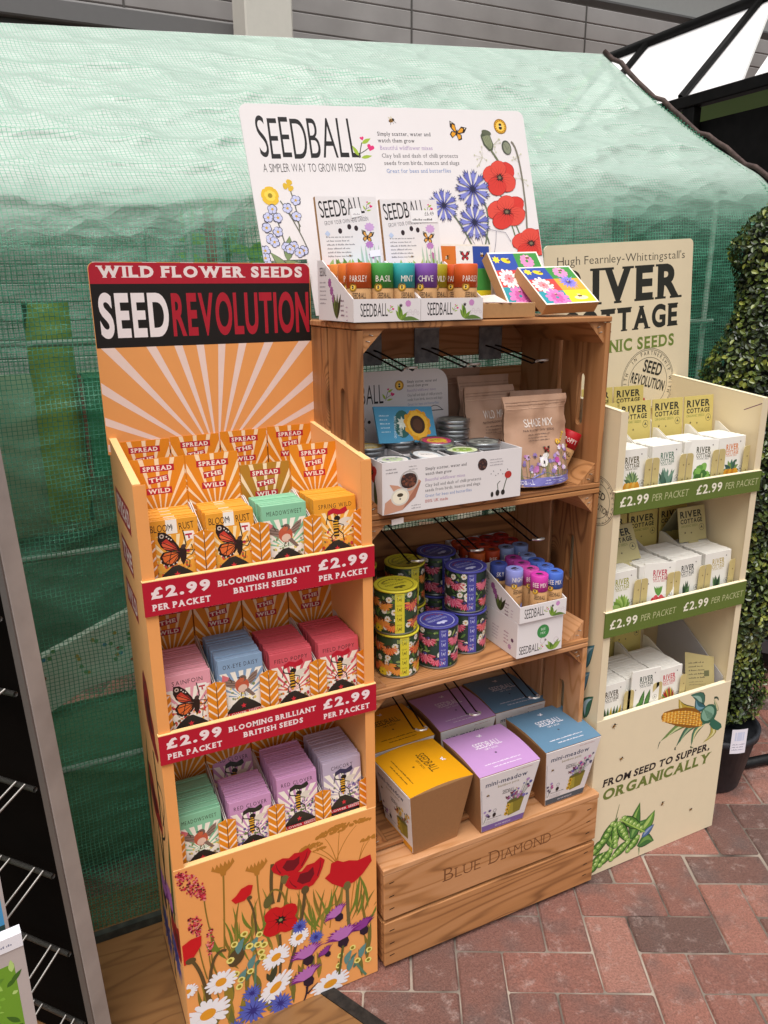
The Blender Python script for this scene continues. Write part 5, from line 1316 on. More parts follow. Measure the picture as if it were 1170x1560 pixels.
# ---- kraft puzzle boxes
QUADS = (('2f4a9c', '3f8a3c'), ('c8423c', 'd9a03a'), ('2f8f9c', 'e0cf2a'))
def memo_box(label, o, u, v, w, h, th, style):
    u = Vector(u).normalized(); v = Vector(v); v = (v-u*v.dot(u)).normalized(); n = u.cross(v); o = Vector(o)
    t = thing('memory_game_box', label, 'box', o); mb = MB()
    mb.prism([Vector((0, 0, 0)), u*w, u*w+v*h, v*h], -n*th, ink('f0e6d8', .5), side=KRAFT); mb.build('box_body', t)
    mb = MB(); p = Pr(mb, (0, 0, 0), u, v, n, clip=(.002, .002, w-.002, h-.002))
    a, b = .004, w-.004
    if style == 'bug':
        cols = (('d9762a', 'efe9e4', '2f4a9c'), ('7a9ac0', 'dfe4ea', '3f8a3c'), ('c23a3a', '2a3a6a', 'e0cf2a'))
        for r_ in range(3):
            for c_ in range(3): p.rect(a+(b-a)*c_/3, h-.004-(h-.008)*(r_+1)/3, a+(b-a)*(c_+1)/3, h-.004-(h-.008)*r_/3, cols[r_][c_])
        bee(p, w*.19, h*.82, w*.075, 1.57); butterfly_top(p, w*.51, h*.83, w*.1, 'c02a34'); p.ell(w*.5, h*.5, w*.08, w*.07, 'c8342e'); poppy_open(p, w*.46, h*.16, w*.12, 'c8424a'); bee(p, w*.84, h*.84, w*.08)
    else:
        for r_ in range(3):
            for c_ in range(2): p.rect(a+(b-a)*c_/2, h-.004-(h-.008)*(r_+1)/3, a+(b-a)*(c_+1)/2, h-.004-(h-.008)*r_/3, QUADS[r_][c_])
        p.ell(w*.3, h*.84, w*.09, w*.05, 'e0c42a', -.4); bee(p, w*.36, h*.85, w*.07); p.star(w*.12, h*.86, w*.08, 'e6d03a', 7, .6)
        p.petals(w*.72, h*.82, 11, .004, w*.14, w*.07, 'd98ab5'); bee(p, w*.76, h*.88, w*.08)
        p.petals(w*.22, h*.50, 13, .004, w*.2, w*.07, 'f0dcd8'); p.petals(w*.22, h*.5, 9, .003, w*.1, w*.05, 'e58a92'); bee(p, w*.36, h*.52, w*.06)
        cornflower(p, w*.73, h*.56, w*.18, '8a7fd0', '4a3f9c'); bee(p, w*.74, h*.56, w*.06)
        p.petals(w*.3, h*.17, 11, .004, w*.22, w*.09, 'd97ab5'); p.petals(w*.3, h*.17, 9, .004, w*.12, w*.06, 'c05a9a'); bee(p, w*.32, h*.25, w*.05)
        p.ell(w*.74, h*.14, w*.13, w*.05, 'efe6b0'); bee(p, w*.74, h*.18, w*.09)
    mb.build('lid_print', t)
memo_box('upright kraft game box with orange bee square beside the orange tubes', (.888, 1.545, 1.4950), (1, 0, .01), (0, .13, .99), .143, .156, .026, 'bug')
memo_box('rearmost game box with blue and green squares standing against the white board', (.990, 1.586, 1.4980), (1, 0, .01), (0, .10, .99), .143, .162, .022, 'flower')
memo_box('middle leaning kraft game box behind the frontmost tilted one', (1.002, 1.440, 1.5150), (1, 0, .03), (.012, .088, .112), .138, .148, .026, 'flower')
memo_box('frontmost tilted kraft game box with yellow and lilac bees at the crate corner', (1.050, 1.370, 1.5180), (1, 0, .03), (0, .11, .080), .145, .136, .026, 'flower')
t = thing('puzzle_box', 'flat kraft box lying at the crate edge right of the white trays', 'box', (.925, 1.41, 1.4935))
mb = MB(); mb.box(-.075, .085, -.055, .055, 0, .030, KRAFT, .5, .001); p = Pr(mb, (-.075, -.055, .030), (1, 0, 0), (0, 1, 0))
p.rect(.002, .002, .158, .108, 'e8dcd2'); meadow(p, .006, .154, .006, .104, ['c23a4a', 'd97a8a', 'e6c8c8', '8a2a3a', 'efe0dc'], 60, 9, .010); mb.build('box_body', t)
mb = MB(); mb.prism([(-.06, -.05, .0315), (.02, -.045, .0315), (.03, .02, .046), (-.05, .03, .04)], (0, 0, .0006), ink('e5d6cc', .3)); mb.build('torn_wrapping', t)
# ---------------------------------------------------------------- middle shelf of the top crate: tins display, pouches, red tube
AZ_ = 1.1145
t, w_, d_ = open_tray('white printed display tray of seed tins on the shelf of the top crate', .628, .964, 1.318, 1.535, AZ_, .106, .112, .01, 'tin_display', side=False)
for ch in list(t.children): bpy.data.objects.remove(ch)
w, d = .336, .217
mb = MB(); mb.M = Matrix.Translation((-w/2, -d/2, 0)); th = .0025
mb.box(th, w-th, th, d-th, 0, th, WHT); mb.box(0, w, 0, th, 0, .108, WHT); mb.box(0, w, d-th, d, 0, .108, WHT)
for x in (0, w-th): mb.box(x, x+th, th+.0002, d-th-.0002, .0002, .1078, WHT)
for x in (w*.25, w*.5, w*.75): mb.box(x-.001, x+.001, th+.0003, d-th-.0003, .05, .103, WHT)
for y in (d*.36, d*.68): mb.box(th+.0003, w-th-.0003, y-.001, y+.001, .05, .1025, WHT)
p = Pr(mb, (0, 0, 0), (1, 0, 0), (0, 0, 1), (0, -1, 0), clip=(.001, .001, w-.001, .107))
for (x_, w2, y_, tx, c_, wt) in ((.098, .098, .083, 'Simply scatter, water and', '4a4548', .012), (.098, .062, .0725, 'watch them grow', '4a4548', .012), (.098, .095, .060, 'Beautiful wildflower mixes', 'a58ab5', 0), (.098, .135, .048, 'Clay ball and dash of chilli protects', '5a5558', 0), (.098, .133, .0375, 'seeds from birds, insects and slugs', '5a5558', 0), (.098, .112, .026, 'Great for bees and butterflies', '7f93c0', 0), (.098, .054, .0145, '100% UK made', 'b5443c', .0)): p.text(tx, x_, y_, .0064, c_, wt, 1, .04, 'l', width=w2)
p.poly([(.003, .0), (.045, .006), (.075, .03), (.088, .062), (.083, .066), (.072, .055), (.07, .07), (.064, .07), (.055, .045), (.035, .058), (.016, .062), (.03, .04), (.006, .025)], 'c9957c'); p.poly([(.045, .006), (.075, .03), (.088, .062), (.083, .060), (.06, .03)], 'a8705a')
p.ell(.060, .066, .020, .016, '3a2a26', .1, 18); meadow(p, .046, .074, .056, .078, ['6a3f30', '7d4b38', '54322a'], 34, 3, .003); p.ring(.060, .066, .0185, .0215, 'b9b4b0', 24); p.ell(.040, .034, .021, .018, 'd9d4c8', .1, 18); p.ell(.040, .034, .017, .0145, 'efe6d0', .1, 16); p.ell(.040, .038, .007, .004, '4a4030'); p.star(.040, .030, .003, '3a3a3a')
greek(p, .008, .092, .03, 2, .0035, .007, '8a8488', seed=2); greek(p, .06, .094, .02, 2, .003, .006, '8a8488', seed=5); greek(p, .066, .012, .022, 2, .003, .006, '8a8488', seed=7)
p.ell(.236, .081, .012, .013, '3a2a2a'); meadow(p, .228, .244, .073, .09, ['6a4a40', '54342c'], 14, 8, .002); greek(p, .254, .088, .038, 3, .003, .006, '9a949a', seed=6)
p.curve((.290, .014), (.293, .03), (.300, .048), .002, '3a4a2a'); p.ell(.302, .052, .009, .008, 'b8342e'); p.ell(.262, .012, .0035, .006, '2a2622'); p.ell(.276, .014, .005, .007, '2a2622'); p.ell(.290, .014, .005, .006, '2a2622'); p.line([(.277, .02), (.275, .034), (.282, .04)], .0015, '3a4a2a')
for k in range(9): p.ell(.258+k*.006, .058+.006*sin(k*2), .0013, .0013, '5a5458', n=5)
p2 = Pr(mb, (0, d, 0), (0, -1, 0), (0, 0, 1), (-1, 0, 0), clip=(.002, .002, d-.003, .105)); poppy_open(p2, .12, .05, .03, 'a8282c'); poppy_open(p2, .17, .08, .022, 'b83a34'); p2.leaf(.1, 0, .16, .08, .02, '3f4a2a'); p2.leaf(.19, 0, .18, .07, .016, '3f4a2a')
mb.build('box_body', t)
mb = MB(); mb.M = Matrix.Translation((-w/2, -d/2, 0)); q = rr_pts(.006, .286, .09, .262, .034)
cu_ = Vector((0, .08, .9968))
mb.prism([Vector((a, d+.0005, 0))+cu_*b for a, b in q], (0, .002, 0), WHT)
p = Pr(mb, (0, d+.0005, 0), (1, 0, 0), cu_, (0, -.9968, .08), clip=(.008, .09, .284, .26))
p.text('SEEDBALL', .004, .190, .042, '221d1e', -.005, 1, 0, 'l', width=.112, jit=.05); sprig(p, .122, .196, .026); badge(p, .158, .228, .0115)
for (w2, y_, tx, c_, wt) in ((.078, .232, 'Simply scatter, water and', '6a6568', .01), (.055, .223, 'watch them grow', '6a6568', .01), (.075, .212, 'Beautiful wildflower mixes', 'a595b5', 0), (.092, .201, 'Clay ball and dash of chilli protects', '7a7578', 0), (.092, .191, 'seeds from birds, insects and slugs', '7a7578', 0), (.082, .18, 'Great for bees and butterflies', '8f9fc0', 0)): p.text(tx, .178, y_, .006, c_, wt, 1, .04, 'l', width=w2)
p.curve((.02, .14), (.05, .17), (.07, .13), .0015, '8a8688'); p.curve((.03, .12), (.06, .13), (.07, .16), .0015, '8a8688'); p.ell(.078, .15, .004, .004, '2a2424'); p.curve((.235, .17), (.25, .185), (.27, .165), .0015, '4a4648'); p.line([(.235, .165), (.272, .165)], .002, '4a4648')
mb.build('back_card', t)
def tin(label, x, y, z, lid, h=.021, r=.037, tilt=(0, 0, 0)):
    mb = MB(); st = ink('a9abad', .28, 'tin', .9)
    mb.lathe([(.0005, 0), (r-.001, 0), (r, .001), (r, h*.55), (r-.001, h*.6)], st, 32)
    ml = MB(); ml.lathe([(r, h*.555), (r+.0012, h*.56), (r+.0012, h-.001), (r, h), (r-.002, h-.0004), (r-.0035, h-.002), (.0005, h-.0018)], st, 32)
    p = Pr(ml, (0, 0, h-.0017), (1, 0, 0), (0, 1, 0))
    p.ell(0, 0, r-.0045, r-.0045, lid[0], n=24)
    if len(lid) > 1: p.ell(0, 0, r*.62, r*.5, lid[1], n=18); meadow(p, -r*.5, r*.5, -r*.6, r*.5, lid[1:], 16, 5, .004); p.text('SEEDBALL', 0, r*.1, .006, '3a3436', 0, 1, 0, 'c', width=r*.8)
    o = mb.build('seed_tin', loc=(x, y, z)); ml.build('lid', o); o.rotation_euler = tilt; tag(o, label, 'tin', 'seed tins in the white display tray')
z_ = AZ_+.088
tin('tin with a pale lid half sunk at the front left of the tin tray', .672, 1.36, z_-.004, ('d9d4d0', 'b8c4a0', '8a6aa0'))
tin('shiny silver rimmed tin in the front row second cell of the white tin tray', .755, 1.365, z_-.004, ('cfd2d4', 'e6e0dc'), tilt=(.1, .1, 0))
tin('tin with green and cream lid at the front right of the white tin tray', .845, 1.37, z_-.002, ('cfd6b0', '8aa84a', 'e0dcc0'))
tin('tin with bright pink and yellow lid in the middle of the white tin tray', .812, 1.425, z_+.012, ('c23a6a', 'e0b83a', 'd9772e'), tilt=(.06, 0, 0))
tin('tin with yellow lid at the back left of the white tin tray', .668, 1.475, z_+.004, ('d9b84a', 'efe0b0'))
tin('tin with dusky violet lid behind the sunflower packet', .748, 1.48, z_+.010, ('7a6a9a', 'b5a8c8', '5a7a5a'))
tin('tin with leaf green lid at the back of the white tin tray', .806, 1.498, z_+.014, ('5f9a3a', '3f7a2e', 'd04a4a'))
for k, nm in enumerate(('lowest', 'middle', 'topmost')): tin('%s tin of the silver stack at the back right of the tin tray' % nm, .893, 1.49, z_-.002+k*.0225, ('7d8078', '9a9c94', '5a5c58'))
tin('clear topped silver tin right of the pink lidded tin', .918, 1.40, z_+.004, ('8a8d86', '6a6c68', 'b5b8b0'))
mb = MB(); u = Vector((.985, .12, -.08)); v = Vector((.05, .42, .90)); u.normalize(); v = (v-u*v.dot(u)).normalized(); n = u.cross(v)
o_ = Vector((0, 0, 0)); mb.prism([o_, u*.155, u*.155+v*.082, v*.082], -n*.004, ink('4f97bd', .4)); p = Pr(mb, o_, u, v, n, clip=(.001, .001, .154, .09))
p.rect(.001, .001, .154, .081, '4a93b8'); p.ell(.068, .042, .022, .032, '2a5f5a', -.2, 16); p.star(.068, .044, .016, 'd0d6c8', 8, .55); p.text('Sunflowers', .062, .014, .010, 'e6efe6', 0, 1, 0, 'l', width=.03, rot=1.4); p.text('GROW YOUR OWN', .046, .01, .006, 'd9e6ea', 0, 1, 0, 'l', width=.05, rot=1.4); greek(p, .010, .06, .026, 5, .004, .009, 'cfe2ea')
p.petals(.108, .040, 22, .012, .036, .014, 'd99a1f', 0, 1.05); p.petals(.108, .040, 18, .01, .030, .012, 'e8b53a', .15, 1.05); p.ell(.108, .040, .020, .021, '3a2416', n=18); p.ell(.108, .040, .013, .014, '54341f', n=14)
o = mb.build('sunflower_packet', loc=(.680, 1.438, AZ_+.122)); tag(o, 'blue seed packet with a sunflower propped against the tin tray back card', 'seed packet')
# pouches
def pouch(label, x, y, z, w, h, rotz, lean, col='b38d74', art=True, seed=1, group='brown paper pouches', txt='SHADE MIX'):
    mb = MB(); NX, NZ = 18, 22; cm = ink(col, .55, 'pouch', scale=60, var=.06, bump=.15)
    def surf(a, b, front=True):
        th = .034*(1-b)**.75*(1-(2*a-1)**4*.85)+.002
        wz = noise.fractal(Vector((a*3.1+seed, b*4.2, seed*3.3)), .9, 2.1, 3)*(.012*(1 if b > .5 else .5)*min(1, (1-b)*9+.25))
        ww = w*(1-.03*sin(pi*b)); k = (-1 if front else 1)
        bottom = .012*(1-(2*a-1)**2)*(1 if b < .02 else 0)
        return Vector(((a-.5)*ww, k*th+wz, b*h-bottom*0+(.006*((2*a-1)**2) if b < .05 else 0)))
    for fr in (True, False):
        vs = [surf(i/NX, j/NZ, fr) for j in range(NZ+1) for i in range(NX+1)]; fs = []
        for j in range(NZ):
            for i in range(NX):
                k = j*(NX+1)+i; f = (k, k+1, k+NX+2, k+NX+1); fs.append(f if fr else f[::-1])
        mb.mesh(vs, fs, cm, .5, True)
    q = [surf(i/NX, 0) for i in range(NX+1)]+[surf(i/NX, 0, False) for i in range(NX, -1, -1)]; mb.face(q, cm)
    def fn(X, Y, L): a = min(1, max(0, X/w+.5)); b = min(1, max(0, Y/h)); return surf(a, b)+Vector((0, -.0013-L, 0))
    p = Pr(mb, fn=fn, clip=(-w*.49, .002, w*.49, h*.99))
    for yy in (.93, .90, .86): p.rect(-w*.48, h*yy, w*.48, h*yy+.0011, 'd0ac92' if yy < .9 else '8f6d58', 12, 1)
    if art:
        p.text(txt, 0, h*.66, h*.085, 'e6dcd4', .0, 1, 0, 'c', width=w*.46, jit=.05); p.text('NATIVE MEADOW SEEDS', 0, h*.61, h*.022, '4a3a34', 0, 1, 0, 'c', width=w*.5); greek(p, -w*.2, h*.57, w*.4, 3, h*.018, h*.032, '6a564a', seed=seed)
        p.rect(-w*.48, .0, w*.48, h*.10, '6f6aa8', 10, 2)
        q = [(-w*.48, h*.09)]+[(-w*.48+w*.96*i/9, h*(.13+.03*sin(i*1.7))) for i in range(10)]+[(w*.48, h*.09)]; p.poly(q, '7d78b2')
        greek(p, -w*.0, h*.09, w*.4, 3, h*.016, h*.03, 'd9d4ea', seed=3); p.text('SEEDBALL', -w*.44, h*.03, h*.055, 'dcd6ea', 0, 1, 0, 'l', width=w*.28)
        rq = random.Random(seed+40)
        for k in range(40):
            X = rq.uniform(-w*.46, w*.46); Y = h*(.13+.24*rq.random()+.1*max(0, X/w)); p.line([(X, h*.1), (X+rq.uniform(-.004, .004), Y)], .0009, '6a7a4a')
        for k in range(46):
            X = rq.uniform(-w*.46, w*.46); Y = h*(.14+(.22+.22*max(0, X/w))*rq.random()); c_ = rq.choice(['a58ac0', 'c9a8d0', '8a70a8', 'd9c0dc', '7a6a9a', 'b57ab0', 'e0d8e4']); p.star(X, Y, rq.uniform(.003, .0075), c_, 7, .6, rq.random())
        p.star(-w*.1, h*.2, .010, 'c77ab8', 10, .6); p.star(w*.23, h*.28, .009, 'b54a9a', 10, .6); p.ell(w*.02, h*.265, .011, .011, 'e9e2e0'); p.ell(w*.02, h*.265, .004, .004, '3a3030'); p.ell(w*.06, h*.335, .008, .006, 'd6d0cc', .4); p.ell(w*.06, h*.335, .003, .0025, '3a3030')
        butterfly_top(p, w*.08, h*.40, .010, 'b5342e'); badge(p, w*.28, h*.475, .0065)
        for k, a in enumerate((-.22, -.12, -.02)): p.ell(w*a, h*.335, .0028, .0028, '4a3a34', n=7)
        for k in range(5): p.star(w*(.33+.02*k), h*(.47+.025*k), .0035, 'd9b03a', 5, .6)
    o = mb.build('seed_pouch', loc=(x, y, z)); o.rotation_euler = (lean, 0, rotz); tag(o, label, 'pouch', group); return o
pouch('frontmost brown pouch of shade mix with violet meadow print', 1.046, 1.372, AZ_+.003, .168, .205, -.05, -.12, seed=1)
pouch('crumpled brown pouch right behind the frontmost shade mix pouch', 1.100, 1.445, AZ_+.003, .135, .205, -.18, -.10, 'b59079', True, 5)
pouch('brown pouch with white capitals left behind the shade mix pouch', .992, 1.475, AZ_+.003, .138, .218, .05, -.10, 'b8937c', True, 9, txt='WILD MIX')
pouch('plain backed brown pouch standing third from the front', 1.018, 1.545, AZ_+.003, .145, .235, -.03, -.08, 'b08c76', False, 12)
pouch('rearmost brown pouch in the darkest corner of the top crate', .962, 1.60, AZ_+.003, .150, .25, .02, -.03, 'a8846e', False, 15)
o = tube('single red capped kraft tube tipped over beside the brown pouches', 'b3121f', 1.128, 1.368, AZ_+.012, None, 'POPPY', .021, .112, .36, dark=False)
o.rotation_euler = (0, .42, -.2); o.location = (1.118, 1.40, AZ_+.012)

# ---------------------------------------------------------------- middle crate: flowery tins and the white box of tubes
BZ = .7135
def flower_tin(label, x, y, z, lid, r=.0485, h=.104, rotz=0, group='flowery seed tins', strip=None):
    mb = MB(); st = ink('9fa19c', .3, 'tin', .85); yl = lid == 'yellow'; lc = 'd8cb3a' if yl else '4a4a9c'; bg = '2a3a22' if yl else '1c2a1e'
    mb.lathe([(.0005, .001, st), (r-.002, .001, st), (r+.0008, .0, st), (r+.0008, .003, st), (r, .004, ink(bg, .35)), (r, h-.005, ink(bg, .35)), (r-.001, h-.004)], st, 40)
    ml = MB(); ml.lathe([(r, h-.0048), (r+.0012, h-.0045), (r+.0012, h), (r-.002, h), (r-.0035, h-.0018), (.0005, h-.0016)], ink(lc, .4), 40)
    def fn(X, Y, L): a = -pi/2+X/r; return Vector(((r+.0002+L)*cos(a), (r+.0002+L)*sin(a), Y))
    p = Pr(mb, fn=fn, clip=(-r*2.7, .005, r*1.7, h-.0055)); rq = random.Random(len(label)*3)
    for k in range(70): X, Y = rq.uniform(-.13, .08), rq.uniform(.006, h-.008); p.leaf(X, Y, X+rq.uniform(-.02, .02), Y+rq.uniform(-.02, .02), .006, rq.choice(['3f5a2a', '4f7032', '2f4a26', '5a7a3a', '8a9a5a']), up=True)
    for k in range(24): X, Y = rq.uniform(-.13, .08), rq.uniform(.008, h-.01); p.petals(X, Y, 10, .002, .0075, .0035, 'e3ddd0', rq.random()); p.ell(X, Y, .0022, .0022, 'd0a02c', n=6)
    cols = ['c9402e', 'd9602e', 'b52a44', 'cf3a5a', 'd9962e'] if yl else ['c93a5a', 'd9607a', 'b52a44', 'd0503a']
    for X, Y, s_ in ((-.088, .078, .024), (-.062, .032, .027), (-.054, .072, .022), (.014, .072, .025), (.022, .030, .024), (-.096, .026, .023), (.055, .05, .02), (-.118, .055, .018), (-.034, .022, .020)):
        c_ = rq.choice(cols)
        for k in range(13):
            a = -pi+pi*k/12+rq.uniform(-.08, .08); p.leaf(X, Y, X+s_*cos(a), Y+s_*sin(a)*.95+.003, s_*.26, c_ if k % 2 else ('d9788a' if not yl else 'e08a4a'), up=(k % 4 == 0))
        p.ell(X, Y+.003, s_*.34, s_*.26, '2a1c2c' if not yl else '3a241c', n=10); p.ell(X, Y+.005, s_*.2, s_*.1, '4f4a8a' if not yl else '6a4a2a', n=8)
    if yl:
        for X, Y in ((.06, .085), (.028, .012), (-.07, .012)): p.petals(X, Y, 9, .002, .012, .006, 'd9c22a', rq.random())
    sx = strip if strip is not None else -.018
    p.rect(sx-.0105, .005, sx+.0105, h-.0055, lc, 4, 1)
    ic = '6a621a' if yl else 'b9bce0'
    for k, yy in enumerate((.086, .062, .039, .016)):
        p.text(('SEED', 'SOW', 'WATER', 'GROW')[k], sx-.001, yy+.007, .0035, ic, 0, 1, 0, 'c', width=.012)
        p.line([(sx-.005, yy+.004), (sx-.004, yy-.005), (sx+.003, yy-.005), (sx+.004, yy+.004)], .0013, ic); p.ell(sx, yy-.001, .002, .003, ic, n=6)
    if yl: p.text('BEE MIX', -.02, h-.018, .009, 'b8c06a', .0, 1, 0, 'c', width=.03)
    q = Pr(ml, (0, 0, h-.0015), (1, 0, 0), (0, 1, 0)); dc = '5a541a' if yl else 'c6c8e8'
    q.ring(0, 0, r*.80, r*.83, dc, 36); q.text('SEEDS TO SOW', 0, r*.22, .007, dc, .0, 1, .02, 'c', width=r*1.0); q.text('WILDFLOWERS', 0, -r*.08, .008, dc, .0, 1, .02, 'c', width=r*1.15); q.ell(-r*.16, -r*.35, r*.15, r*.10, dc, .3); q.ell(r*.16, -r*.35, r*.15, r*.10, dc, -.3); q.ell(0, -r*.4, r*.1, r*.14, dc)
    for k in range(9): a = .5+k*.25; q.star(r*.62*cos(a), r*.62*sin(a), .004, '8a3a4a' if not yl else '7a6a2a', 5, .5)
    o = mb.build('flower_tin', loc=(x, y, z)); ml.build('lid', o); o.rotation_euler = (0, 0, rotz); tag(o, label, 'tin', group); return o
flower_tin('yellow lidded flowery tin at the bottom of the front left pair', .704, 1.405, BZ, 'yellow', rotz=.25)
flower_tin('yellow lidded flowery tin on top of the front left pair', .701, 1.407, BZ+.1055, 'yellow', rotz=.10)
flower_tin('blue lidded flowery tin standing single at the front of the middle crate', .806, 1.402, BZ, 'blue', rotz=.18)
flower_tin('blue lidded flowery tin under another, left of the white tubes box', .905, 1.435, BZ, 'blue', rotz=.15)
flower_tin('blue lidded flowery tin with white daisies, upper of the pair by the white tubes box', .903, 1.437, BZ+.1055, 'blue', rotz=.12)
flower_tin('yellow lidded flowery tin under another in the back row', .790, 1.53, BZ, 'yellow', rotz=.35)
flower_tin('yellow lidded flowery tin, upper of the back row pair', .788, 1.532, BZ+.1055, 'yellow', rotz=.45)
flower_tin('yellow lidded flowery tin in the dark back left corner of the middle crate', .672, 1.56, BZ, 'yellow', rotz=.2)
flower_tin('yellow lidded flowery tin, upper one in the dark back left corner', .672, 1.56, BZ+.1055, 'yellow', rotz=.3)
flower_tin('blue lidded flowery tin, lower of the dim back pair behind the blue tins', .893, 1.56, BZ, 'blue', rotz=.4)
flower_tin('blue lidded flowery tin, upper of the dim back pair behind the blue tins', .893, 1.562, BZ+.1055, 'blue', rotz=.4)
# white box carrying the tray of tubes
t = thing('tube_carton', 'white carton with a round green mark under the tray of pink and blue tubes', 'carton', (1.040, 1.40, BZ)); w, d, h = .132, .165, .092
mb = MB(); mb.box(-w/2, w/2, -d/2, d/2, 0, h, WHT, .5, .0008)
p = Pr(mb, (-w/2, -d/2, 0), (1, 0, 0), (0, 0, 1), (0, -1, 0), clip=(.001, .001, w-.001, h))
p.ell(w*.56, h*.62, .0175, .0175, '3f8a4a', n=22); p.text('BEE', w*.56, h*.65, .006, 'cfe2cf', 0, 1, 0, 'c'); p.text('MIX', w*.56, h*.54, .006, 'cfe2cf', 0, 1, 0, 'c'); p.text('SEEDBALL', w*.05, h*.10, .020, '221d1e', 0, 1, 0, 'l', width=.058, jit=.05); sprig(p, w*.5, h*.12, .012)
for k in range(8): p.leaf(w*.80, .003, w*(.62+.05*k), h*(.22+.1*sin(k*1.3)), .010, ('6f8f2f', '8aa84a', '4f6f2a')[k % 3])
p.star(w*.62, h*.36, .004, '3a2430', 5, .5); p.ring(w*.56, h*.36, .007, .008, 'b9aab0', 14); p.ring(w*.86, h*.3, .006, .007, 'c9b9c0', 12)
p = Pr(mb, (-w/2, d/2, 0), (0, -1, 0), (0, 0, 1), (-1, 0, 0), clip=(.001, .001, d-.001, h)); greek(p, .02, .07, .02, 4, .005, .009, '3a3436'); greek(p, .06, .05, .03, 5, .004, .008, 'a08a98'); greek(p, .11, .05, .02, 4, .005, .009, '9a5a7a'); p.star(.135, .02, .008, 'b58ab0', 8, .7); p.star(.145, .04, .006, '5a2a50', 8, .7)
mb.build('box_body', t)
tr, w_, d_ = open_tray('white tray of pink and blue tubes on the white carton', .974, 1.108, 1.312, 1.488, BZ+.0925, .041, .090, .42)
for ch in tr.children: pass
cB = {(0, 0): ('c93aa0', 'pink', 'frontmost'), (0, 1): ('4668c0', 'royal blue', 'frontmost'), (1, 0): ('c24a9c', 'pink', 'second'), (1, 1): ('4a66b8', 'royal blue', 'second'), (2, 0): ('b5409a', 'deep pink', 'third'), (2, 1): ('3f5aa8', 'blue', 'third'), (3, 0): ('a83a90', 'magenta', 'rearmost'), (3, 1): ('7f92c8', 'pale blue', 'rearmost')}
for (j, i), (c_, cnm, wh) in cB.items(): tube('%s capped tube, %s of its column in the white tray on the carton' % (cnm, wh), c_, 1.046+i*.0435+j*.004, 1.340+j*.041, BZ+.096, 'seed tubes in the middle crate', 'BEE MIX', .0205, .100, .40, rotz=(-.2, .15, -.1, .1)[j])
tube('lilac capped tube alone at the left of the tray on the white carton', '8a8fd0', .999, 1.375, BZ+.106, 'seed tubes in the middle crate', 'NIGHT', .0205, .100, .40, rotz=.3)
tube('dark blue capped tube behind the lilac one in the tray on the carton', '3f4f9a', .999, 1.44, BZ+.098, 'seed tubes in the middle crate', 'SKY', .0205, .100, .40)
t2, w_, d_ = open_tray('dim white tray of red and orange tubes at the back of the middle crate', .968, 1.150, 1.50, 1.645, BZ+.098, .04, .10, .3, side=False)
mb = MB(); mb.box(-.085, .085, -.07, .07, -.097, -.001, WHT); mb.build('plinth_box', t2)
for i in range(4):
    for j in range(3):
        c_ = ('b3421f', 'b83a1f', '9c1f1c', 'a8241f')[i] if j else ('c05a22', 'b8431f', '8fa0cc', '8295c8')[i]
        tube('%s capped tube, column %s row %s of the dim back tray' % ('orange' if i < 2 else ('red' if j else 'pale blue'), ('one', 'two', 'three', 'four')[i], ('one', 'two', 'three')[j]), c_, .993+i*.044, 1.528+j*.044, BZ+.101, 'seed tubes in the middle crate', 'BEE', .0205, .100, .40)

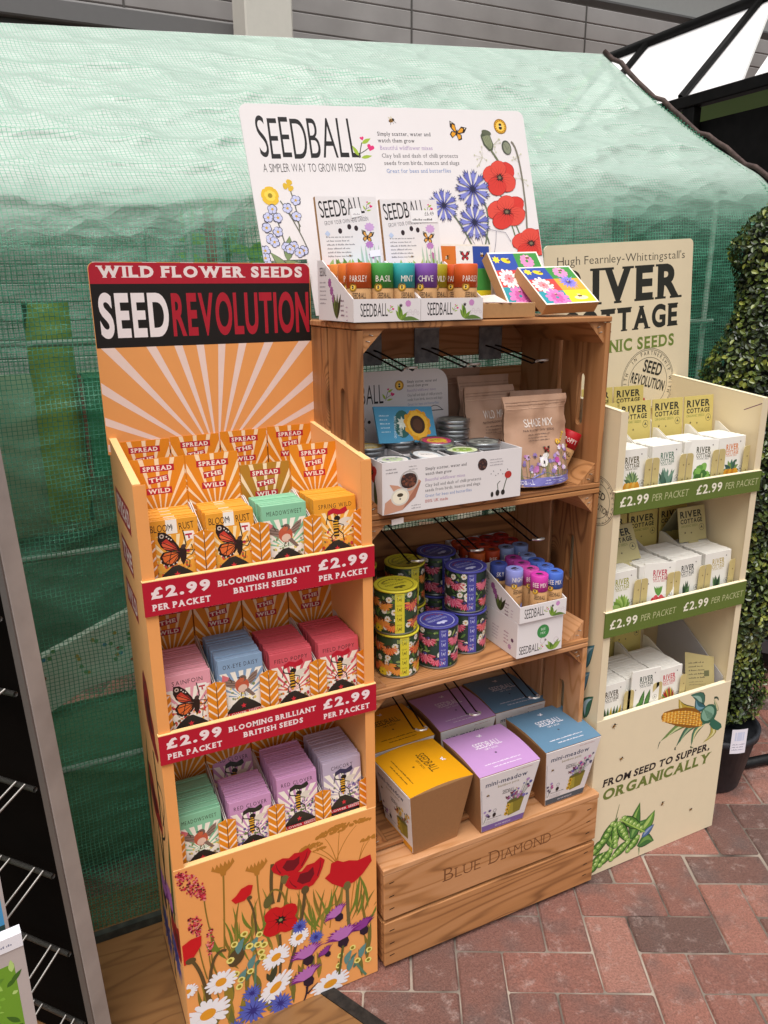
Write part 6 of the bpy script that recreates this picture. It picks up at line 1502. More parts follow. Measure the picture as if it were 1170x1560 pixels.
# ---------------------------------------------------------------- tapered gift boxes
CZ = .2885
def gift_box(label, top, x, y, z, rotz, band, dim=False, top_w=.172, bot_w=.122, h=.178, group='tapered gift boxes', yellow=False, nofront=False):
    t = thing('gift_box', label, 'gift box', (x, y, z), rotz, group); a, b = bot_w/2, top_w/2
    mb = MB(); mb.mesh([(-a, -a, 0), (a, -a, 0), (a, a, 0), (-a, a, 0), (-b, -b, h), (b, -b, h), (b, b, h), (-b, b, h)], [(3, 2, 1, 0), (0, 1, 5, 4), (1, 2, 6, 5), (2, 3, 7, 6), (3, 0, 4, 7), (4, 5, 6, 7)], KRD); mb.build('carton_body', t)
    # lid sheet, gently bowed
    mb = MB(); N = 10; vs = []; fs = []
    lc = ink(top, .42)
    for j in range(2):
        for i in range(N+1):
            q = i/N; vs.append((-b+2*b*(j), -b+2*b*q, h+.0012+.007*sin(pi*q)))
    for i in range(N): fs.append((i, N+1+i, N+2+i, i+1))
    mb.mesh(vs, fs, lc, .5, True)
    for sg in (0, 1):
        mb.face([vs[sg*(N+1)+i] for i in range(N+1)]+[((-b, b)[sg], b, h+.0002), ((-b, b)[sg], -b, h+.0002)], KRAFT)
    def fn(X, Y, L): q = min(1, max(0, Y/(2*b))); return Vector((-b+X, -b+Y, h+.0014+.007*sin(pi*q)+L))
    p = Pr(mb, fn=fn, clip=(.001, .001, 2*b-.001, 2*b-.001)); ink_c = '3a2c12' if yellow else 'e6e0e8'; w = 2*b
    p.text('SEEDBALL', w*.5, w*.52, w*.135, ink_c, .0, 1, 0, 'c', width=w*.44, jit=.05); p.text('GIFT BOX', w*.5, w*.455, w*.035, ink_c, .0, 1, 0, 'c', width=w*.22); p.star(w*.5, w*.36, w*.022, '3a3040' if not yellow else '3a2c12', 5, .5)
    butterfly_top(p, w*.52, w*.82, w*.045, '#efe9f0' if False else 'efe9f0', rot=.3, edge='d9d2dc')
    greek(p, w*.20, w*.17, w*.62, 1, w*.026, w*.05, ink_c, .05, 2); greek(p, w*.30, w*.10, w*.45, 1, w*.026, w*.05, ink_c, .05, 3)
    mb.build('lid', t)
    # printed sheet wrapped on the front
    mb = MB(); v = Vector((0, -(b-a), h)).normalized(); n = Vector((0, -h, -(b-a))).normalized(); o = Vector((-a, -a, 0)); H = sqrt(h*h+(b-a)**2)
    def E(Y, s): return (a+(b-a)*Y/H)*s
    def P3(X, Y, L): return Vector((X, -a, 0))+v*Y+n*L
    f0, f1 = .004, H-.001
    mb.prism([P3(E(f0, -1)+.002, f0, .0), P3(E(f0, 1)-.002, f0, .0), P3(E(f1, 1)-.001, f1, .0), P3(E(f1, -1)+.001, f1, .0)], n*.0012, WHT)
    p = Pr(mb, fn=lambda X, Y, L: P3(X, Y, L+.0013), clip=(-.084, .004, .084, H-.002)); W2 = a+b
    p.poly([(E(.004, -1)+.0022, .0045), (E(.004, 1)-.0022, .0045), (E(.022, 1)-.002, .022), (E(.022, -1)+.002, .022)], band)
    p.text('NATIVE MEADOW', 0, .010, .005, 'e0dae6', 0, 1, 0, 'c', width=.045)
    p.text('mini-meadow', -.066, H-.034, .0135, '33405f', .012, 1, .035, 'l', width=.118); p.text('bamboo pots', -.030, H-.046, .007, '8a7a3a', 0, 1, .03, 'l', width=.06); greek(p, .018, H-.010, .05, 1, .003, .005, 'b57a7a')
    p.text('SEEDBALL', -.014, H-.072, .012, '3a3436', .0, 1, 0, 'l', width=.034, jit=.05); sprig(p, .023, H-.072, .008); bee(p, -.055, H-.062, .009)
    pot = [(.012, .030), (.046, .036), (.054, .080), (.004, .074)]; p.poly(pot, '8a7d2c'); p.poly([(.014, .034), (.026, .036), (.022, .070), (.008, .070)], 'a8983a'); p.ell(.029, .077, .0255, .006, '6a6224', .1)
    for q in ((.008, .052), (.006, .040), (.009, .064)): p.petals(q[0], q[1], 8, .001, .007, .004, 'cfa52e'); p.ell(q[0], q[1], .0025, .0025, '4a3a1a', n=7)
    rq = random.Random(len(label))
    for k in range(26):
        X, Y = rq.uniform(.004, .062), 0; Y = .08+rq.random()*.045*(.35+X/.06); X += (Y-.08)*.15
        p.line([(.028+(X-.028)*.4, .078), (X, Y)], .0008, '5a6a4a'); p.star(X, Y, rq.uniform(.003, .0068), rq.choice(['7a6ab5', 'b58ac0', 'd9d2dc', '9a4a7a', 'c77aa5', '5a5a9a', '4a4a6a'] if not yellow else ['d9a52e', 'e0c04a', 'c86a3a', 'efe6d0', '5a5a4a']), 8, .6)
    for q in ((.002, .092), (.014, .102)): butterfly_top(p, q[0], q[1], .006, '8a2a44')
    for k in range(7):
        X = -.056+rq.uniform(-.006, .014); Y = .045+rq.random()*.03; p.star(X, Y, .005, rq.choice(['b54a8a', 'a58ac0', '4a3a5a']), 7, .5)
    p.ell(-.030, .050, .005, .007, '2f2626', n=9); p.ring(-.030, .064, .004, .005, '8a8488', 10); p.line([(-.058, .03), (-.05, .06)], .0012, '5a6a4a'); greek(p, -.050, .040, .042, 1, .003, .005, '3a3438'); greek(p, -.052, .033, .04, 3, .002, .0038, '9a949a', seed=3); p.line([(E(.03, -1)+.004, .03), (E(.14, -1)+.004, .14)], .0006, '6a6468')
    mb.build('printed_panel', t); return t
GY, GL, GB = 'dc9a14', 'b78cc0', '5c7e98'
gift_box('yellow topped gift box turned sideways with its plain kraft face forward', GY, .745, 1.358, CZ, -pi/2+.07, GY, yellow=True)
gift_box('lilac topped mini-meadow gift box in the front row middle', GL, .928, 1.345, CZ, .0, '7d62a0')
gift_box('blue topped mini-meadow gift box at the front right', GB, 1.126, 1.357, CZ, .0, '4a5560')
gift_box('yellow topped gift box at the back left behind the sideways one', GY, .748, 1.545, CZ, .04, GY, yellow=True)
gift_box('lilac topped gift box in the back row under the wire hook', GL, .940, 1.553, CZ, .02, '7d62a0')
gift_box('dark blue topped gift box at the back right in the shade', GB, 1.118, 1.560, CZ, -.02, '4a5560')
# ================================================================ CREAM VEGETABLE SEED STAND
CR = ink('e0d0b0', .5, 'card', var=.03); CRI = ink('e3d2ae', .55, 'card', var=.02); CRE = ink('f2e6c6', .6, 'card', var=.02)  # CRE likewise paints the top light onto the cream edges
VX0, VX1, VY0, VY1 = 1.222, 1.706, 1.300, 1.630
V = stand('vegetable_stand', 'cream cardboard vegetable seed stand right of the crates', VX0, VX1, VY0, VY1, .484, ((.722, .788), (1.040, 1.094)), 1.281, 1.312, (.440, .752, 1.062), CR, CRI, CRE)
VT = V['root']; SER = .055
def veg_leaf(p, x0, y0, x1, y1, w, c, hi, bend=0):
    p.leaf(x0, y0, x1, y1, w, '2c3a2c', bend); p.leaf(x0, y0, x1, y1, w*.86, c, bend); p.leaf(x0+(x1-x0)*.12, y0+(y1-y0)*.12, x0+(x1-x0)*.9, y0+(y1-y0)*.9, w*.34, hi, bend+w*.12)
mb = V['front']; p = Pr(mb, (VX0+.003, VY0, 0), (1, 0, 0), (0, 0, 1), (0, -1, 0), clip=(.001, .002, VX1-VX0-.006, .482))
# sweetcorn
for q in (((355, 430), (280, 480), 34, 'b59a3a', 'd9c87a', .02), ((380, 425), (325, 480), 34, '3f6a5a', '8fb0a0', -.015), ((392, 420), (345, 462), 30, '2f5f66', '6f9aa8', .01), ((385, 385), (228, 362), 26, '6f8a4a', 'c9cf9a', -.02), ((400, 380), (290, 326), 26, '3f6a52', '9ab08a', -.025), ((405, 378), (350, 312), 24, '4f7a5a', 'd9cf9a', -.02), ((415, 375), (395, 308), 26, 'b0a04a', 'd9d29a', .03), ((395, 415), (420, 446), 34, 'c9bf94', '6f8a6a', -.03)):
    (a, b), (c_, d_), w_, c1, c2, bd_ = q; veg_leaf(p, a/1000, b/1000, c_/1000, d_/1000, w_/1000, c1, c2, bd_)
p.curve((.228, .362), (.222, .352), (.222, .340), .004, '4a5a4a', .001); p.curve((.290, .326), (.284, .318), (.292, .318), .006, '3a4a3a', .002); p.curve((.350, .312), (.348, .304), (.360, .306), .006, '4a5a3a', .002); p.curve((.42, .446), (.435, .448), (.438, .434), .008, '3a4a3a', .003)
p.poly(mm((222, 442), (232, 452), (262, 452), (310, 446), (350, 432), (382, 405), (390, 385), (372, 368), (335, 374), (290, 392), (240, 418), (224, 432)), '8a5a1c')
for r_ in range(7):
    for k in range(25):
        t_ = k/24; x = 230+t_*150; top = 450-12*t_-30*t_**3; bot = 428-55*t_**.9-4; y = bot+(top-bot)*(r_+.6)/7.4
        p.ell(x/1000+.001*(r_ % 2), y/1000-.0005*k*.2, .0036, .0030, ('dc9a2c', 'e8b04a', 'c9822a', 'efc468')[(k*3+r_*2) % 4], -.35, 7, up=(k % 8 == 0))
p.ell(.405, .400, .034, .030, '2f5f4a', -.6); p.ell(.402, .402, .026, .023, '7fa890', -.6)
for k in range(6): p.line([(.385+k*.006, .420-k*.004), (.405+k*.006, .385-k*.003)], .0018, '3f6a52')
p.poly(mm((425, 380), (450, 362), (462, 352), (466, 340), (452, 334), (430, 345), (412, 365)), '2f6652')
# headline
SL = .16
p.text('FROM SEED TO SUPPER,', .034, .279, .0225, '2b2423', .036, 1, SER, 'l', -.03, width=.392, slant=SL)
p.text('ORGANICALLY', .036, .236, .0325, '6a7636', .040, 1, SER, 'l', -.03, width=.394, slant=SL)
# peas
for q in (((170, 60), (176, 186), 44, '4a7a34', '8fb05a', .01), ((185, 80), (236, 140), 40, '5f8f3a', 'a9c46a', -.008), ((150, 70), (205, 120), 40, '4a7a3a', '7fa85a', .01), ((180, 40), (245, 34), 44, '3f7038', '6f9a4a', .012), ((195, 62), (240, 92), 26, '4a6a96', '8fa0c0', 0), ((130, 90), (120, 150), 34, '6a8a4a', 'b0c07a', .006), ((95, 60), (100, 165), 40, '4f7a34', '8fb05a', .02)):
    (a, b), (c_, d_), w_, c1, c2, bd_ = q; veg_leaf(p, a/1000, b/1000, c_/1000, d_/1000, w_/1000, c1, c2, bd_)
p.line([(.09, .15), (.094, .175), (.100, .205)], .004, '5a6a3a', .001)
for (a, b), (c_, d_), n_ in (((88, 158), (28, 60), 6), ((92, 150), (100, 60), 6), ((98, 150), (150, 60), 6), ((112, 160), (200, 88), 6), ((60, 110), (0, 60), 4), ((70, 60), (0, 28), 5), ((90, 66), (40, 18), 4), ((150, 70), (80, 26), 6), ((186, 76), (140, 30), 4), ((40, 40), (0, 10), 3)):
    p.leaf(a/1000, b/1000, c_/1000, d_/1000, .034, '22381a'); p.leaf(a/1000, b/1000, c_/1000, d_/1000, .028, '4f7f2f')
    for k in range(n_):
        t_ = (k+.7)/(n_+.4); x, y = a+(c_-a)*t_, b+(d_-b)*t_; p.ell(x/1000, y/1000, .0098, .0092, '38602a', n=12); p.ell(x/1000, y/1000+.0008, .0086, .0080, '8db257', n=12); p.ell((x-2)/1000, (y+3)/1000, .0038, .003, 'cfdf9a', .4, 8)
p.curve((.105, .155), (.15, .12), (.205, .078), .004, '9fbf5a'); p.curve((.188, .03), (.192, .02), (.190, .006), .004, '4a7a34', .001); p.curve((.1, .15), (.09, .1), (.07, .05), .004, '7fa84a')
for x, y, s_, ro in ((56, 461, 15, .9), (92, 352, 13, .5), (262, 154, 14, 1.2), (381, 93, 12, .1)): bee(p, x/1000, y/1000, s_/1000, ro)
mb.build('front_panel', VT)
for mb, (a, b) in zip(V['strips'], ((.722, .788), (1.040, 1.094))):
    h_ = b-a; mb.box(VX0-.003, VX1+.003, VY0-.004, VY0-.0005, a, b, ink('5f7030', .5)); mb.box(VX0-.003, VX1+.003, VY0-.004, VY0+.006, b+.0002, b+.0018, CRE)
    p = Pr(mb, (VX0-.003, VY0-.004, a), (1, 0, 0), (0, 0, 1), (0, -1, 0)); p.M = None
    for xx in (.016, .262):
        p.text('\u00a32.99', xx, h_*.32, .0235, 'ece6d2', .022, 1, .03, 'l', width=.088, rot=0); p.text('PER PACKET', xx+.100, h_*.36, .0165, 'c9c99a', -.015, 1, .035, 'l', width=.118, slant=.1)
    mb.build('price_strip', VT)
for k in (0, 1):
    mb = V['wall%d' % k]
    if k == 0:
        p = Pr(mb, (VX0, VY1, 0), (0, -1, 0), (0, 0, 1), (-1, 0, 0), clip=(.002, .003, VY1-VY0-.004, 1.28))
        for r_ in (.062, .058, .044): p.ring(.27, 1.06, r_-.0012, r_, '2b2423', 36)
        p.text('SEED', .27, 1.07, .018, '2b2423', .015, 1, 0, 'c', width=.05, rot=-.3); p.text('REVOLUTION', .27, 1.04, .016, '2b2423', .015, 1, 0, 'c', width=.08, rot=-.3)
        for k2 in range(26): a = k2*2*pi/26; p.text('IN PARTNERSHIP WITH IN PART'[k2], .27+.0505*sin(a), 1.06+.0505*cos(a)-.002, .006, '2b2423', 0, 1, 0, 'c', rot=-a)
        for y, z, c1 in ((.30, .66, '4a7a86'), (.29, .58, '5f8fa8'), (.31, .52, '3f6a52'), (.27, .50, '7a9a5a')): veg_leaf(p, y-.03, z-.05, y, z+.03, .035, c1, 'a9c0c8', .01)
    else:
        p = Pr(mb, (VX1, VY0, 0), (0, 1, 0), (0, 0, 1), (1, 0, 0), clip=(.002, .003, .3, 1.27)); p.text('SEED REVOLUTION', .16, .9, .02, '2b2423', .015, 1, 0, 'c', width=.2)
        q = Pr(mb, (VX1-.013, VY1, 0), (0, -1, 0), (0, 0, 1), (-1, 0, 0)); q.line([(.27, 1.245), (.322, 1.268)], .0022, '6a3a5a')
    mb.build('side_panel', VT)
# header board
mb = MB(); ox, oy = V['ox'], V['oy']
u = Vector((1, 0, .055)).normalized(); v = Vector((-.035, .03, 1)); v = (v-u*v.dot(u)).normalized(); n = u.cross(v)
hb = Vector((1.232-ox, 1.612-oy, 1.20)); HWd, HHt = .530, .454
mb.prism([hb+u*a+v*b for a, b in rr_pts(.022, HWd, 0, HHt, .014)], -n*.004, CR, side=CRE)
p = Pr(mb, hb, u, v, n, clip=(.001, .001, HWd-.001, HHt-.001)); INKD = '2a2a24'
p.text("Hugh Fearnley-Whittingstall's", .281, HHt-.050, .020, '33302a', -.008, 1, .022, 'c', width=.437)
p.text('RIVER', .281, .300, .092, INKD, .040, 1, .065, 'c', width=.408)
p.text('COTTAGE', .279, .224, .062, INKD, .040, 1, .065, 'c', width=.400)
p.text('ORGANIC SEEDS', .277, .170, .033, '6f8038', .032, 1, .065, 'c', width=.385)
cx, cz = .376, .073
for r_ in (.097, .093, .072): p.ring(cx, cz, r_-.0012, r_, INKD, 44)
tx = 'IN PARTNERSHIP WITH  IN PARTNERSHIP WITH  '
for k2, ch in enumerate(tx):
    a = -.75+k2*2*pi/len(tx)
    if ch != ' ': p.text(ch, cx+.079*sin(a), cz+.079*cos(a), .0105, INKD, 0, .8, .02, 'c', rot=-a)
p.text('SEED', cx+.012, cz+.025, .034, INKD, .02, 1, 0, 'c', width=.070, rot=-.30); p.text('REVOLUTION', cx-.004, cz-.010, .029, INKD, .02, 1, 0, 'c', width=.128, rot=-.30)
p.star(cx-.016, cz-.046, .009, 'b3232e', 7, .6); p.line([(cx-.012, cz-.046), (cx-.004, cz-.062)], .0015, '5a4a3a')
for q in ((.06, .12), (.19, .07), (.1, .03)): p.ell(q[0], q[1], .005, .006, '7a6a4a', .4)
mb.build('header_board', VT)

# small header cards, folded cards, packets
TANC, TAND = 'c9b66a', 'a89a58'
def river_print(p, w, H, dark=INKD):
    p.text('RIVER', w*.08, H-.029, .0185, dark, .034, 1, .035, 'l', width=w*.80); p.text('COTTAGE', w*.08, H-.045, .0125, dark, .034, 1, .035, 'l', width=w*.80); p.text('ORGANIC SEEDS', w*.08, H-.055, .006, '6f7a3a', 0, 1, .03, 'l', width=w*.62)
    p.ring(w*.84, H-.060, .0085, .0095, '4a4a3a', 18); p.star(w*.84, H-.060, .006, '4a4a3a', 3, .35); p.star(w*.22, H-.070, .004, '4a4030', 5, .4); p.star(w*.45, H-.072, .0035, '4a4030', 5, .4)
def river_card(mb, w, z0, z1, y, lean):
    n = Vector((0, -cos(lean), sin(lean))); v = Vector((0, sin(lean), cos(lean))); o = Vector((-w/2, y, z0)); H = z1-z0
    mb.prism([o, o+Vector((w, 0, 0)), o+Vector((w, 0, 0))+v*H, o+v*H], -n*.0022, ink(TANC, .5))
    river_print(Pr(mb, o, (1, 0, 0), v, n, clip=(.001, .001, w-.001, H-.001)), w, H)
def veg_packet(col, art):
    mb = MB(); mb.box(-.048, .048, 0, PT*.66, 0, PH, ink('e6e2da', .45), .5, .0008)
    p = Pr(mb, (-PW/2, 0, 0), (1, 0, 0), (0, 0, 1), (0, -1, 0), clip=(.001, .0005, PW-.001, PH-.0005)); w = PW
    p.text('RIVER', w*.26, PH*.72, .0155, col, .03, 1, .035, 'l', width=w*.50); p.text('COTTAGE', w*.26, PH*.625, .0105, col, .03, 1, .035, 'l', width=w*.50); p.text('ORGANIC SEEDS', w*.28, PH*.585, .0042, col, 0, 1, 0, 'l', width=w*.42)
    p.ring(w*.88, PH*.30, .0065, .0074, '8a8a80', 16); p.star(w*.88, PH*.30, .005, '8a8a80', 3, .35); p.star(w*.83, PH*.88, .0028, '4a3a3a', 5, .4); p.star(w*.12, PH*.56, .0028, '4a3a3a', 5, .4); p.star(w*.9, PH*.12, .0028, '6a3a4a', 5, .4)
    rq = random.Random(hash(art) % 5 if False else len(art)); C = w*.5
    if art == 'squash':
        for k in range(9): p.leaf(C, PH*.3, C+.026*cos(.4+k*.29), PH*.3+.034*sin(.4+k*.29), .010, ('6f8a5a', '8aa06a', '4f6a4a')[k % 3])
        for k in range(5): p.ell(C-.018+k*.009, PH*.18, .009, .020, ('d9962e', 'e0b050')[k % 2], 0, 10)
    elif art == 'kale':
        for k in range(22): p.leaf(C+rq.uniform(-.004, .004), PH*.1, C+rq.uniform(-.030, .030), PH*(.3+.25*rq.random()), .012, ('4a6a5a', '6a8a78', '35523f', '86a08a')[k % 4], rq.uniform(-.005, .005))
    elif art == 'lettuce':
        for k in range(16): p.ell(C+rq.uniform(-.020, .020), PH*(.2+.25*rq.random()), .010, .009, ('3f6a2f', '5f8f3f', '7aa84f')[k % 3], wob=.2)
        p.line([(C, PH*.1), (C, PH*.3)], .004, '9ab06a')
    elif art == 'pumpkin':
        for k in range(7): p.leaf(C, PH*.28, C+.030*cos(k*.5), PH*.28+.03*sin(k*.5), .012, ('3f6a52', '6f8a4a', '2f4f4a')[k % 3])
        for k in range(5): p.ell(C-.018+k*.009, PH*.18, .010, .018, ('e0a02e', 'c9822a')[k % 2], 0, 10)
        p.curve((C+.004, PH*.3), (C+.006, PH*.5), (C+.02, PH*.48), .006, '3f5f4a')
    elif art == 'basil':
        for k in range(9): p.leaf(C, PH*.14, C+.030*cos(.2+k*.34), PH*.25+.032*sin(.2+k*.34), .019, ('8aa84a', '6f8f3a', 'a5bf6a')[k % 3])
    elif art == 'radish':
        for k in range(6): p.leaf(C, PH*.28, C+rq.uniform(-.016, .016), PH*.5, .008, '5f8f3f')
        for k in range(5): p.ell(C-.016+k*.008, PH*(.16+.05*(k % 2)), .008, .012, ('c8343a', 'd9525a')[k % 2])
    elif art == 'cucumber':
        for k, (a, b) in enumerate(((-.010, .2), (.010, .24))): p.leaf(C+a-.008, PH*.05, C+a+.006, PH*.52, .017, '24401f'); p.leaf(C+a-.008, PH*.06, C+a+.006, PH*.51, .012, '4a7a3a')
        p.leaf(C-.024, PH*.1, C-.020, PH*.26, .014, '5f8a3f')
    elif art == 'courgette':
        for k in range(6): p.leaf(C-.02+k*.008, PH*.04, C-.022+k*.011, PH*.48, .010, ('2f4a2a', '4f6f3a', 'c9a82e')[k % 3])
    elif art == 'rainbow':
        for k in range(16): p.leaf(C, PH*.06, C+.030*cos(.3+k*.16), PH*.1+.055*sin(.3+k*.16), .011, ('b5342e', '6f8f3f', 'd9a03a', '8a3a2a')[k % 4])
    else:
        for k in range(9): p.leaf(C+rq.uniform(-.006, .006), PH*.08, C+rq.uniform(-.016, .016), PH*(.35+.15*rq.random()), .010, ('3f5a3a', '5f7f4f', '2c4230')[k % 3])
    return mb.build('vegetable_packet')
def veg_stack(col, art, x, y, z, n_, pitch, nm, tier, grp, lean=.05, first=None):
    o0 = veg_packet(col, art)
    for k in range(n_):
        o = o0.copy() if k else o0
        if k: COL.objects.link(o)
        o.location = (x+rs.uniform(-.0012, .0012), y+k*pitch, z+rs.uniform(-.0006, .0008)); o.rotation_euler = (-lean+rs.uniform(-.004, .004), 0, rs.uniform(-.004, .004))
        if k == 0 and first: o.location = first[0]; o.rotation_euler = first[1]
        tag(o, ('frontmost %s packet in the %s cream tray on the %s shelf' if k == 0 else 'white %s packet filed behind in the %s cream tray on the %s shelf') % (nm, grp, tier), 'seed packet', 'packets in the %s cream tray of the %s shelf' % (grp, tier))
def veg_tray(x, y, z, D, Hh, tier, nm, fl=.098):
    tr = packet_tray(.1085, D, Hh, fl, '%s cream packet tray on the %s shelf of the cream stand' % (nm, tier), 'cream packet trays', lean=.08, face='c2b078', style='river', walls=.125); tr.location = (x, y, z); return tr
P4 = ('leftmost', 'second', 'third', 'rightmost')
vc = (1.291, 1.4025, 1.514, 1.6255)
for i, (col, art, nm) in enumerate((('5a5236', 'squash', 'golden squash'), ('5a7a68', 'kale', 'grey green kale'), ('4a4a36', 'lettuce', 'curly lettuce'), ('d2783a', 'pumpkin', 'orange lettered pumpkin'))):
    y = 1.318; veg_tray(vc[i], y, 1.062, .115, .215, 'top', P4[i])
    veg_stack(col, art, vc[i], y+.004, 1.064, 15, .0058, nm, 'top', P4[i], first=((vc[2]+.006, y+.001, 1.066), (-.10, .05, -.10)) if i == 2 else None)
for i in range(3): veg_tray(vc[i], 1.455, 1.062, .12, .232, 'top', 'empty back row '+P4[i], .08)
for i, (col, art, nm) in enumerate((('9a9a3a', 'basil', 'green basil'), ('b5324a', 'radish', 'red lettered radish'), ('2f3330', 'spinach', 'dark green spinach'), ('b5a060', 'greens', 'pale yellow lettered'))):
    y = 1.318; veg_tray(vc[i], y, .752, .165, .208, 'middle', P4[i])
    veg_stack(col, art, vc[i], y+.004, .754, 20, .0062, nm, 'middle', P4[i], first=((vc[1]+.008, y-.001, .757), (-.10, .06, -.12)) if i == 1 else None)
for i, (col, art, nm) in enumerate((('4a4436', 'courgette', 'striped courgette'), ('3a4a40', 'cucumber', 'cucumber'), ('c23a4a', 'rainbow', 'red lettered chard'))):
    y = 1.318; veg_tray(vc[i]-.012*i, y, .440, .165, .212, 'bottom', P4[i])
    veg_stack(col, art, vc[i]-.012*i, y+.004, .442, 20, .0062, nm, 'bottom', P4[i], first=((vc[1]-.006, y-.003, .462), (-.05, .03, -.04)) if i == 1 else None)
# empty fourth space: liner wall and a leaflet
mb = MB(); mb.prism([(0, 0, 0), (0, .25, 0), (0, .25, .19), (0, .20, .19), (0, .0, .055), ], (.002, 0, 0), ink('b5b2b4', .5)); o = mb.build('tray_liner', loc=(1.688, 1.316, .441)); tag(o, 'grey liner wall of the empty space at the right of the bottom cream shelf', 'liner')
mb = MB(); n = Vector((-.35, -.9, .2)).normalized(); v = Vector((.05, .2, 1)).normalized(); u = v.cross(n).normalized(); v = n.cross(u); mb.prism([Vector((0, 0, 0)), u*.085, u*.085+v*.10, v*.12], -n*.001, ink('b9aa78', .5)); p = Pr(mb, (0, 0, 0), u, v, n); greek(p, .01, .085, .05, 5, .006, .011, '4a4436', seed=9); p.rect(.055, .045, .07, .062, '6a6a4a'); greek(p, .01, .03, .055, 2, .004, .008, '7a7050', seed=2)
o = mb.build('leaflet', loc=(1.600, 1.36, .442)); tag(o, 'tan leaflet standing in the empty corner of the bottom cream shelf', 'leaflet')
# tuck-in folded display cards on the middle shelf
def folded(label, x, y, z, rx, ry, rz_, w=.098, H=.095):
    t = thing('folded_card', label, 'card', (x, y, z)); t.rotation_euler = (rx, ry, rz_); mb = MB()
    mb.prism([(-w/2, 0, 0), (w/2, 0, 0), (w/2, 0, H), (-w/2, 0, H)], (0, .0018, 0), ink('b5aa7a', .5)); river_print(Pr(mb, (-w/2, 0, 0), (1, 0, 0), (0, 0, 1), (0, -1, 0), clip=(.001, .001, w-.001, H-.001)), w, H); mb.build('front_face', t)
    mb = MB(); mb.prism([(-w/2, .001, H), (w/2, .001, H), (w/2, .07, H-.07), (-w/2, .07, H-.07)], (0, .0014, .0012), ink('8f8a6a', .5)); mb.build('rear_face', t)
    mb = MB(); mb.prism([(-.018, .0002, -.0003), (.018, .0002, -.0003), (.018, -.006, -.014), (.010, -.009, -.021), (-.010, -.009, -.021), (-.018, -.006, -.014)], (0, .0012, 0), ink('b5aa7a', .5)); mb.build('tuck_tab', t)
folded('folded tan card slipping forward over the leftmost packets of the middle cream shelf', 1.345, 1.375, .878, -.45, -.06, -.06)
folded('folded tan card bent upright over the rightmost packets of the middle cream shelf', 1.625, 1.415, .880, -.22, 0, -.03)

# ================================================================ WIRE RACK AT THE LEFT EDGE
STL = noisy('brushed_steel', '968d88', 'aaa09b', 9, .5, .05); WIR = ink('8d8884', .38, 'chrome', .8)
RA = radians(-50)
t = thing('wire_rack', 'grey steel shop rack with bare wire prongs at the left edge', 'rack', (-.028, 1.335, 0)); t.rotation_euler = (Matrix.Rotation(radians(-2.2), 3, hd) @ Matrix.Rotation(radians(40), 3, 'Z')).to_euler(); t.location.x += .002
# local x: along the prongs' direction (away from camera, right), local y: along the bars (back, left)
mb = MB(); mb.box(-.012, .026, -.020, -.001, 0, 2.0, STL, .5, .0015); mb.build('upright', t)
mb = MB(); mb.box(-.0155, -.0125, -.0195, -.004, 0, 2.0, ink('6d6866', .4, 'steel', .4)); mb.build('upright_flange', t)
mb = MB(); mb.box(.012, .02, .0, .7, .02, 2.0, noisy('black_back_panel', '070504', '0d0907', 5, .9, .1, .004, .05)); mb.build('back_panel', t)
for k, z in enumerate((1.02, .876, .680, .487, .300, .12)):
    mb = MB(); mb.tube([(-.014, .012, z), (-.014, .62, z)], .0052, ink('56524f', .35, 'steel', .6), 8); mb.build('cross_bar', t)
    for q in (.035, .058, .125, .148, .215, .238, .305, .328):
        mb = MB(); mb.tube([(-.016, q, z+.006), (-.016-.25*.951, q-.25*.309, z+.010), (-.016-.262*.951, q-.262*.309, z+.018)], .0021, WIR, 6); mb.build('wire_prong', t)
mb = MB(); mb.box(-.03, .04, -.03, .12, .0, .02, STL); mb.build('foot', t)
def hang(label, x, y, z, w, h, rz_, top, fn):
    t = thing('hanging_pack', label, 'seed packet', (x, y, z), rz_)
    mb = MB(); mb.prism([(-w, 0, -h), (0, 0, -h), (0, 0, 0), (-w, 0, 0)], (0, .012, 0), ink('b7aaa6', .5)); p = Pr(mb, (-w, 0, -h), (1, 0, 0), (0, 0, 1), (0, -1, 0), clip=(.001, .001, w-.001, h-.001)); fn(p, w, h); mb.build('pack_body', t)
    mb = MB(); mb.box(-w, 0, -.001, .013, .0005, .018, ink('e8e4ea', .4)); q = Pr(mb, (-w, -.001, 0), (1, 0, 0), (0, 0, 1), (0, -1, 0)); greek(q, w*.55, .007, w*.35, 1, .004, .01, '8a8aa0'); mb.build('hanger_strip', t)
    mb = MB(); mb.tube([(-w*.5, -.004, .008), (-w*.5-.006, -.006, .016), (-w*.5-.012, -.004, .008), (-w*.5-.012, -.003, -.006), (-w*.5-.004, -.003, -.012), (-w*.5, -.003, -.005)], .0018, ink('4a4648', .3, 'steel', .7), 6); mb.build('hook_ring', t)
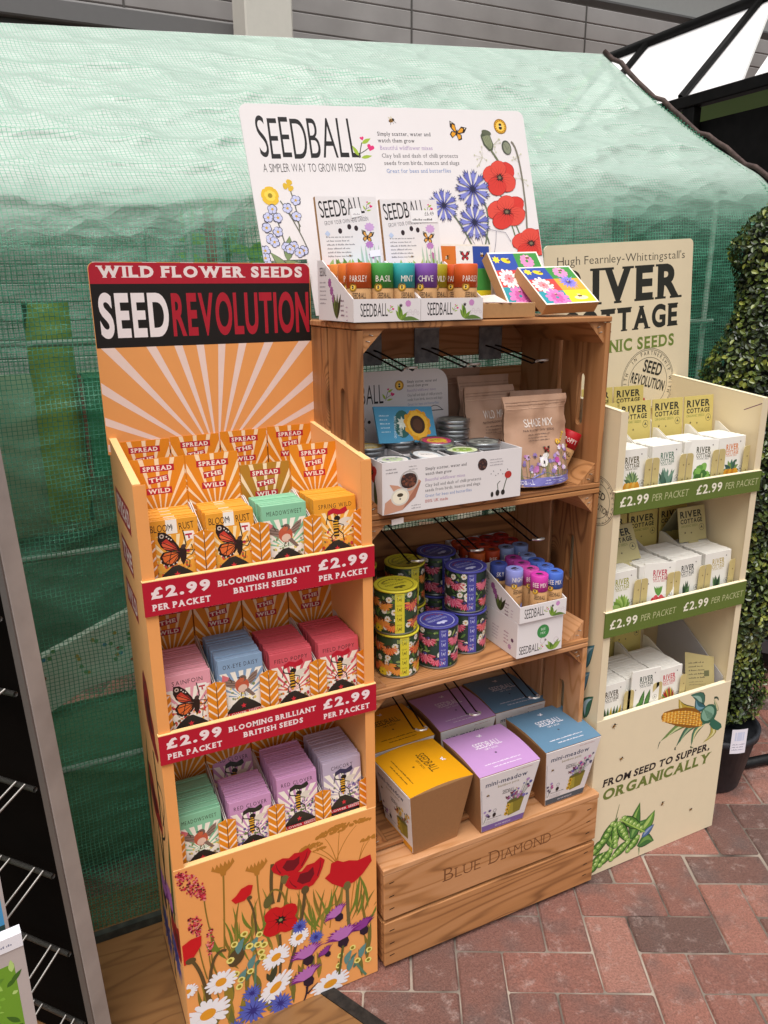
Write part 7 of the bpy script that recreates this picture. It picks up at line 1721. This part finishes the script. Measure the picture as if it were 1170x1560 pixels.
def garden(p, w, h):
    p.rect(.0, .0, w-.012, h-.018, '6f9a2e'); rq = random.Random(6)
    for k in range(150): X, Y = rq.uniform(0, w-.014), rq.uniform(0, h-.02); p.leaf(X, Y, X+rq.uniform(-.014, .014), Y+rq.uniform(.0, .02), .006, rq.choice(['7fae3a', '9cc45a', '4f7a26', '5f8a2e', 'b5cf7a', '3f6620']), up=(k % 10 == 0))
    for k in range(5): p.ell(w*.72+rq.uniform(-.004, .004), h*.60+rq.uniform(-.006, .006), .005, .005, 'cf4a2a', n=8)
    p.line([(w*.76, h*.58), (w*.80, h*.2)], .002, 'd99a5a')
    for X, Y in ((w*.3, h*.3), (w*.45, h*.12)): p.petals(X, Y, 8, .001, .006, .003, 'e6e6d6')
hang('white framed hanging pack with a green garden picture and red blooms', -.075, .775, .860, .11, .30, radians(8), 0, garden)
def bluep(p, w, h):
    p.rect(0, 0, w-.004, h, '4f9ed2'); p.rect(0, 0, w-.004, h*.09, '2f4a4a'); rq = random.Random(3)
    for k in range(10): p.ell(rq.uniform(0, w), rq.uniform(h*.3, h), .005, .003, 'cfe6f0', n=7)
    p.ell(w*.72, h*.24, .006, .012, 'c23a26'); p.ell(w*.74, h*.13, .004, .008, '3a4a6a'); p.ell(w*.5, h*.3, .006, .006, '7a3a2a')
hang('blue picture pack hanging behind the green garden pack', -.094, .855, 1.05, .10, .245, radians(8), 0, bluep)
# dark things at the far right edge
t = thing('black_trolley', 'black low trolley standing in the shade right of the potted topiary', 'trolley', (2.55, 2.05, 0)); mb = MB(); mb.box(-.35, .5, -.2, .5, .06, .9, BLK, .5, .01); mb.build('body', t); mb = MB(); mb.prism([(-.37, -.24, .28), (.4, -.30, .02), (.4, -.30, .06), (-.37, -.24, .34)], (0, .03, 0), ink('4a4a4d', .35, 'steel', .3)); mb.build('ramp_rail', t)
for sx in (-.28, .42):
    mb = MB(); mb.M = Matrix.Translation((sx, -.1, .03)) @ Matrix.Rotation(pi/2, 4, 'X'); mb.lathe([(.001, -.012), (.03, -.012), (.03, .012), (.001, .012)], ink('2a2a2a', .6), 16); mb.build('wheel', t)
mb = MB(); mb.tube([(0, 0, .018), (.012, 0, .018), (.16, -.03, .022), (.5, -.10, .03)], [.012, .017, .017, .017], noisy('black_rubber', '0c0c0d', '1a1a1c', 40, .5), 10); o = mb.build('tool_handle', loc=(2.02, 1.455, 0)); tag(o, 'black rubber tool handle lying on the bricks right of the pot', 'handle')
